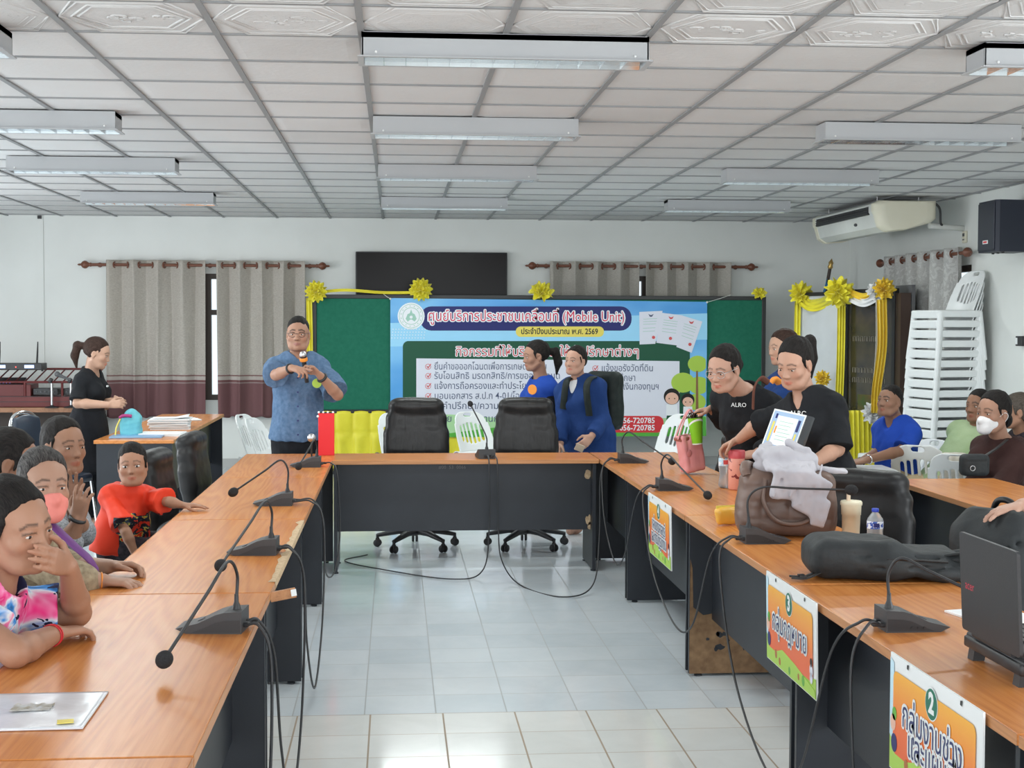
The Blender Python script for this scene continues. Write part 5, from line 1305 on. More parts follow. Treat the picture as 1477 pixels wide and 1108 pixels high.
def add_hand(f, w, d, n, side, s=1.0, curl=.3, spread=.12, thumb=.5, curls=None):
    """w wrist, d direction of the fingers, n palm normal; side +1 right hand, -1 left"""
    d = nrm(d); n = np.array(n, float); n = nrm(n-d*(n@d)); t = nrm(np.cross(d, n))*side; w = np.array(w, float)
    offs = (.029, .0095, -.010, -.028); lens = (.074, .082, .076, .060); kd = (.088, .092, .087, .079); tips = []
    f.ell(w+d*.05*s, np.array((.036, .050, .0135))*s, np.stack([t, d, n], 1), .012)
    for i in range(4):
        k0 = w+(d*kd[i]+t*offs[i])*s; f.cap(w+(d*.012+t*offs[i]*.55)*s, k0, .0125*s, .0105*s, k=.010)
        c_ = curls[i] if curls else curl*(1+.12*i); dd = nrm(d+t*spread*(1.5-i)/1.5); p = k0; ang = c_*.55
        for j, (q, r0, r1) in enumerate(((.45, .0100, .0090), (.31, .0090, .0082), (.24, .0082, .0070))):
            v = dd*math.cos(ang)+n*math.sin(ang); p2 = p+v*lens[i]*q*s; f.cap(p, p2, r0*s, r1*s, k=.0035); p = p2; ang += c_*(.9 if j == 0 else .6)
        tips.append(p)
    b0 = w+(d*.022+t*.022)*s; v = nrm(t*.72+d*.62+n*(.15+.5*thumb)); b1 = b0+v*.042*s; f.cap(b0, b1, .0145*s, .0115*s, k=.012)
    v = nrm(t*(.35-.5*thumb)+d*.9+n*(.1+.55*thumb)); b2 = b1+v*.032*s; f.cap(b1, b2, .0110*s, .0098*s, k=.004); v = nrm(t*(.15-.6*thumb)+d*.9+n*(.1+.45*thumb)); f.cap(b2, b2+v*.026*s, .0098*s, .0080*s, k=.004)
    return tips
def person(label, head, yaw, neck, chest_yaw, pelvis, arms, legs=None, hs=1.0, pitch=0.0, roll=0.0, skin=(.42, .235, .15), hair=None, hairstyle='bun', male=False, fat=1.0, top=None, bottom=None, res=.0055,
           sw=.165, hand_s=.95, lip=None, floor=None, gaze=0.0, child=False, group=None, loc=None, face=True, bs_=1.0, cat='person', over=None):
    """arms: {'R': dict(e, w, hd, hn, curl..), 'L': ...}; legs: {'R': (hip, knee, ankle, toe_dir)}; all world coordinates"""
    A = lambda v: np.array(v, float)
    head, neck, pelvis = A(head), A(neck), A(pelvis)
    R = head_frame(yaw, pitch, roll); s = hs
    lip = lip or tuple(np.array(skin)*np.array((1.05, .62, .62)))
    loc = (pelvis[0], pelvis[1], 0.0) if loc is None else loc
    root = thing('person', label, cat, loc, 0, group); inv = Matrix.Translation(-Vector(loc))
    up = nrm(neck-pelvis); fwd = fw(chest_yaw); fwd = nrm(fwd-up*(fwd@up)); rt = np.cross(fwd, up)
    Ls = np.linalg.norm(neck-pelvis); B = bs_
    pts = [head+R@A((0, 0, .16)), head-.15, head+.15, neck, pelvis-.2*B, pelvis+.2*B]
    for a in arms.values(): pts += [A(a['e'])-.08, A(a['e'])+.08, A(a['w'])-.16, A(a['w'])+.16]
    if legs:
        for l in legs.values(): pts += [A(l[1])-.11, A(l[1])+.11, A(l[2])-.12, A(l[2])+.2]
    pts = np.array(pts); lo, hi = pts.min(0)-.06, pts.max(0)+.06; lo = np.minimum(lo, pelvis-.25*B); hi = np.maximum(hi, neck+.2*B)
    if lo[2] < 0: lo[2] = -.01
    f = Fld(lo, hi, res)
    sw = sw*.87; sh = {'R': neck+rt*sw-up*.082*B-fwd*.01, 'L': neck-rt*sw-up*.082*B-fwd*.01}
    for q in arms:
        if 'sh' in arms[q]: sh[q] = A(arms[q]['sh'])
    chest = pelvis+(neck-pelvis)*.68; waist = pelvis+(neck-pelvis)*.30
    def torso(F, ex=0.0, k=.05, wide=0.0):
        F.cap(chest-fwd*.005, waist, (.150*fat*B)+ex, (.132*fat*B)+ex+wide, k, sq=(fwd, 1.36))
        F.cap(waist, pelvis, (.132*fat*B)+ex+wide, (.155*fat*B)+ex+wide, k, sq=(fwd, 1.36))
        F.cap(sh['R']-rt*.03, sh['L']+rt*.03, .050*B+ex, None, k, sq=(fwd, 1.05)); F.cap(chest, neck-up*.06*B, .13*B+ex, .075*B+ex, k, sq=(fwd, 1.4))
        for q in 'RL': F.cap(neck+up*.005, sh[q]+up*.02, .046*B+ex, .04*B+ex, k)
        if not male and not child:
            for q in (-1, 1): F.ell(chest+rt*q*.068*B+fwd*.085*B-up*.015, A((.058, .05, .058))*B*(.9+.1*fat)+ex, np.stack([rt, fwd, up], 1), k)
        if fat > 1.1: F.ell(waist+fwd*.05, A((.12, .10, .12))*fat+ex, np.stack([rt, fwd, up], 1), k)
    torso(f, -.006)
    f.cap(neck-up*.03, head+R@A((0, -.02, -.055))*s, .056*B*(1.1 if male else 1), .052*s*(1.08 if male else 1), .02)
    add_head(f, head, R, s, male, fat if fat < 1.15 else 1.12, child)
    ar = dict(u=.043*B*(fat**.5), el=.037*B, w=.0255*B)
    for q in arms:
        a = arms[q]; e, w = A(a['e']), A(a['w'])
        f.cap(sh[q], e, ar['u'], ar['el'], .025); m_ = e+(w-e)*.28; f.cap(e, m_, ar['el'], ar['el']*1.06, .015); f.cap(m_, w, ar['el']*1.06, ar['w'], .012)
        if a.get('hand', True):
            hd = A(a.get('hd', w-e)); add_hand(f, w, hd, A(a.get('hn', -fwd)), 1 if q == 'R' else -1, hand_s*B, a.get('curl', .35), a.get('spread', .12), a.get('thumb', .4), a.get('curls'))
    def leg_shape(F, ex=0.0, k=.03, to=1.0, flare=0.0):
        for q in legs:
            h_, kn, an, td = (A(x) for x in legs[q])
            F.cap(h_, kn, .082*B*fat**.5+ex, .056*B+ex, k); F.cap(kn, kn+(an-kn)*to, .056*B+ex, .038*B+ex+flare, k*.6, flat=1 if ex else 0)
    if legs:
        leg_shape(f, -.004)
        for q in legs:
            an, td = A(legs[q][2]), nrm(legs[q][3]); f.cap(an, an+td*.13-UP*.045, .036, .03, .02); f.cap(an-UP*.04, an+td*.05-UP*.05, .032, .034, .02)
    body = fobj(f, 'body', M['skin'], root, 1, face_cols(skin, lip, (.015, .011, .009) if male else tuple(np.array(skin)*(.30 if child else .16)), head, R, s, male), inv)
    # eyes set into the lids
    if face:
        ek = 1.18 if child else 1.0
        for q in (-1, 1):
            c = head+R@A((q*.0312, .0742, .0005))*s; g = R@nrm((gaze, 1, -.06))
            b = MB(); Rm = Matrix(np.stack([R[:, 0], R[:, 1], R[:, 2]], 1).tolist())
            b.ball(Vector(c)-Vector(loc), (.0150*s*ek, .0118*s*ek, .0072*s*ek), 16, 10, Rm)
            b.mat = 1; b.ball(Vector(c+g*.0066*s*ek)-Vector(loc), (.0068*s*ek, .0060*s*ek, .0068*s*ek), 12, 8, Rm)
            b.build('eye', [M['eye_white'], M['iris']], root)
    # clothing
    def clothes(name, spec, which):
        F = Fld(lo-.02, hi+.02, max(res, .0058)); ex = spec.get('ex', .014)
        if which == 'top':
            torso(F, ex, .05, spec.get('loose', 0))
            if spec.get('hem'): F.cap(pelvis, pelvis-up*spec['hem'], .155*fat*B+ex+spec.get('loose', 0), .150*fat*B+ex+spec.get('loose', 0)*1.1, .04, flat=1, sq=(fwd, 1.3))
            hem_p = pelvis-up*spec.get('hem', 0.02); F.plane(hem_p, -up, .006)
            F.cap(neck+up*.022+fwd*.008, neck+up*.14+fwd*.06, spec.get('nk', .062)*B, spec.get('nk', .062)*B*1.25, .008, 's')
            if spec.get('vneck'): F.cap(neck+fwd*.09+up*.01, neck-up*spec['vneck']+fwd*.14, .046, .014, .008, 's')
            F.plane(neck+up*.045*B, up, .008)
            for q in arms:
                a = arms[q]; e, w = A(a['e']), A(a['w']); sl = spec.get('sleeve', .8)
                if sl <= 0: continue
                if sl <= 1: F.cap(sh[q], sh[q]+(e-sh[q])*sl, ar['u']+ex*.8, ar['u']+ex+spec.get('sl_loose', .012), .022, flat=1)
                else:
                    F.cap(sh[q], e, ar['u']+ex*.8, ar['el']+ex+.006, .025); F.cap(e, e+(w-e)*(sl-1), ar['el']+ex+.006, ar['w']+ex+.008, .02, flat=1)
            F.cap(head, head+R@A((0, 0, .02)), .10*s, None, .004, 's')
        else:
            k_ = spec.get('kind', 'trousers')
            F.cap(waist-up*.02, pelvis, .135*fat*B+ex, .158*fat*B+ex, .04, sq=(fwd, 1.34))
            if k_ == 'skirt':
                hh = A(legs['R'][1])*.5+A(legs['L'][1])*.5; F.cap(pelvis, hh*1.0, .158*fat*B+ex, spec.get('w', .15)*B+ex, .05, sq=(fwd, 1.2), flat=1)
            leg_shape(F, ex, .03, spec.get('to', .95), spec.get('flare', .01))
            F.plane(waist+up*.0, up, .006)
        F.wrinkle(spec.get('wr', .0055)*1.5, spec.get('wf', 23), spec.get('seed', 1)+len(label), 6, (1, 1, .6))
        return fobj(F, name, spec['m'], root, 1, None, inv, spec.get('mi'))
    if top: clothes(top.get('name', 'shirt'), top, 'top')
    if over: clothes(over.get('name', 'vest'), over, 'top')
    if bottom and legs: clothes(bottom.get('name', 'trousers'), bottom, 'bottom')
    if top and top.get('collar'):
        b = MB(); r0 = .066*B
        gap = .16 if top.get('vneck') else 0.0
        def cf(a_, v):
            th = 2*PI*(gap+(1-2*gap)*a_) if gap else 2*PI*a_; rr_ = r0*(1+.10*v); fr_ = math.cos(th)
            p = neck-up*(.008+.015*max(0, fr_))+rt*math.sin(th)*rr_+fwd*(.012+fr_*rr_*.92)+up*(.026*(1-v)*(1-.55*max(0, fr_)**3)-.016*v-.02*v*max(0, fr_)**4)
            return Vector(p)-Vector(loc)
        b.grid(cf, 40, 6, closed_u=not gap); b.build('collar', top.get('collar_m', top['m']), root, solid=.004)
    # hair
    if hair is not None:
        F = Fld(head-.26*s-A((0, 0, .12)), head+.26*s, max(.0045, res*.85))
        def w(p): return head+R@(A(p)*s)
        th = .005 if hairstyle == 'short' else .0125
        F.ell(w((0, -.024 if hairstyle != 'short' else -.019, .042)), (A((.073, .092, .080))+A((th*.45, th, th)))*s, R, .01); F.ell(w((0, -.038, .0)), (A((.066, .070, .07))+th*.6)*s, R, .02)
        if hairstyle == 'loose': F.cap(w((0, -.05, 0)), w((0, -.055, -.14)), .075*s, .06*s, .03, sq=(R[:, 1], 1.5))
        n_ = R@A((0, .80, -.60)); hl = {'short': .073, 'receding': .048, 'loose': .064}.get(hairstyle, .074 if child else .056)
        F.plane(w((0, hl, .078)), n_, .006, jit=(R[:, 0], (.0030 if hairstyle == 'short' else .0010)*s, 260/s))
        if hairstyle != 'loose': F.plane(w((0, 0, -.058 if hairstyle != 'short' else -.038)), R@A((0, -.35, -1)), .01, jit=(R[:, 0], .004, 170))
        for q in (-1, 1): F.ell(w((q*.090, -.006, -.016)), A((.026, .024, .033))*s, R, .006, 's') if not child else None
        if hairstyle == 'short':
            for q in (-1, 1): F.cap(w((q*.075, .03, -.03)), w((q*.078, .012, .03)), .012*s, .008*s, .006, 's')
        else:
            for q in (-1, 1): F.cap(w((q*.068, .028, .034)), w((q*.074, .016, -.016)), .009*s, .004*s, .010)
        if hairstyle == 'bun': F.ell(w((0, -.115, -.005)), A((.045, .04, .045))*s, R, .015)
        if hairstyle == 'low_bun': F.ell(w((0, -.105, -.045)), A((.045, .038, .045))*s, R, .015)
        if hairstyle in ('ponytail', 'high_ponytail'):
            z0 = .015 if hairstyle == 'ponytail' else .05
            F.cap(w((0, -.10, z0)), w((0, -.135, z0+.008)), .022*s, .026*s, .012)
            down = R.T@A((0, 0, -1)); p0 = A((0, -.135, z0+.008)); pp = [p0, p0+A((0, -.044, .010))+down*.02, p0+A((0, -.066, 0))+down*.10, p0+A((0, -.052, 0))+down*.19]
            for a_, b_, r0, r1 in ((0, 1, .027, .036), (1, 2, .036, .033), (2, 3, .033, .010)): F.cap(w(pp[a_]), w(pp[b_]), r0*s, r1*s, .012, sq=(R[:, 0], 1.25))
        F.wrinkle(.0016 if hairstyle == 'short' else .0022, 110, 3, 6, tuple(np.abs(R[:, 0])+.12))
        hair_o = fobj(F, 'hair', hair, root, 1, lambda V: (V-head)@R/s, inv)
        if hairstyle in ('ponytail', 'high_ponytail', 'bun', 'low_bun'):
            z0 = {'ponytail': .016, 'high_ponytail': .052, 'bun': -.005, 'low_bun': -.045}[hairstyle]
            b = MB(); c = Vector(w((0, -.104 if 'pony' in hairstyle else -.085, z0)))-Vector(loc); rr_ = (.027 if 'pony' in hairstyle else .042)*s
            ring = [c+Vector(R[:, 0])*rr_*math.cos(2*PI*k/16)+Vector(R[:, 2])*rr_*math.sin(2*PI*k/16) for k in range(17)]; b.tube(ring, .006*s, 6, caps=False); b.build('hair_tie', M['black_cloth'], hair_o)
    root['_'] = 0; del root['_']
    return dict(root=root, R=R, head=head, s=s, loc=Vector(loc), sh=sh, rt=rt, fwd=fwd, up=up, neck=neck, inv=inv, chest=chest, pelvis=pelvis, waist=waist, lo=lo, hi=hi)
def hp(P, p): return Vector(P['head']+P['R']@(np.array(p, float)*P['s']))-P['loc']
def add_mask(P, m):
    R, h, s = P['R'], P['head'], P['s']; F = Fld(h-.16, h+.16, .0042); w = lambda p: h+R@(np.array(p, float)*s)
    F.ell(w((0, .042, -.055)), np.array((.064, .062, .060))*s, R, .01); F.cap(w((0, .09, -.02)), w((0, .108, -.038)), .014*s, .016*s, .025); F.ell(w((0, .075, -.085)), np.array((.04, .038, .034))*s, R, .02)
    F.plane(w((0, .012, 0)), R@np.array((0, -1, 0)), .004); F.plane(w((0, .1, -.012)), R@np.array((0, -.15, 1)), .004); F.plane(w((0, 0, -.118)), R@np.array((0, 0, -1.0)), .004)
    F.ell(w((0, 0, -.02)), np.array((.062, .06, .085))*s, R, .004, 's')
    for z in (-.04, -.06, -.08): F.cap(w((-.06, .12, z)), w((.06, .12, z)), .0125*s, k=.003, op='s') if False else None
    F.wrinkle(.0012, 90, 4); fobj(F, 'face_mask', m, P['root'], 1, None, P['inv'])
    b = MB()
    for q in (-1, 1): b.tube(spline([hp(P, (q*.060, .03, -.025)), hp(P, (q*.078, -.005, .005)), hp(P, (q*.080, -.03, -.02)), hp(P, (q*.062, .02, -.085))], 5), .0022, 5)
    b.build('mask_loop', m, P['root'])
def add_glasses(P, m, r=.021):
    b = MB()
    for q in (-1, 1):
        b.tube([hp(P, (q*.033+r*1.08*math.cos(2*PI*k/20), .095-.006*abs(math.cos(2*PI*k/20)), -.001+r*.85*math.sin(2*PI*k/20))) for k in range(21)], .0016, 6, caps=False)
        b.tube([hp(P, (q*.056, .090, .006)), hp(P, (q*.076, .05, .008)), hp(P, (q*.081, -.005, .006))], .0016, 6)
    b.tube([hp(P, (-.011, .097, .003)), hp(P, (0, .100, .005)), hp(P, (.011, .097, .003))], .0016, 6); b.build('glasses', m, P['root'])
def band(P, e, w, t, r, m, name='wristband', th=.006, label=None):
    e, w = Vector(e), Vector(w); c = e.lerp(w, t)-P['loc']; d = (w-e).normalized(); a = d.orthogonal().normalized(); b_ = d.cross(a); b = MB()
    b.tube([c+a*r*math.cos(2*PI*k/20)+b_*r*math.sin(2*PI*k/20) for k in range(21)], th, 8, caps=False, squash=(1, 1)); o = b.build(name, m, P['root'])
    if label: o['label'] = label
# ---------------------------------------------------------------- the people of the hall
def J(px, py, y): return tuple(at(px, py, y))
def off(p, dx=0, dy=0, dz=0): return (p[0]+dx, p[1]+dy, p[2]+dz)
def seat_legs(pel, yaw, knee=.42, spread=.09, zk=.47, back=.05):
    f = fw(yaw); r = np.cross(f, UP); out = {}
    for q, s in (('R', 1), ('L', -1)):
        h = np.array(pel)+r*s*spread; k = h+f*knee+r*s*.03; k[2] = zk; a = k-f*back; a[2] = .075; out[q] = (tuple(h), tuple(k), tuple(a), tuple(f))
    return out
def stand_legs(pel, yaw, spread=.09, toe=None):
    f = fw(yaw); r = np.cross(f, UP); out = {}
    for q, s in (('R', 1), ('L', -1)):
        h = np.array(pel)+r*s*spread; h[2] -= .02; k = h+f*.02; k[2] = pel[2]*.55; a = h-f*.01; a[2] = .075; out[q] = (tuple(h), tuple(k), tuple(a), tuple(f))
    return out
def m_tiedye():
    m = mat('tie_dye_cloth', (.8, .2, .5), .8, spec=.2); t = NT(m)
    n1 = t.noise(t.coord((1, 1, 1.0)), 5.5, 3, .55, 1.2); n2 = t.noise(t.coord((1, 1, 1), loc=(3, 1, 2)), 9, 3, .6, .8)
    c = t.ramp(n1, [(.30, (.01, .02, .10)), (.38, (.06, .30, .75)), (.44, (.80, .85, .90)), (.50, (.85, .25, .45)), (.57, (.80, .03, .22)), (.66, (.75, .80, .88)), (.74, (.03, .18, .55))])
    t.base(t.mix(t.math('GREATER_THAN', n2, .60), c, (.02, .02, .06))); t.bump(t.noise(t.coord(), 11, 3), .3, .015); return m
def m_child_shirt():
    m = mat('red_printed_jersey', (.75, .04, .02), .6, spec=.3); t = NT(m)
    n1 = t.noise(t.coord(), 16, 3, .55, 1.0); x, y, z = t.sep(t.coord())
    patchm = t.math('MULTIPLY', t.math('LESS_THAN', z, .74), t.math('GREATER_THAN', x, .02))
    pr_ = t.ramp(n1, [(.40, (.72, .045, .018)), (.46, (.012, .012, .02)), (.56, (.05, .09, .14)), (.60, (.72, .60, .08)), (.64, (.72, .045, .018))], 'CONSTANT')
    t.base(t.mix(patchm, (.74, .05, .018), pr_)); t.bump(t.noise(t.coord(), 14, 3), .3, .012); return m
M['tiedye'] = m_tiedye(); M['jersey'] = m_child_shirt()
M['polo_black'] = cloth('black_polo_cloth', (.009, .010, .012), (.016, .017, .020)); M['trouser_black'] = cloth('black_trouser_cloth', (.010, .011, .014), (.018, .019, .023))
M['denim'] = cloth('blue_woven_cloth', (.075, .140, .245), (.13, .205, .33), 40); M['polo_blue'] = cloth('royal_blue_polo', (.012, .055, .36), (.022, .075, .44))
M['vest_blue'] = cloth('blue_vest_cloth', (.012, .05, .30), (.02, .07, .36)); M['navy'] = cloth('navy_jacket_cloth', (.010, .035, .135), (.018, .05, .18)); M['khaki'] = cloth('khaki_cloth', (.42, .33, .20), (.50, .40, .26))
M['hoodie'] = cloth('brown_hoodie_cloth', (.032, .014, .013), (.05, .023, .021)); M['sage'] = cloth('sage_green_cloth', (.30, .40, .22), (.38, .48, .29)); M['beige_print'] = cloth('beige_print_cloth', (.22, .17, .11), (.40, .33, .22), 40)
M['grey_check'] = cloth('grey_pattern_cloth', (.14, .15, .17), (.42, .43, .45), 130); M['leopard'] = cloth('leopard_cloth', (.03, .02, .012), (.36, .24, .13), 55); M['dark_print'] = cloth('dark_print_cloth', (.012, .012, .016), (.05, .04, .05), 60)
M['mask_coral'] = cloth('coral_mask', (.78, .24, .20), (.82, .29, .25), 5, .8); M['mask_white'] = cloth('white_mask', (.72, .71, .72), (.78, .77, .78), 5, .8)
BR, TAN, LT_ = (.27, .135, .082), (.36, .19, .12), (.50, .30, .21)
# woman in tie-dye
n = J(-10, 842, 3.97); h = J(24, 760, 3.95)
_R = head_frame(.98, .14, -.16); _w = tuple(np.array(h)+_R@np.array((-.088, .098, -.118)))
P1 = person('woman in a pink and blue tie-dye shirt leaning on the table, hand over her mouth', h, .98, n, 1.25, (-1.45, 3.95, .50),
    {'R': dict(e=J(22, 942, 3.74), w=J(80, 914, 3.98), hd=(.55, .8, -.05), hn=(0, -.1, -1), curl=.5), 'L': dict(e=J(112, 884, 4.16), w=_w, hd=tuple(_R@np.array((.80, .22, .48))), hn=tuple(_R@np.array((.1, -1, -.1))), curl=.36, thumb=.1, spread=-.02)},
    seat_legs((-1.45, 3.95, .50), 1.4), hs=1.05, pitch=.14, roll=-.16, skin=(.39, .205, .130), hair=M['hair'], hairstyle='bun', fat=1.22, res=.005, sw=.185,
    top=dict(m=M['tiedye'], ex=.016, sleeve=.72, sl_loose=.022, nk=.075, hem=.05, wr=.005), bottom=dict(m=M['dark_print']))
band(P1, J(22, 942, 3.74), J(80, 914, 3.98), .93, .029, M['b_fred'], 'red_string_bracelet', .002)
band(P1, J(22, 942, 3.74), J(80, 914, 3.98), .88, .030, M['b_fred'], 'red_string_bracelet', .002)
# masked woman
n = J(38, 765, 5.15); h = J(64, 701, 5.1)
P2 = person('woman in a coral face mask with greying pulled back hair', h, .55, n, 1.1, (-1.50, 5.15, .50),
    {'R': dict(e=J(118, 838, 4.86), w=J(148, 838, 4.88), hd=(1, -.05, -.06), hn=(0, 0, -1), curl=.55, curls=(.5, .6, .7, .75)), 'L': dict(e=J(112, 820, 5.2), w=J(158, 817, 5.1), hd=(1, -.12, .02), hn=(.05, -.5, -1), curl=.7)},
    seat_legs((-1.50, 5.15, .50), 1.4), hs=1.04, pitch=.02, skin=(.42, .245, .170), hair=M['hair_grey'], hairstyle='receding', fat=1.05, res=.005,
    top=dict(m=M['beige_print'], ex=.015, sleeve=1.2, hem=.05), bottom=dict(m=M['dark_print']))
add_mask(P2, M['mask_coral'])
band(P2, J(118, 838, 4.86), J(148, 838, 4.88), .93, .027, M['b_orange'], 'bracelet', .003)
M['purple'] = mat('purple_strap', (.16, .05, .22), .6)
b = MB(); b.tube(spline([Vector(J(70, 752, 5.1)), Vector(J(108, 788, 4.98)), Vector(J(128, 806, 4.95)), Vector(J(140, 824, 5.0))], 8), .012, 8, squash=(1.6, .5)); o = b.build('bag_strap', M['purple']); setp(o, 'purple bag strap crossing the masked woman', 'bag strap')
# clapping woman
n = J(80, 704, 6.35); h = J(93, 645, 6.3)
P3 = person('woman with dark pulled back hair and grey patterned sleeves clapping her hands', h, .78, n, 1.0, (-1.62, 6.35, .50),
    {'R': dict(e=J(98, 782, 5.95), w=J(113, 752, 5.93), hd=(.12, .1, 1), hn=(.2, .9, .1), curl=.4, spread=.2), 'L': dict(e=J(118, 768, 6.25), w=J(104, 732, 6.1), hd=(.05, 0, 1), hn=(.1, -.9, .15), curl=.25, spread=.2)},
    seat_legs((-1.62, 6.35, .50), 1.3), hs=1.03, pitch=-.02, skin=(.30, .158, .100), hair=M['hair'], hairstyle='low_bun', res=.0055,
    top=dict(m=M['grey_check'], ex=.016, sleeve=1.25, hem=.05), bottom=dict(m=M['leopard'], flare=.02))
band(P3, J(98, 782, 5.95), J(113, 745, 5.93), .9, .030, M['black_plastic'], 'wristwatch', .008)
# dark haired woman at the picture edge
n = J(6, 735, 5.75); h = J(17, 668, 5.7)
P4 = person('woman of whom mostly the dark crown of hair shows behind the masked woman', h, 1.75, n, 1.6, (-1.78, 5.75, .50),
    {'R': dict(e=J(20, 800, 5.5), w=J(70, 800, 5.5), hn=(0, 0, -1)), 'L': dict(e=J(20, 800, 6.0), w=J(60, 800, 5.95), hn=(0, 0, -1))},
    seat_legs((-1.78, 5.75, .50), 1.5), hs=1.05, pitch=.2, skin=BR, hair=M['hair'], hairstyle='low_bun', res=.007, top=dict(m=M['dark_print'], sleeve=.9, hem=.05), bottom=dict(m=M['dark_print']))
# child
n = J(186, 706, 6.93); h = J(191, 671, 6.88); pel = J(172, 790, 6.95)
P5 = person('small child in a red printed shirt looking at the viewer, one hand on the table', h, .10, n, .55, pel,
    {'R': dict(e=J(182, 768, 6.72), w=J(196, 802, 6.70), hn=(0, .3, -1), curl=.4), 'L': dict(e=J(244, 724, 6.86), w=J(264, 729, 6.86), hd=(1, -.02, -.03), hn=(0, 0, -1), curl=.14, spread=.28)},
    {'R': (off(pel, .05, -.06, 0), off(pel, .26, -.12, .02), off(pel, .22, -.1, -.27), (.9, -.4, 0)), 'L': (off(pel, .03, .07, 0), off(pel, .25, .05, .02), off(pel, .22, .05, -.27), (.9, -.3, 0))},
    hs=.84, pitch=.0, roll=-.05, skin=(.38, .198, .125), hair=M['hair'], hairstyle='low_bun', child=True, fat=1.05, res=.0048, sw=.115, hand_s=1.15, bs_=.62,
    top=dict(m=M['jersey'], ex=.016, sleeve=.85, sl_loose=.022, hem=.02, loose=.02), bottom=dict(m=M['dark_print'], to=.5))
# standing woman by the papers
pel = (-2.47, 11.72, .82); n = J(131, 538, 11.7); h = J(141, 510, 11.65)
P6 = person('standing woman in a black polo shirt with a brown ponytail looking down at the papers', h, 1.50, n, 1.35, pel,
    {'R': dict(e=J(112, 582, 11.5), w=J(157, 584, 11.42), hd=(1, .1, .1), hn=(0, .8, -.3), curl=.7), 'L': dict(e=J(134, 584, 11.9), w=J(164, 578, 11.6), hd=(.9, -.5, 0), hn=(-.2, -.6, -.4), curl=.7)},
    stand_legs(pel, 1.4), hs=.99, pitch=.30, skin=LT_, hair=M['hair_brown'], hairstyle='ponytail', res=.0065, sw=.155,
    top=dict(m=M['polo_black'], ex=.014, sleeve=.85, hem=.0, nk=.06, collar=True, vneck=.05), bottom=dict(m=M['trouser_black'], flare=.035, ex=.02, kind='skirt', w=.17))
b = MB(); c_ = P6['chest']; b.box(Vector((c_[0]+.145, c_[1]-.03, c_[2]+.03))-P6['loc'], (.01, .05, .012)); b.build('chest_badge', M['white_plastic'], P6['root'])
# speaking man
pel = (-.70, 10.28, .84); n = J(430, 516, 10.28); h = J(430, 482, 10.22)
we, ww = J(398, 541, 10.0), J(421, 531, 9.84); le, lw = J(487, 570, 10.08), J(461, 541, 9.96)
P7 = person('man in a blue woven shirt with glasses speaking into a microphone and pointing', h, -.02, n, 0.05, pel,
    {'R': dict(e=we, w=ww, hd=(.75, -.6, -.15), hn=(.1, .35, -.9), curls=(.05, .9, 1.2, 1.3), spread=.1, thumb=.7), 'L': dict(e=le, w=lw, hd=(-.6, -.25, .62), hn=(-.55, -.35, -.45), curl=1.0, thumb=.8)},
    stand_legs(pel, 0), hs=1.03, pitch=.02, skin=(.42, .23, .155), hair=M['hair'], hairstyle='short', male=True, res=.006, sw=.195, fat=1.08, lip=(.33, .14, .12),
    top=dict(m=M['denim'], ex=.02, sleeve=.88, sl_loose=.03, hem=.03, loose=.012, nk=.064, collar=True, wr=.006), bottom=dict(m=M['trouser_black'], flare=.025))
add_glasses(P7, M['black_plastic'])
band(P7, we, ww, .90, .030, M['black_plastic'], 'wristwatch', .008); band(P7, le, lw, .86, .031, M['black_plastic'], 'wristwatch', .010)
b = MB()
for k in range(5): b.lathe([(.007, 0), (.007, .003)], Vector((pel[0]+.015, pel[1]-.158, .86+.1*k))-P7['loc'], 10, rotm(PI/2))
b.build('button', M['s_blue'], P7['root'])
b = MB(); b.lathe([(.033, 0), (.033, .004)], Vector(J(457, 553, 10.10))-P7['loc'], 18, rotm(PI/2)); b.build('chest_emblem', M['b_olive'], P7['root'])
mc = thing('handheld_microphone', 'handheld microphone with a silver head held by the speaking man', 'microphone', J(437, 512, 9.95))
b = MB(); b.ball((0, 0, 0), (.025, .025, .027), 18, 12); b.build('head_grille', M['steel'], mc)
b = MB(); b.lathe([(.014, -.20), (.016, -.05), (.023, -.02), (.024, -.008)], seg=14, rot=rotm(.25, -.12, 0)); b.build('handle', M['black_plastic'], mc)
b = MB(); b.lathe([(.026, -.045), (.028, -.038), (.028, -.026), (.026, -.02)], seg=14, rot=rotm(.25, -.12, 0)); b.build('colour_ring', M['b_orange'], mc)
# woman in the blue vest
pel = (1.18, 11.45, .80); n = J(781, 549, 11.42); h = J(772, 514, 11.4)
P8 = person('woman in a bright blue vest over a black long sleeved shirt, seen in profile', h, -1.35, n, -1.25, pel,
    {'L': dict(e=J(794, 604, 11.25), w=J(780, 640, 11.15), hn=(0, .5, 0)), 'R': dict(e=J(776, 604, 11.65), w=J(764, 640, 11.55), hn=(0, -.5, 0))},
    stand_legs(pel, -1.3), hs=.99, pitch=.12, skin=(.37, .20, .135), hair=M['hair'], hairstyle='ponytail', res=.0068, sw=.15, gaze=0,
    top=dict(m=M['polo_black'], ex=.012, sleeve=1.92, hem=.0, nk=.06), over=dict(name='vest', m=M['vest_blue'], ex=.024, sleeve=0, hem=.12, nk=.066, collar=True), bottom=dict(m=M['trouser_black']))
b = MB(); b.lathe([(.04, 0), (.04, .004)], Vector(J(768, 562, 11.24))-P8['loc'], 18, rotm(PI/2, 0, -.6)); b.build('vest_emblem', M['b_orange'], P8['root'])
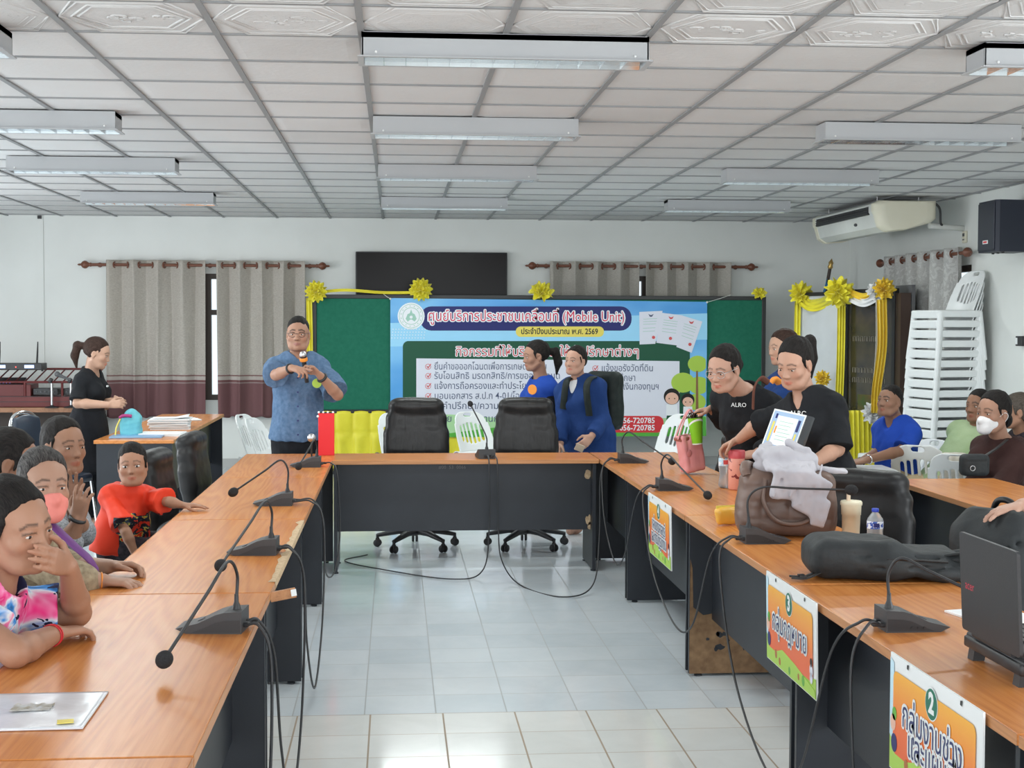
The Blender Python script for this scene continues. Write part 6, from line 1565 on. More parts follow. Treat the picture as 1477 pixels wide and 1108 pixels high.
# woman in the navy jacket
pel = (1.50, 11.05, .77); n = J(834, 549, 11.05); h = J(830, 521, 10.98)
P9 = person('woman in a navy jacket over a white shirt carrying a dark backpack', h, -.72, n, -.72, pel,
    {'L': dict(e=J(868, 606, 10.95), w=J(853, 630, 10.78), hd=(-.55, -.25, -.5), hn=(-.4, .3, -.3), curl=.9), 'R': dict(e=J(812, 604, 11.05), w=J(808, 642, 10.9), hn=(.3, 0, 0))},
    stand_legs(pel, -.7), hs=.93, pitch=.0, skin=(.50, .29, .21), hair=M['hair'], hairstyle='receding', res=.0065, sw=.185, fat=1.1,
    top=dict(name='white_shirt', m=M['paper'], ex=.008, sleeve=0, hem=.05, nk=.062), over=dict(name='jacket', m=M['navy'], ex=.022, sleeve=1.9, hem=.22, nk=.066, vneck=.09, loose=.02, wr=.006), bottom=dict(m=M['trouser_black']))
M['bp_green'] = cloth('dark_green_black_nylon', (.012, .017, .016), (.02, .027, .025), 20, .6)
bp = thing('backpack', 'dark backpack worn by the woman in the navy jacket', 'backpack', (0, 0, 0))
c_ = np.array(J(871, 578, 11.17)); R_ = np.array(rotm(0, 0, -.72-.0)) ; F = Fld(c_-.36, c_+.36, .008)
bk = -fw(-.72); bx = np.cross(bk, UP); Rb = np.stack([bx, bk, UP], 1)
F.box(c_+bk*.01, (.15, .085, .235), Rb, .06, .02); F.box(c_+bk*.08-UP*.08, (.12, .05, .12), Rb, .04, .02); F.wrinkle(.004, 25, 2); fobj(F, 'body', M['bp_green'], bp)
b = MB()
for q, (p0, p1, p2, p3) in enumerate((((864, 546, 11.08), (853, 545, 10.88), (846, 560, 10.8), (850, 600, 10.84)), ((842, 545, 11.25), (822, 546, 11.02), (816, 556, 10.95), (812, 590, 10.98)))):
    b = MB(); b.tube(spline([J(*p0), J(*p1), J(*p2), J(*p3)], 7), .022, 8, squash=(1.3, .45)); b.build('shoulder_strap', M['bp_green'], bp)
nt_ = thing('folded_note', 'small beige folded paper in the hand of the woman in the navy jacket', 'paper', J(836, 646, 10.62)); b = MB(); b.box((0, 0, 0), (.07, .012, .055), rot=rotm(.3, .4, .2), bevel=.003); b.build('sheet', cloth('kraft_paper', (.42, .33, .25)), nt_)
# woman with round glasses
pel = (2.16, 8.25, .84); n = J(1074, 566, 8.02); h = J(1044, 533, 7.92)
ae, aw = J(1044, 606, 8.40), J(1026, 590, 8.345); be, bw = J(1118, 640, 7.75), J(1090, 655, 7.72)
P10 = person('woman in a black shirt with round glasses leaning to lift a pink bag', h, -.78, n, -.85, pel,
    {'R': dict(e=ae, w=aw, sh=J(1040, 575, 8.25), hd=(-.9, -.05, -.12), hn=(0, -.1, -1), curl=.75, spread=.2), 'L': dict(e=be, w=bw, hd=(-.8, 0, -.1), hn=(0, .4, -1), curl=.5)},
    stand_legs(pel, -1.0), hs=1.06, pitch=.28, roll=.0, skin=(.50, .285, .205), hair=M['hair'], hairstyle='bun', fat=1.14, res=.0055, sw=.18,
    top=dict(m=M['polo_black'], ex=.018, sleeve=1.8, hem=.06, nk=.066, collar=True), bottom=dict(m=M['trouser_black']))
add_glasses(P10, M['steel'], .0235)
b = MB(); b.tube(spline([Vector(J(1086, 590, 7.76)), Vector(J(1088, 560, 7.74)), Vector(J(1097, 546, 7.84)), Vector(J(1108, 552, 7.98))], 8), .012, 8, squash=(1.5, .5)); setp(b.build('shoulder_strap', cloth('brown_strap', (.12, .045, .03))), 'brown bag strap over the shoulder of the woman with round glasses', 'bag strap')
# ponytail woman
pel = (2.17, 7.10, .86); n = J(1163, 573, 7.12); h = J(1146, 525, 7.08)
ce, cw = J(1207, 648, 6.92), J(1168, 670, 6.70); de, dw = J(1094, 612, 7.38), J(1066, 634, 7.56)
P11 = person('woman in a black polo shirt with a high ponytail holding a framed certificate', h, -.80, n, -.95, pel,
    {'L': dict(e=ce, w=cw, hd=(-.95, .1, .02), hn=(.1, .2, 1), curl=.35, spread=.15), 'R': dict(e=de, w=dw, hd=(-.62, .42, -.40), hn=(-.2, 0, -.8), curl=.85, thumb=.9)},
    stand_legs(pel, -.95), hs=1.03, pitch=.36, roll=.04, skin=(.50, .285, .20), hair=M['hair'], hairstyle='high_ponytail', fat=1.05, res=.0055, sw=.175,
    top=dict(m=M['polo_black'], ex=.018, sleeve=.95, sl_loose=.018, hem=.1, nk=.064, collar=True, vneck=.08), bottom=dict(m=M['trouser_black']))
# woman behind them
pel = (2.66, 9.7, .84); n = J(1136, 540, 9.7); h = J(1128, 502, 9.65)
P12 = person('woman with loose brown hair half hidden behind the ponytail woman', h, -1.25, n, -1.2, pel,
    {'L': dict(e=J(1150, 600, 9.5), w=J(1130, 630, 9.4), hn=(0, .5, 0)), 'R': dict(e=J(1120, 600, 9.9), w=J(1110, 630, 9.75), hn=(0, -.5, 0))},
    stand_legs(pel, -1.2), hs=1.0, pitch=.1, skin=LT_, hair=M['hair_brown'], hairstyle='loose', res=.0075, top=dict(m=M['navy'], sleeve=.9, hem=.08, nk=.06), bottom=dict(m=M['trouser_black']))
b = MB(); b.tube(spline([Vector(J(1112, 552, 9.46)), Vector(J(1117, 547, 9.46)), Vector(J(1124, 552, 9.5))], 5), .03, 8, squash=(1, .6)); b.build('scarf', M['b_orange'], P12['root'], loc=tuple(-P12['loc']))
# seated man in the blue polo
pel = (3.60, 10.02, .52); n = J(1292, 608, 10.0); h = J(1283, 579, 9.95)
ee, ew = J(1301, 650, 9.80), J(1249, 664, 9.66); fe, fw_ = J(1272, 650, 10.15), J(1238, 668, 9.85)
P13 = person('seated man in a royal blue polo shirt and khaki trousers', h, -.95, n, -1.1, pel,
    {'L': dict(e=ee, w=ew, hd=(-1, 0, -.15), hn=(.1, .3, -1), curl=.5), 'R': dict(e=fe, w=fw_, hd=(-1, -.15, -.12), hn=(0, .2, -1), curl=.4)},
    seat_legs(pel, -1.25, .46, .09, .50), hs=.97, pitch=-.10, skin=(.30, .158, .102), hair=M['hair'], hairstyle='short', male=True, res=.0062, sw=.185, fat=1.05,
    top=dict(m=M['polo_blue'], ex=.016, sleeve=.85, sl_loose=.016, hem=.03, nk=.064, collar=True, vneck=.06), bottom=dict(m=M['khaki'], ex=.018))
band(P13, ee, ew, .92, .029, M['chrome'], 'wristwatch', .006); band(P13, fe, fw_, .9, .028, M['black_plastic'], 'bracelet', .006)
pf = thing('paper_folder', 'pale folder of papers on the lap of the blue polo man', 'folder', J(1257, 677, 9.70)); b = MB(); b.box((0, 0, 0), (.31, .21, .012), rot=rotm(.1, .03, .2), bevel=.003); b.build('cover', M['paper'], pf)
b = MB(); b.box((0, .0, .009), (.29, .19, .006), rot=rotm(.1, .03, .25)); b.build('sheet', M['s_white'], pf)
# woman in the brown hoodie
pel = (3.68, 8.55, .52); n = J(1446, 638, 8.5); h = J(1432, 596, 8.45)
ge, gw = J(1444, 704, 8.28), J(1398, 706, 8.30)
P14 = person('seated woman in a brown hoodie and a white face mask', h, -1.08, n, -1.1, pel,
    {'L': dict(e=ge, w=gw, hd=(-1, .1, -.1), hn=(0, .3, -1), curl=.5), 'R': dict(e=J(1425, 690, 8.85), w=J(1392, 706, 8.62), hd=(-1, -.2, -.1), hn=(0, .2, -1), curl=.5)},
    seat_legs(pel, -1.2, .42), hs=1.08, pitch=.02, skin=(.37, .20, .135), hair=M['hair'], hairstyle='low_bun', res=.006, sw=.175, fat=1.08,
    top=dict(name='hoodie', m=M['hoodie'], ex=.024, sleeve=1.95, hem=.04, loose=.01, wr=.006), bottom=dict(m=M['trouser_black']))
add_mask(P14, M['mask_white'])
b = MB(); c_ = n; b.tube([Vector(c_)+Vector((.085*math.cos(2*PI*k/16)+.03, .07*math.sin(2*PI*k/16)+.02, .0+.012*math.cos(2*PI*k/16)))-P14['loc'] for k in range(17)], .028, 10, caps=False, squash=(1, .9)); b.build('hood', M['hoodie'], P14['root'])
# man in the sage shirt behind her
pel = (3.83, 9.75, .52); n = J(1412, 622, 9.72); h = J(1411, 586, 9.68)
P15 = person('seated person in a sage green shirt half hidden by the brown hoodie woman', h, -1.0, n, -1.1, pel,
    {'L': dict(e=J(1395, 672, 9.5), w=J(1370, 690, 9.4), hn=(0, .3, -1)), 'R': dict(e=J(1400, 672, 9.95), w=J(1372, 690, 9.7), hn=(0, .3, -1))},
    seat_legs(pel, -1.2, .42), hs=.98, skin=BR, hair=M['hair'], hairstyle='short', male=True, res=.0075, sw=.19, top=dict(m=M['sage'], ex=.018, sleeve=.9, hem=.03, nk=.062, collar=True), bottom=dict(m=M['khaki']))
pel = (4.18, 9.35, .52); n = J(1478, 628, 9.35); h = J(1465, 594, 9.3)
P16 = person('seated woman with dull greying hair and dark clothes at the picture edge', h, -1.75, n, -1.5, pel,
    {'L': dict(e=J(1482, 680, 9.15), w=J(1458, 690, 9.05), hn=(0, .3, -1)), 'R': dict(e=J(1470, 680, 9.5), w=J(1450, 690, 9.3), hn=(0, .3, -1))},
    seat_legs(pel, -1.4, .42), hs=1.0, skin=TAN, hair=M['hair_dull'], hairstyle='loose', res=.0075, top=dict(m=M['dark_print'], sleeve=1.9, hem=.03), bottom=dict(m=M['dark_print']))
# person outside the picture whose hand rests on the backpack
pel = (2.95, 5.05, .84); n = (2.86, 5.05, 1.30); h = (2.80, 5.02, 1.50)
P17 = person('person beyond the picture edge whose hand rests on the standing backpack', h, -1.2, n, -1.4, pel,
    {'R': dict(e=(2.52, 5.18, .98), w=J(1474, 729, 5.08), hd=(-.97, -.05, -.20), hn=(0, 0, -1), curl=.25, spread=.12), 'L': dict(e=(2.85, 4.78, 1.02), w=(2.80, 4.72, .80), hn=(0, .5, 0))},
    stand_legs(pel, -1.4), hs=1.0, skin=(.52, .31, .23), hair=M['hair'], hairstyle='bun', res=.006, top=dict(m=M['polo_black'], sleeve=.9, hem=.05, nk=.062), bottom=dict(m=M['trouser_black']))
# seats under the sitting people
for x, y, rz, lab in ((-1.52, 3.92, PI/2+.1, 'black swivel chair under the tie-dye woman'), (-1.58, 5.15, PI/2, 'black swivel chair under the masked woman, its armrest showing'), (-1.68, 6.38, PI/2-.1, 'black swivel chair under the clapping woman')):
    dup(ex2, (x, y, 0), rz, lab, GB)
for x, y, rz, lab in ((3.66, 10.06, -1.2, 'white plastic chair under the blue polo man'), (3.74, 8.6, -1.2, 'white plastic chair under the woman in the brown hoodie'), (3.90, 9.8, -1.2, 'white plastic chair under the person in the sage shirt'), (4.26, 9.36, -1.4, 'white plastic chair under the woman with greying hair')):
    dup(pc, (x, y, 0), rz, lab, 'white plastic chairs')
# ================================================================ THINGS ON THE TABLES
def simple(name, label, cat, loc, rotz=0, group=None): return thing(name, label, cat, loc, rotz, group)
M['clear'] = glassy('clear_plastic', (.93, .97, 1.0), .12, 1.25); bs(M['clear']).inputs['Transmission Weight'].default_value = .72; M['acrylic'] = glassy('acrylic', (.96, .98, 1.0), .02, 1.2)
# red box
t = simple('decorated_box', 'tall red box standing at the far end of the women table', 'box', (-.470, 9.77, .75), .05)
b = MB(); b.box((0, 0, .143), (.108, .105, .286), bevel=.002, seg=1); b.build('body', mat('red_paper', (.72, .012, .02), .5), t)
b = MB(); b.box((0, 0, .2885), (.10, .098, .004)); b.build('lid', M['s_tape'], t)
for k, x in enumerate((-.05, -.02, .01, .045)):
    b = MB(); b.ball((x, -.045, .292), .008, 8, 6); b.build('white_bead', M['white'], t)
b = MB(); b.ball((-.056, -.05, .265), .009, 8, 6); b.build('white_bead', M['white'], t)
# clear envelope
t = simple('document_envelope', 'clear plastic document envelope lying on the women table', 'envelope', (-.855, 3.305, .7505), .02)
M['env'] = m_noisy('milky_envelope', (.62, .64, .68), (.76, .78, .82), 6, .18, .35, 9, spec=.6, bdist=.01)
b = MB()
def ef(a, c): return (-.17+.34*a, -.155+.31*c, .003+.0025*math.sin(9*a+4*c)*math.sin(PI*c)*math.sin(PI*a))
b.grid(ef, 30, 26); b.build('sleeve', M['env'], t, solid=.004)
b = MB(); b.prism([(-.17, -.155), (-.165, .155), (-.07, .045), (-.06, .0), (-.075, -.03)], .0085, .0095); b.build('flap', M['env'], t)
b = MB(); b.lathe([(.008, 0), (.007, .003)], (-.082, .004, .0095), 14); b.build('snap', M['white_plastic'], t)
b = MB()
def ef2(a, c): return (-.02+.09*a, -.02+.06*c, .0085+.003*math.sin(20*a)*math.sin(14*c)); 
b.grid(ef2, 16, 12); b.build('key_tag', m_noisy('tag_print', (.30, .25, .17), (.6, .6, .6), 40, .5), t)
b = MB(); b.box((.125, -.115, .0085), (.035, .03, .0015), rot=rotm(0, 0, .2)); b.build('sticker', M['b_yellow'], t)
# pink bag and green cup held by the woman with round glasses
M['pink'] = m_noisy('pink_fabric', (.62, .24, .25), (.70, .31, .31), 10, .6, .25, 14)
cb = np.array((1.755, 8.39, .875)); t = simple('tote_bag', 'small pink cup bag with straps lifted by the woman with glasses', 'bag', tuple(cb-np.array((0, 0, .115))))
F = Fld((-.11, -.1, -.02), (.11, .1, .27), .0055); Rg = np.array(rotm(0, -.16, .25))
F.box((0, 0, .12), (.066, .055, .115), Rg, .018, .01); F.box((-.012, 0, .25), (.062, .05, .05), Rg, .01, .004, 's'); F.cap((-.01, -.06, .04), (-.03, -.058, .21), .004, k=.012, op='s'); F.wrinkle(.003, 40, 3); fobj(F, 'body', M['pink'], t)
b = MB(); b.box((-.03, 0, .205), (.115, .096, .02), rot=rotm(0, -.16, .25), bevel=.004, seg=1); b.build('rim', mat('bag_leather_rim', (.28, .075, .05), .5), t)
for y in (-.045, .045):
    b = MB(); b.tube(spline([(-.085, y, .20), (-.045, y*.6, .31), (-.005, y*.3, .375), (.02, y*.5, .31), (.028, y, .20)], 6), .009, 8, squash=(1.4, .5)); b.build('strap', M['pink'], t)
b = MB(); b.ball((-.02, -.064, .12), (.014, .003, .022), 10, 8); b.build('emblem', mat('bag_emblem', (.45, .15, .15), .5), t)
cc = Vector(J(1006, 641, 8.33)); t = simple('paper_cup', 'bright green paper cup with a white swirl and a clear lid', 'cup', tuple(cc))
tilt = rotm(0, -.10, 0)
b = MB(); b.lathe([(.001, 0), (.030, 0), (.031, .004), (.045, .158), (.046, .162)], seg=28, rot=tilt); b.build('cup', mat('lime_green_paper', (.22, .56, .02), .35), t)
b = MB(); b.lathe([(.0303, .0), (.0313, .006), (.0318, .008)], seg=28, rot=tilt); b.build('base_rim', M['white'], t)
b = MB()
def sw(a, c):
    th = -2.9+2.6*a; z = .118+.030*math.sin(a*2.6)+.012*(c-.5); r = .0314+.0142*z/.16+.0006; return tilt @ Vector((r*math.cos(th), r*math.sin(th), z))
b.grid(sw, 24, 3); b.build('white_swirl', M['white'], t)
b = MB(); b.lathe([(.047, .160), (.048, .168), (.040, .172), (.036, .190), (.012, .193), (.001, .193)], seg=24, rot=tilt); b.build('lid', M['acrylic'], t)
# water bottle held by its cap
def bottle(label, loc, h, r, capm, labelm, waist=True, mark=None):
    t = simple('water_bottle', label, 'bottle', loc)
    pr = [(.001, .004), (r*.55, 0), (r*.9, .003), (r, .015), (r*.98, h*.16), (r*.82 if waist else r, h*.30), (r*.96, h*.46), (r, h*.50), (r, h*.70), (r*.9, h*.76), (r*.55, h*.86), (r*.38, h*.90), (r*.38, h*.94)]
    b = MB(); b.lathe(pr, seg=32); b.build('bottle_body', M['clear'], t)
    b = MB(); b.lathe([(r*1.008, h*.52), (r*1.012, h*.53), (r*1.012, h*.69), (r*1.006, h*.70)], seg=32); b.build('label_band', labelm, t)
    b = MB(); b.lathe([(r*.42, h*.915), (r*.44, h*.92), (r*.44, h*.985), (r*.40, h), (.001, h)], seg=20); b.build('cap', capm, t)
    if mark:
        b = MB()
        def mk(a, c): th = -PI/2-.15-.35+.7*a; return ((r*1.018)*math.cos(th), (r*1.018)*math.sin(th), h*(.56+.1*c))
        b.grid(mk, 8, 4); b.build('label_mark', mark, t)
    return t
m = mat('pale_label', (.55, .70, .82), .35); nt = NT(m); nt.base(nt.ramp(nt.noise(nt.coord(), 45, 2), [(.42, (.72, .80, .86)), (.5, (.35, .62, .80)), (.6, (.80, .82, .84))])); M['label_pale'] = m
bottle('clear water bottle held by its cap by the ponytail woman', (1.795, 7.66, .75), .235, .036, M['clear'], M['label_pale'], mark=M['b_crimson'])
m = mat('blue_label', (.05, .12, .5), .35); nt = NT(m); nt.base(nt.ramp(nt.noise(nt.coord(), 60, 2), [(.45, (.03, .09, .42)), (.52, (.75, .8, .88))], 'CONSTANT')); M['label_blue'] = m
bottle('small water bottle with a blue cap and blue label before the cream tumbler', (1.895, 5.50, .75), .165, .032, mat('blue_cap', (.015, .05, .45), .35), M['label_blue'], False, mark=M['b_navy'])
# tumblers
t = simple('tumbler', 'pink patterned tumbler with a red lid beside the clear water bottle', 'tumbler', (1.84, 7.585, .75))
m = mat('pink_tumbler', (.78, .33, .25), .35); nt = NT(m); n1 = nt.noise(nt.coord(), 26, 2, .5, .8); nt.base(nt.ramp(n1, [(.60, (.80, .34, .26)), (.63, (.22, .03, .035))], 'CONSTANT'))
b = MB(); b.lathe([(.001, 0), (.040, 0), (.044, .006), (.044, .172), (.043, .176)], seg=32); b.build('body', m, t)
b = MB(); b.lathe([(.0445, .170), (.0455, .176), (.0455, .206), (.043, .213), (.001, .214)], seg=32); b.build('lid', mat('red_lid', (.66, .10, .12), .35), t)
t = simple('tumbler', 'cream tumbler with a lid and a fat straw behind the small water bottle', 'tumbler', (1.895, 5.80, .75))
M['ivory'] = mat('ivory_plastic', (.76, .70, .52), .4)
b = MB(); b.lathe([(.001, 0), (.033, 0), (.035, .004), (.0385, .10), (.0405, .10), (.042, .142)], seg=32); b.build('body', M['ivory'], t)
b = MB(); b.lathe([(.0445, .140), (.0455, .143), (.0455, .152), (.042, .158), (.001, .159)], seg=32); b.build('lid', M['ivory'], t)
b = MB(); b.tube([(-.012, 0, .155), (-.012, 0, .198)], .0085, 12); b.build('straw', mat('straw', (.72, .56, .42), .4), t)
# yellow pouch
t = simple('snack_pouch', 'small orange yellow pouch against the brown quilted bag', 'pouch', (1.47, 6.22, .75), .3)
F = Fld((-.1, -.06, -.01), (.1, .06, .1), .006); F.box((0, 0, .04), (.06, .022, .04), None, .018, .01); F.wrinkle(.004, 50, 2); fobj(F, 'body', mat('orange_yellow_foil', (.72, .40, .06), .35), t)
b = MB(); b.box((0, 0, .083), (.115, .004, .012)); b.build('sealed_edge', M['b_yellow'], t)
# brown quilted bag with the grey cloth on it
M['quilt'] = m_noisy('brown_nylon', (.13, .080, .062), (.175, .112, .09), 5, .42, .25, 18, spec=.45)
bx0 = Vector((1.655, 5.93, .75)); t = simple('quilted_bag', 'brown quilted shoulder bag standing on the sign row table', 'bag', tuple(bx0), -.03)
F = Fld((-.24, -.16, -.02), (.24, .16, .34), .0062)
F.box((0, 0, .135), (.195, .095, .135), None, .045, .01); F.box((0, .0, .26), (.165, .035, .03), None, .025, .05)
for s in (-1, 1): F.ell((s*.185, 0, .10), (.03, .07, .09), k=.04)
for z in (.075, .15, .215): F.cap((-.21, -.098, z), (.21, -.098, z), .0035, k=.014, op='s')
for x in (-.13, -.01, .115): F.cap((x, -.100, .01), (x*.93, -.094, .25), .003, k=.013, op='s')
F.cap((-.15, 0, .30), (.15, 0, .30), .018, k=.02, op='s')
F.wrinkle(.0045, 26, 6, 6); fobj(F, 'body', M['quilt'], t)
b = MB(); b.tube(spline([(-.11, -.085, .24), (-.12, -.105, .15), (-.07, -.115, .075), (.02, -.117, .06), (.10, -.112, .10), (.125, -.1, .17), (.115, -.085, .24)], 8), .014, 8, squash=(1.3, .7)); b.build('handle', M['quilt'], t)
b = MB(); b.tube(spline([(-.11, .07, .25), (-.16, .02, .305), (-.19, -.05, .285), (-.185, -.07, .26)], 8), .016, 8, squash=(1.4, .6)); b.build('handle', M['quilt'], t)
M['grey_cotton'] = m_noisy('grey_white_cotton', (.40, .385, .42), (.50, .485, .52), 7, .85, .45, 22)
cl = simple('crumpled_cloth', 'crumpled grey white shirt piled on the brown quilted bag', 'cloth', (1.655, 5.90, 1.0))
F = Fld((-.27, -.21, -.22), (.29, .18, .2), .0052)
r_ = random.Random(12)
F.ell((-.02, .02, .045), (.13, .085, .045), k=.03); F.ell((-.05, -.01, .085), (.09, .07, .045), k=.02); F.ell((.06, .01, .07), (.07, .06, .04), k=.02)
for k in range(12):
    an = r_.uniform(0, 6.28); c0 = np.array((-.03+.09*math.cos(an), .0+.05*math.sin(an), .08+r_.uniform(-.02, .04))); d_ = np.array((-math.sin(an), math.cos(an)*.6, r_.uniform(-.4, .4)))*.06
    F.cap(c0-d_, c0+d_, .014, .017, k=.008)
F.box((-.02, -.115, -.02), (.085, .016, .065), np.array(rotm(.12, .1, 0)), .014, .02); F.box((.07, -.118, -.065), (.058, .015, .085), np.array(rotm(.05, .5, 0)), .013, .02); F.box((.10, -.122, -.14), (.032, .014, .06), np.array(rotm(0, .25, 0)), .012, .02)
F.box((.17, .0, .03), (.085, .032, .011), np.array(rotm(.1, .12, 0)), .009, .03); F.box((-.02, -.085, .05), (.11, .03, .012), np.array(rotm(.7, 0, 0)), .011, .02)
for k in range(9):
    x = -.10+.023*k; F.cap((x, -.135, -.07+.03*math.sin(k)), (x+.03, -.10, .06), .0035, k=.012, op='s' if k % 3 == 1 else 'u')
F.wrinkle(.0042, 42, 9, 7, (1, 1, .6)); fobj(F, 'cloth', M['grey_cotton'], cl)
# black backpacks
M['nylon'] = m_noisy('black_nylon', (.018, .021, .023), (.030, .034, .036), 14, .62, .35, 30, spec=.3, bdist=.008); M['zip'] = mat('zip_black', (.006, .006, .007), .4)
t = simple('backpack', 'black backpack lying flat in front of the laptop on the sign row', 'backpack', (1.715, 4.90, .75), -.06)
F = Fld((-.34, -.2, -.02), (.34, .22, .22), .0066)
F.box((-.10, .02, .072), (.165, .135, .070), np.array(rotm(0, .03, 0)), .055, .02); F.box((.12, .01, .055), (.155, .12, .050), np.array(rotm(0, .07, .03)), .04, .04)
F.ell((.05, -.11, .055), (.16, .035, .035), k=.03); F.ell((.17, -.115, .03), (.09, .035, .03), k=.01)
F.cap((-.24, -.118, .105), (.24, -.10, .072), .004, k=.010, op='s'); F.cap((-.24, -.135, .055), (.2, -.135, .052), .0035, k=.010, op='s'); F.cap((-.10, -.02, .147), (.22, -.02, .105), .003, k=.010, op='s')
F.wrinkle(.0055, 22, 4, 6); fobj(F, 'body', M['nylon'], t)
b = MB(); b.tube(spline([(-.02, -.137, .085), (.08, -.142, .082), (.19, -.136, .074)], 6), .0045, 6); b.build('zip', M['zip'], t)
for p in ([(.2, -.08, .09), (.27, -.12, .10), (.30, -.13, .05), (.285, -.15, .008)], [(.23, .02, .08), (.30, .0, .09), (.33, -.06, .05), (.30, -.12, .01)]):
    b = MB(); b.tube(spline(p, 6), .014, 8, squash=(1.5, .45)); b.build('shoulder_strap', M['nylon'], t)
for y in (-.085, -.05):
    b = MB(); b.tube(spline([(-.24, y, .03), (-.29, y-.01, .012), (-.34, y+.0, .012)], 5), .008, 6, squash=(1.3, .4)); b.box((-.30, y-.005, .015), (.022, .02, .008)); b.build('buckle_strap', M['zip'], t)
t = simple('backpack', 'black backpack standing on a chair behind the laptop under a hand', 'backpack', (2.22, 5.12, .47), -1.0)
F = Fld((-.24, -.22, -.02), (.24, .22, .56), .007)
F.box((0, 0, .235), (.165, .11, .235), np.array(rotm(-.06)), .09, .02); F.ell((0, -.11, .17), (.125, .05, .15), k=.02); F.cap((-.09, 0, .46), (.09, 0, .46), .03, k=.05)
F.cap((-.15, -.10, .30), (0, -.125, .37), .004, k=.01, op='s'); F.cap((0, -.125, .37), (.15, -.10, .30), .004, k=.01, op='s'); F.cap((-.16, -.06, .38), (.16, -.06, .38), .004, k=.012, op='s'); F.cap((.115, -.08, .05), (.11, -.08, .4), .004, k=.012, op='s')
F.wrinkle(.006, 22, 8, 6); fobj(F, 'body', M['nylon'], t)
b = MB(); b.tube(spline([(-.05, .06, .47), (-.02, .05, .515), (.03, .05, .515), (.06, .06, .47)], 6), .012, 8); b.build('top_handle', M['zip'], t)
for s in (-1, 1):
    b = MB(); b.tube(spline([(s*.08, .09, .45), (s*.12, .155, .38), (s*.12, .165, .2), (s*.13, .10, .05)], 7), .024, 8, squash=(1.3, .5)); b.build('shoulder_strap', M['nylon'], t)
b = MB(); b.tube(spline([(-.12, -.135, .26), (0, -.165, .31), (.12, -.135, .26)], 6), .0045, 6); b.build('zip', M['zip'], t)
# laptop on a cooling stand
pd = simple('laptop_stand', 'black cooling stand with legs under the laptop', 'laptop stand', (1.66, 3.52, .75), 0)
b = MB(); b.box((0, 0, .062), (.26, .37, .022), rot=rotm(0, -.04, 0), bevel=.008); b.box((-.125, 0, .045), (.03, .35, .03), bevel=.006); b.build('tray', M['black_plastic'], pd)
for y in (-.14, .14):
    for x, z in ((-.115, .05), (.10, .058)):
        b = MB(); b.prism([(-.02, 0), (.012, 0), (.022, z), (-.012, z)], -.018, .018, Matrix(((1, 0, 0, x), (0, 0, 1, y), (0, 1, 0, 0), (0, 0, 0, 1)))); b.build('leg', M['black_plastic'], pd)
lp = simple('laptop', 'open black laptop seen from behind its lid on the sign row', 'laptop', (1.665, 3.52, .827), 0)
b = MB(); b.box((0, 0, 0), (.25, .355, .018), rot=rotm(0, -.04, 0), bevel=.006); b.build('base', M['dark_grey'], lp)
k = MB()
for i in range(6):
    for j in range(14): k.box((-.07+.021*i, -.145+.0222*j, .0105+.0008*i), (.017, .0185, .004))
o = k.build('keyboard', M['black_plastic'], lp)
lean = .05; LH = .262
b = MB(); fr_ = frame((-.138, 0, .0), (0, -1, 0), (-math.sin(lean), 0, math.cos(lean)))
b.prism(rrect(-.178, 0, .178, LH, .010), 0, .009, fr_); b.build('lid', m_noisy('laptop_lid', (.030, .031, .034), (.038, .039, .042), 200, .45, .2, 500), lp)
b = MB(); b.prism(rrect(-.165, .018, .165, LH-.012, .003), -.0012, 0, fr_); b.build('screen', mat('laptop_screen', (.01, .012, .02), .15), lp)
b = MB(); b.tube([(-.136, -.12, -.004), (-.136, .12, -.004)], .009, 10); b.build('hinge', M['black_plastic'], lp)
F_ = fr_ @ Matrix.Translation((-.118, LH*.475, .0094)); text_mesh('logo', 'acer', .034, emit('logo_red', (.55, .04, .07), .0), lp, F_, 'CENTER', 0.0, 0.0)
# framed certificate in the hand of the ponytail woman
c0 = [Vector(J(*p)) for p in ((1115, 589, 6.78), (1160, 601, 6.62), (1146, 655, 6.58), (1099, 646, 6.74))]
cen = sum(c0, Vector())/4; ux = ((c0[1]-c0[0])+(c0[2]-c0[3])).normalized(); vy = ((c0[0]-c0[3])+(c0[1]-c0[2])).normalized()
W_ = (c0[1]-c0[0]).length; H_ = (c0[0]-c0[3]).length
t = simple('framed_certificate', 'pale blue certificate in an acrylic frame held by the ponytail woman', 'certificate', tuple(cen)); fr0 = frame((0, 0, 0), ux, vy)
b = MB(); b.prism([(-W_/2, -H_/2), (W_/2+.035, -H_/2), (W_/2+.035, H_/2), (-W_/2, H_/2)], -.022, -.004, fr0); b.build('frame', mat('dark_acrylic', (.05, .055, .06), .15), t)
b = MB(); b.prism([(-W_/2, -H_/2), (W_/2, -H_/2), (W_/2, H_/2), (-W_/2, H_/2)], -.004, 0, fr0); b.build('sheet', M['s_white'], t)
def cs(nm, x0, y0, x1, y1, m_, lay): b = MB(); b.prism([(x0*W_, y0*H_), (x1*W_, y0*H_), (x1*W_, y1*H_), (x0*W_, y1*H_)], 0, .0003, fr0 @ Matrix.Translation((0, 0, .0003*lay))); b.build(nm, m_, t)
cs('print', -.46, -.44, .47, .46, mat('certificate_blue', (.34, .47, .66), .35), 1); cs('print', -.30, -.36, .32, .36, M['b_pale'], 2); cs('print', -.38, .28, -.32, .40, M['b_navy'], 2); cs('print', .34, .05, .42, .34, M['s_blue'], 3); cs('print', -.40, -.30, -.34, .2, M['b_yellow'], 2)
for q in range(6): cs('print_line', -.20, .22-.09*q, .22-.05*(q % 3), .235-.09*q, M['b_seal'], 3)
cs('print', -.28, -.08, -.23, .1, M['b_orange'], 3); cs('print', .36, -.3, .41, .0, M['b_yellow'], 3)
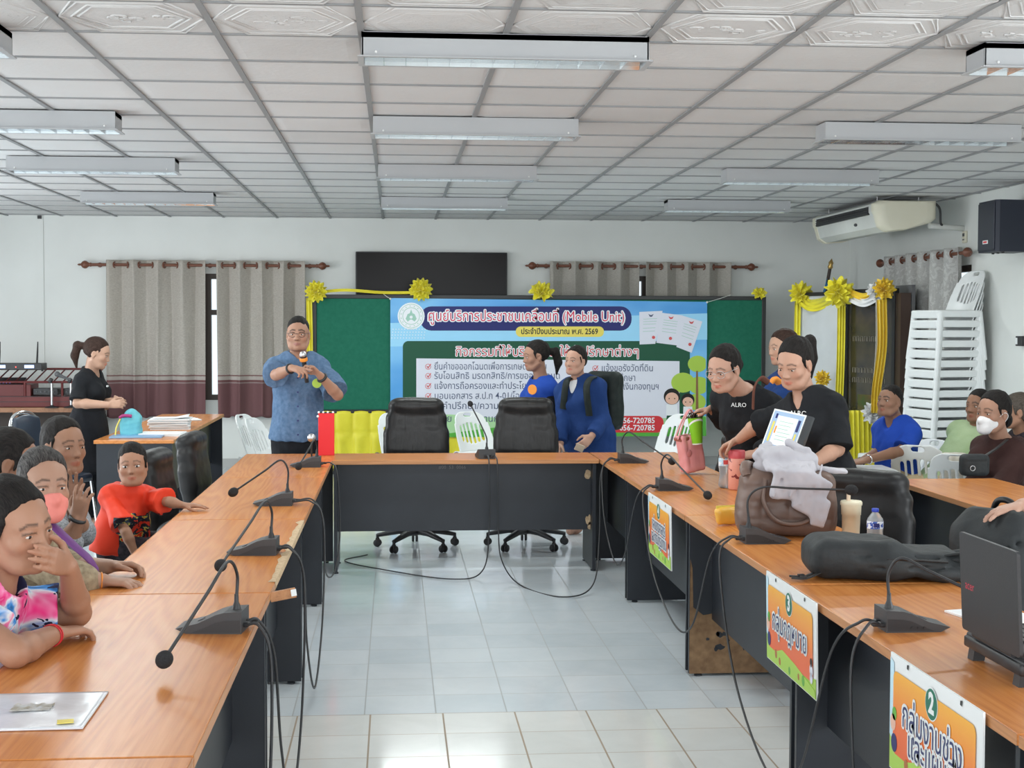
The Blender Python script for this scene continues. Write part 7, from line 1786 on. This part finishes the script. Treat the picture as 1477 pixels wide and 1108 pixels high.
# bags on the seated people at the side
t = simple('waist_bag', 'black waist bag on the lap of the woman in the brown hoodie', 'bag', J(1405, 678, 8.2)); F = Fld((-.16, -.1, -.1), (.16, .1, .14), .007); F.box((0, 0, .03), (.085, .045, .065), None, .03, .01); F.cap((-.08, -.047, .055), (.08, -.047, .055), .004, k=.008, op='s'); fobj(F, 'body', M['nylon'], t)
b = MB(); b.tube(spline([(.06, 0, .08), (.14, .03, .12), (.24, .1, .17)], 6), .011, 6, squash=(1.4, .5)); b.build('strap', M['zip'], t)
b = MB(); b.tube([(.015*math.cos(k*PI/6)-.03, -.052, .015+.015*math.sin(k*PI/6)) for k in range(13)], .0025, 6, caps=False); b.build('ring', M['steel'], t)
t = simple('handbag', 'beige and blue cloth handbag on the chair before the hoodie woman', 'bag', J(1377, 690, 9.2)); F = Fld((-.16, -.1, -.05), (.16, .1, .2), .008); F.box((0, 0, .07), (.10, .06, .10), None, .04, .02); F.wrinkle(.006, 30, 2); fobj(F, 'body', m_noisy('beige_bag_cloth', (.45, .40, .33), (.65, .62, .56), 25, .8), t)
b = MB(); b.box((.06, -.062, .09), (.05, .006, .13), rot=rotm(0, .2, 0)); b.build('blue_panel', M['b_navy'], t)
# papers and the turquoise bag on the left desk
DZ = .75
def flat_at(px, py): q = atz(px, py, DZ); return q
t = simple('drawstring_bag', 'turquoise cloth bag on the paper desk', 'bag', tuple(flat_at(186, 630)+Vector((0, .08, 0))))
M['teal'] = m_noisy('turquoise_cloth', (.10, .42, .50), (.18, .54, .60), 6, .55, .3, 20)
F = Fld((-.14, -.12, -.02), (.14, .12, .26), .008); F.box((0, 0, .08), (.085, .06, .085), None, .03, .02); F.ell((.01, 0, .17), (.055, .045, .045), k=.04); F.cap((-.05, -.05, .165), (.06, -.05, .175), .008, k=.02, op='s'); F.wrinkle(.008, 32, 4); fobj(F, 'body', M['teal'], t)
b = MB(); b.tube(spline([(-.075, -.045, .15), (-.04, -.065, .165), (.02, -.062, .16)], 5), .013, 8); b.build('pink_ribbon', mat('magenta_ribbon', (.35, .03, .16), .6), t)
b = MB(); b.tube(spline([(-.07, -.05, .14), (-.10, -.06, .07), (-.105, -.08, .01)], 5), .006, 6); b.build('cord', M['b_yellow'], t)
t = simple('folder', 'light blue plastic folder under the turquoise bag on the paper desk', 'folder', tuple(flat_at(195, 632)+Vector((0, .10, 0))), .05); b = MB(); b.box((0, 0, .007), (.40, .26, .014), bevel=.003, seg=1); b.build('cover', mat('blue_folder', (.20, .36, .58), .25), t)
def stack(label, px, py, w, l, h, n, rz, dy=.1):
    p = flat_at(px, py)+Vector((0, dy, 0)); t = simple('paper_stack', label, 'papers', tuple(p), rz, 'paper piles on the desk'); rr_ = random.Random(px); b = MB(); z = 0
    for k in range(n):
        hh = h/n; b.box((rr_.uniform(-.012, .012), rr_.uniform(-.012, .012), z+hh/2), (w, l, hh*.8), rot=rotm(0, 0, rr_.uniform(-.08, .08))); z += hh
    b.build('sheets', M['paper'], t); return t, z
s1, z1 = stack('thick white paper pile in the middle of the paper desk', 236, 622, .33, .40, .085, 9, .1, .35)
b = MB(); b.grid(lambda a, c: (-.14+.3*a, -.12+.24*c, z1+.004+.03*(a-.3)**2*math.sin(PI*c)+.035*max(0, a-.6)*(1+.3*math.sin(c*9))), 16, 10); b.build('curled_sheet', M['paper'], s1, solid=.002)
stack('thin white and yellow paper pile nearer the desk edge', 228, 631, .34, .26, .022, 4, -.12, .22)
stack('loose white papers lying toward the far end of the desk', 262, 607, .3, .3, .012, 3, .3, .1)
t = simple('yellow_note', 'yellow paper note hanging from the side edge of the paper desk', 'note', (-1.676, 11.45, .60)); b = MB(); b.box((0, 0, .07), (.004, .16, .17), rot=rotm(.05)); b.build('sheet', mat('yellow_paper', (.70, .50, .10), .7), t)
b = MB(); b.box((.003, -.02, .145), (.006, .03, .04)); b.build('clip', M['white_plastic'], t)
t = simple('orange_note', 'orange edged paper pinned low on the desk end behind the swivel chair', 'note', (-1.808, 11.6, .30)); b = MB(); b.box((0, 0, .1), (.004, .14, .22), rot=rotm(-.04)); b.build('sheet', mat('orange_paper', (.70, .33, .08), .7), t)
b = MB(); b.box((.003, 0, .11), (.003, .10, .16), rot=rotm(-.04)); b.build('white_panel', M['paper'], t)
t = simple('papers', 'sheets of paper beside the laptop at the picture edge', 'papers', (1.83, 4.15, .7505), .2); b = MB(); b.box((0, 0, .003), (.21, .30, .006)); b.build('sheets', M['paper'], t)

# small white lettering sewn on the two black shirts
from mathutils.bvhtree import BVHTree
for P_, px, py in ((P10, 1066, 584), (P11, 1152, 597)):
    so = [c for c in P_['root'].children if c.name.split('.')[0] == 'shirt'][0]
    bv = BVHTree.FromPolygons([v.co for v in so.data.vertices], [tuple(p.vertices) for p in so.data.polygons])
    d = ray(px, py).normalized(); hit, nn, _, _ = bv.ray_cast(CAM-P_['loc'], d)
    if hit is not None:
        z_ = (nn*.3-d*.7).normalized(); x_ = Vector((0, 0, 1)).cross(z_).normalized(); y_ = z_.cross(x_)
        text_mesh('chest_lettering', 'ALRO', .034, M['s_white'], so, frame(hit+z_*.015, x_, y_))
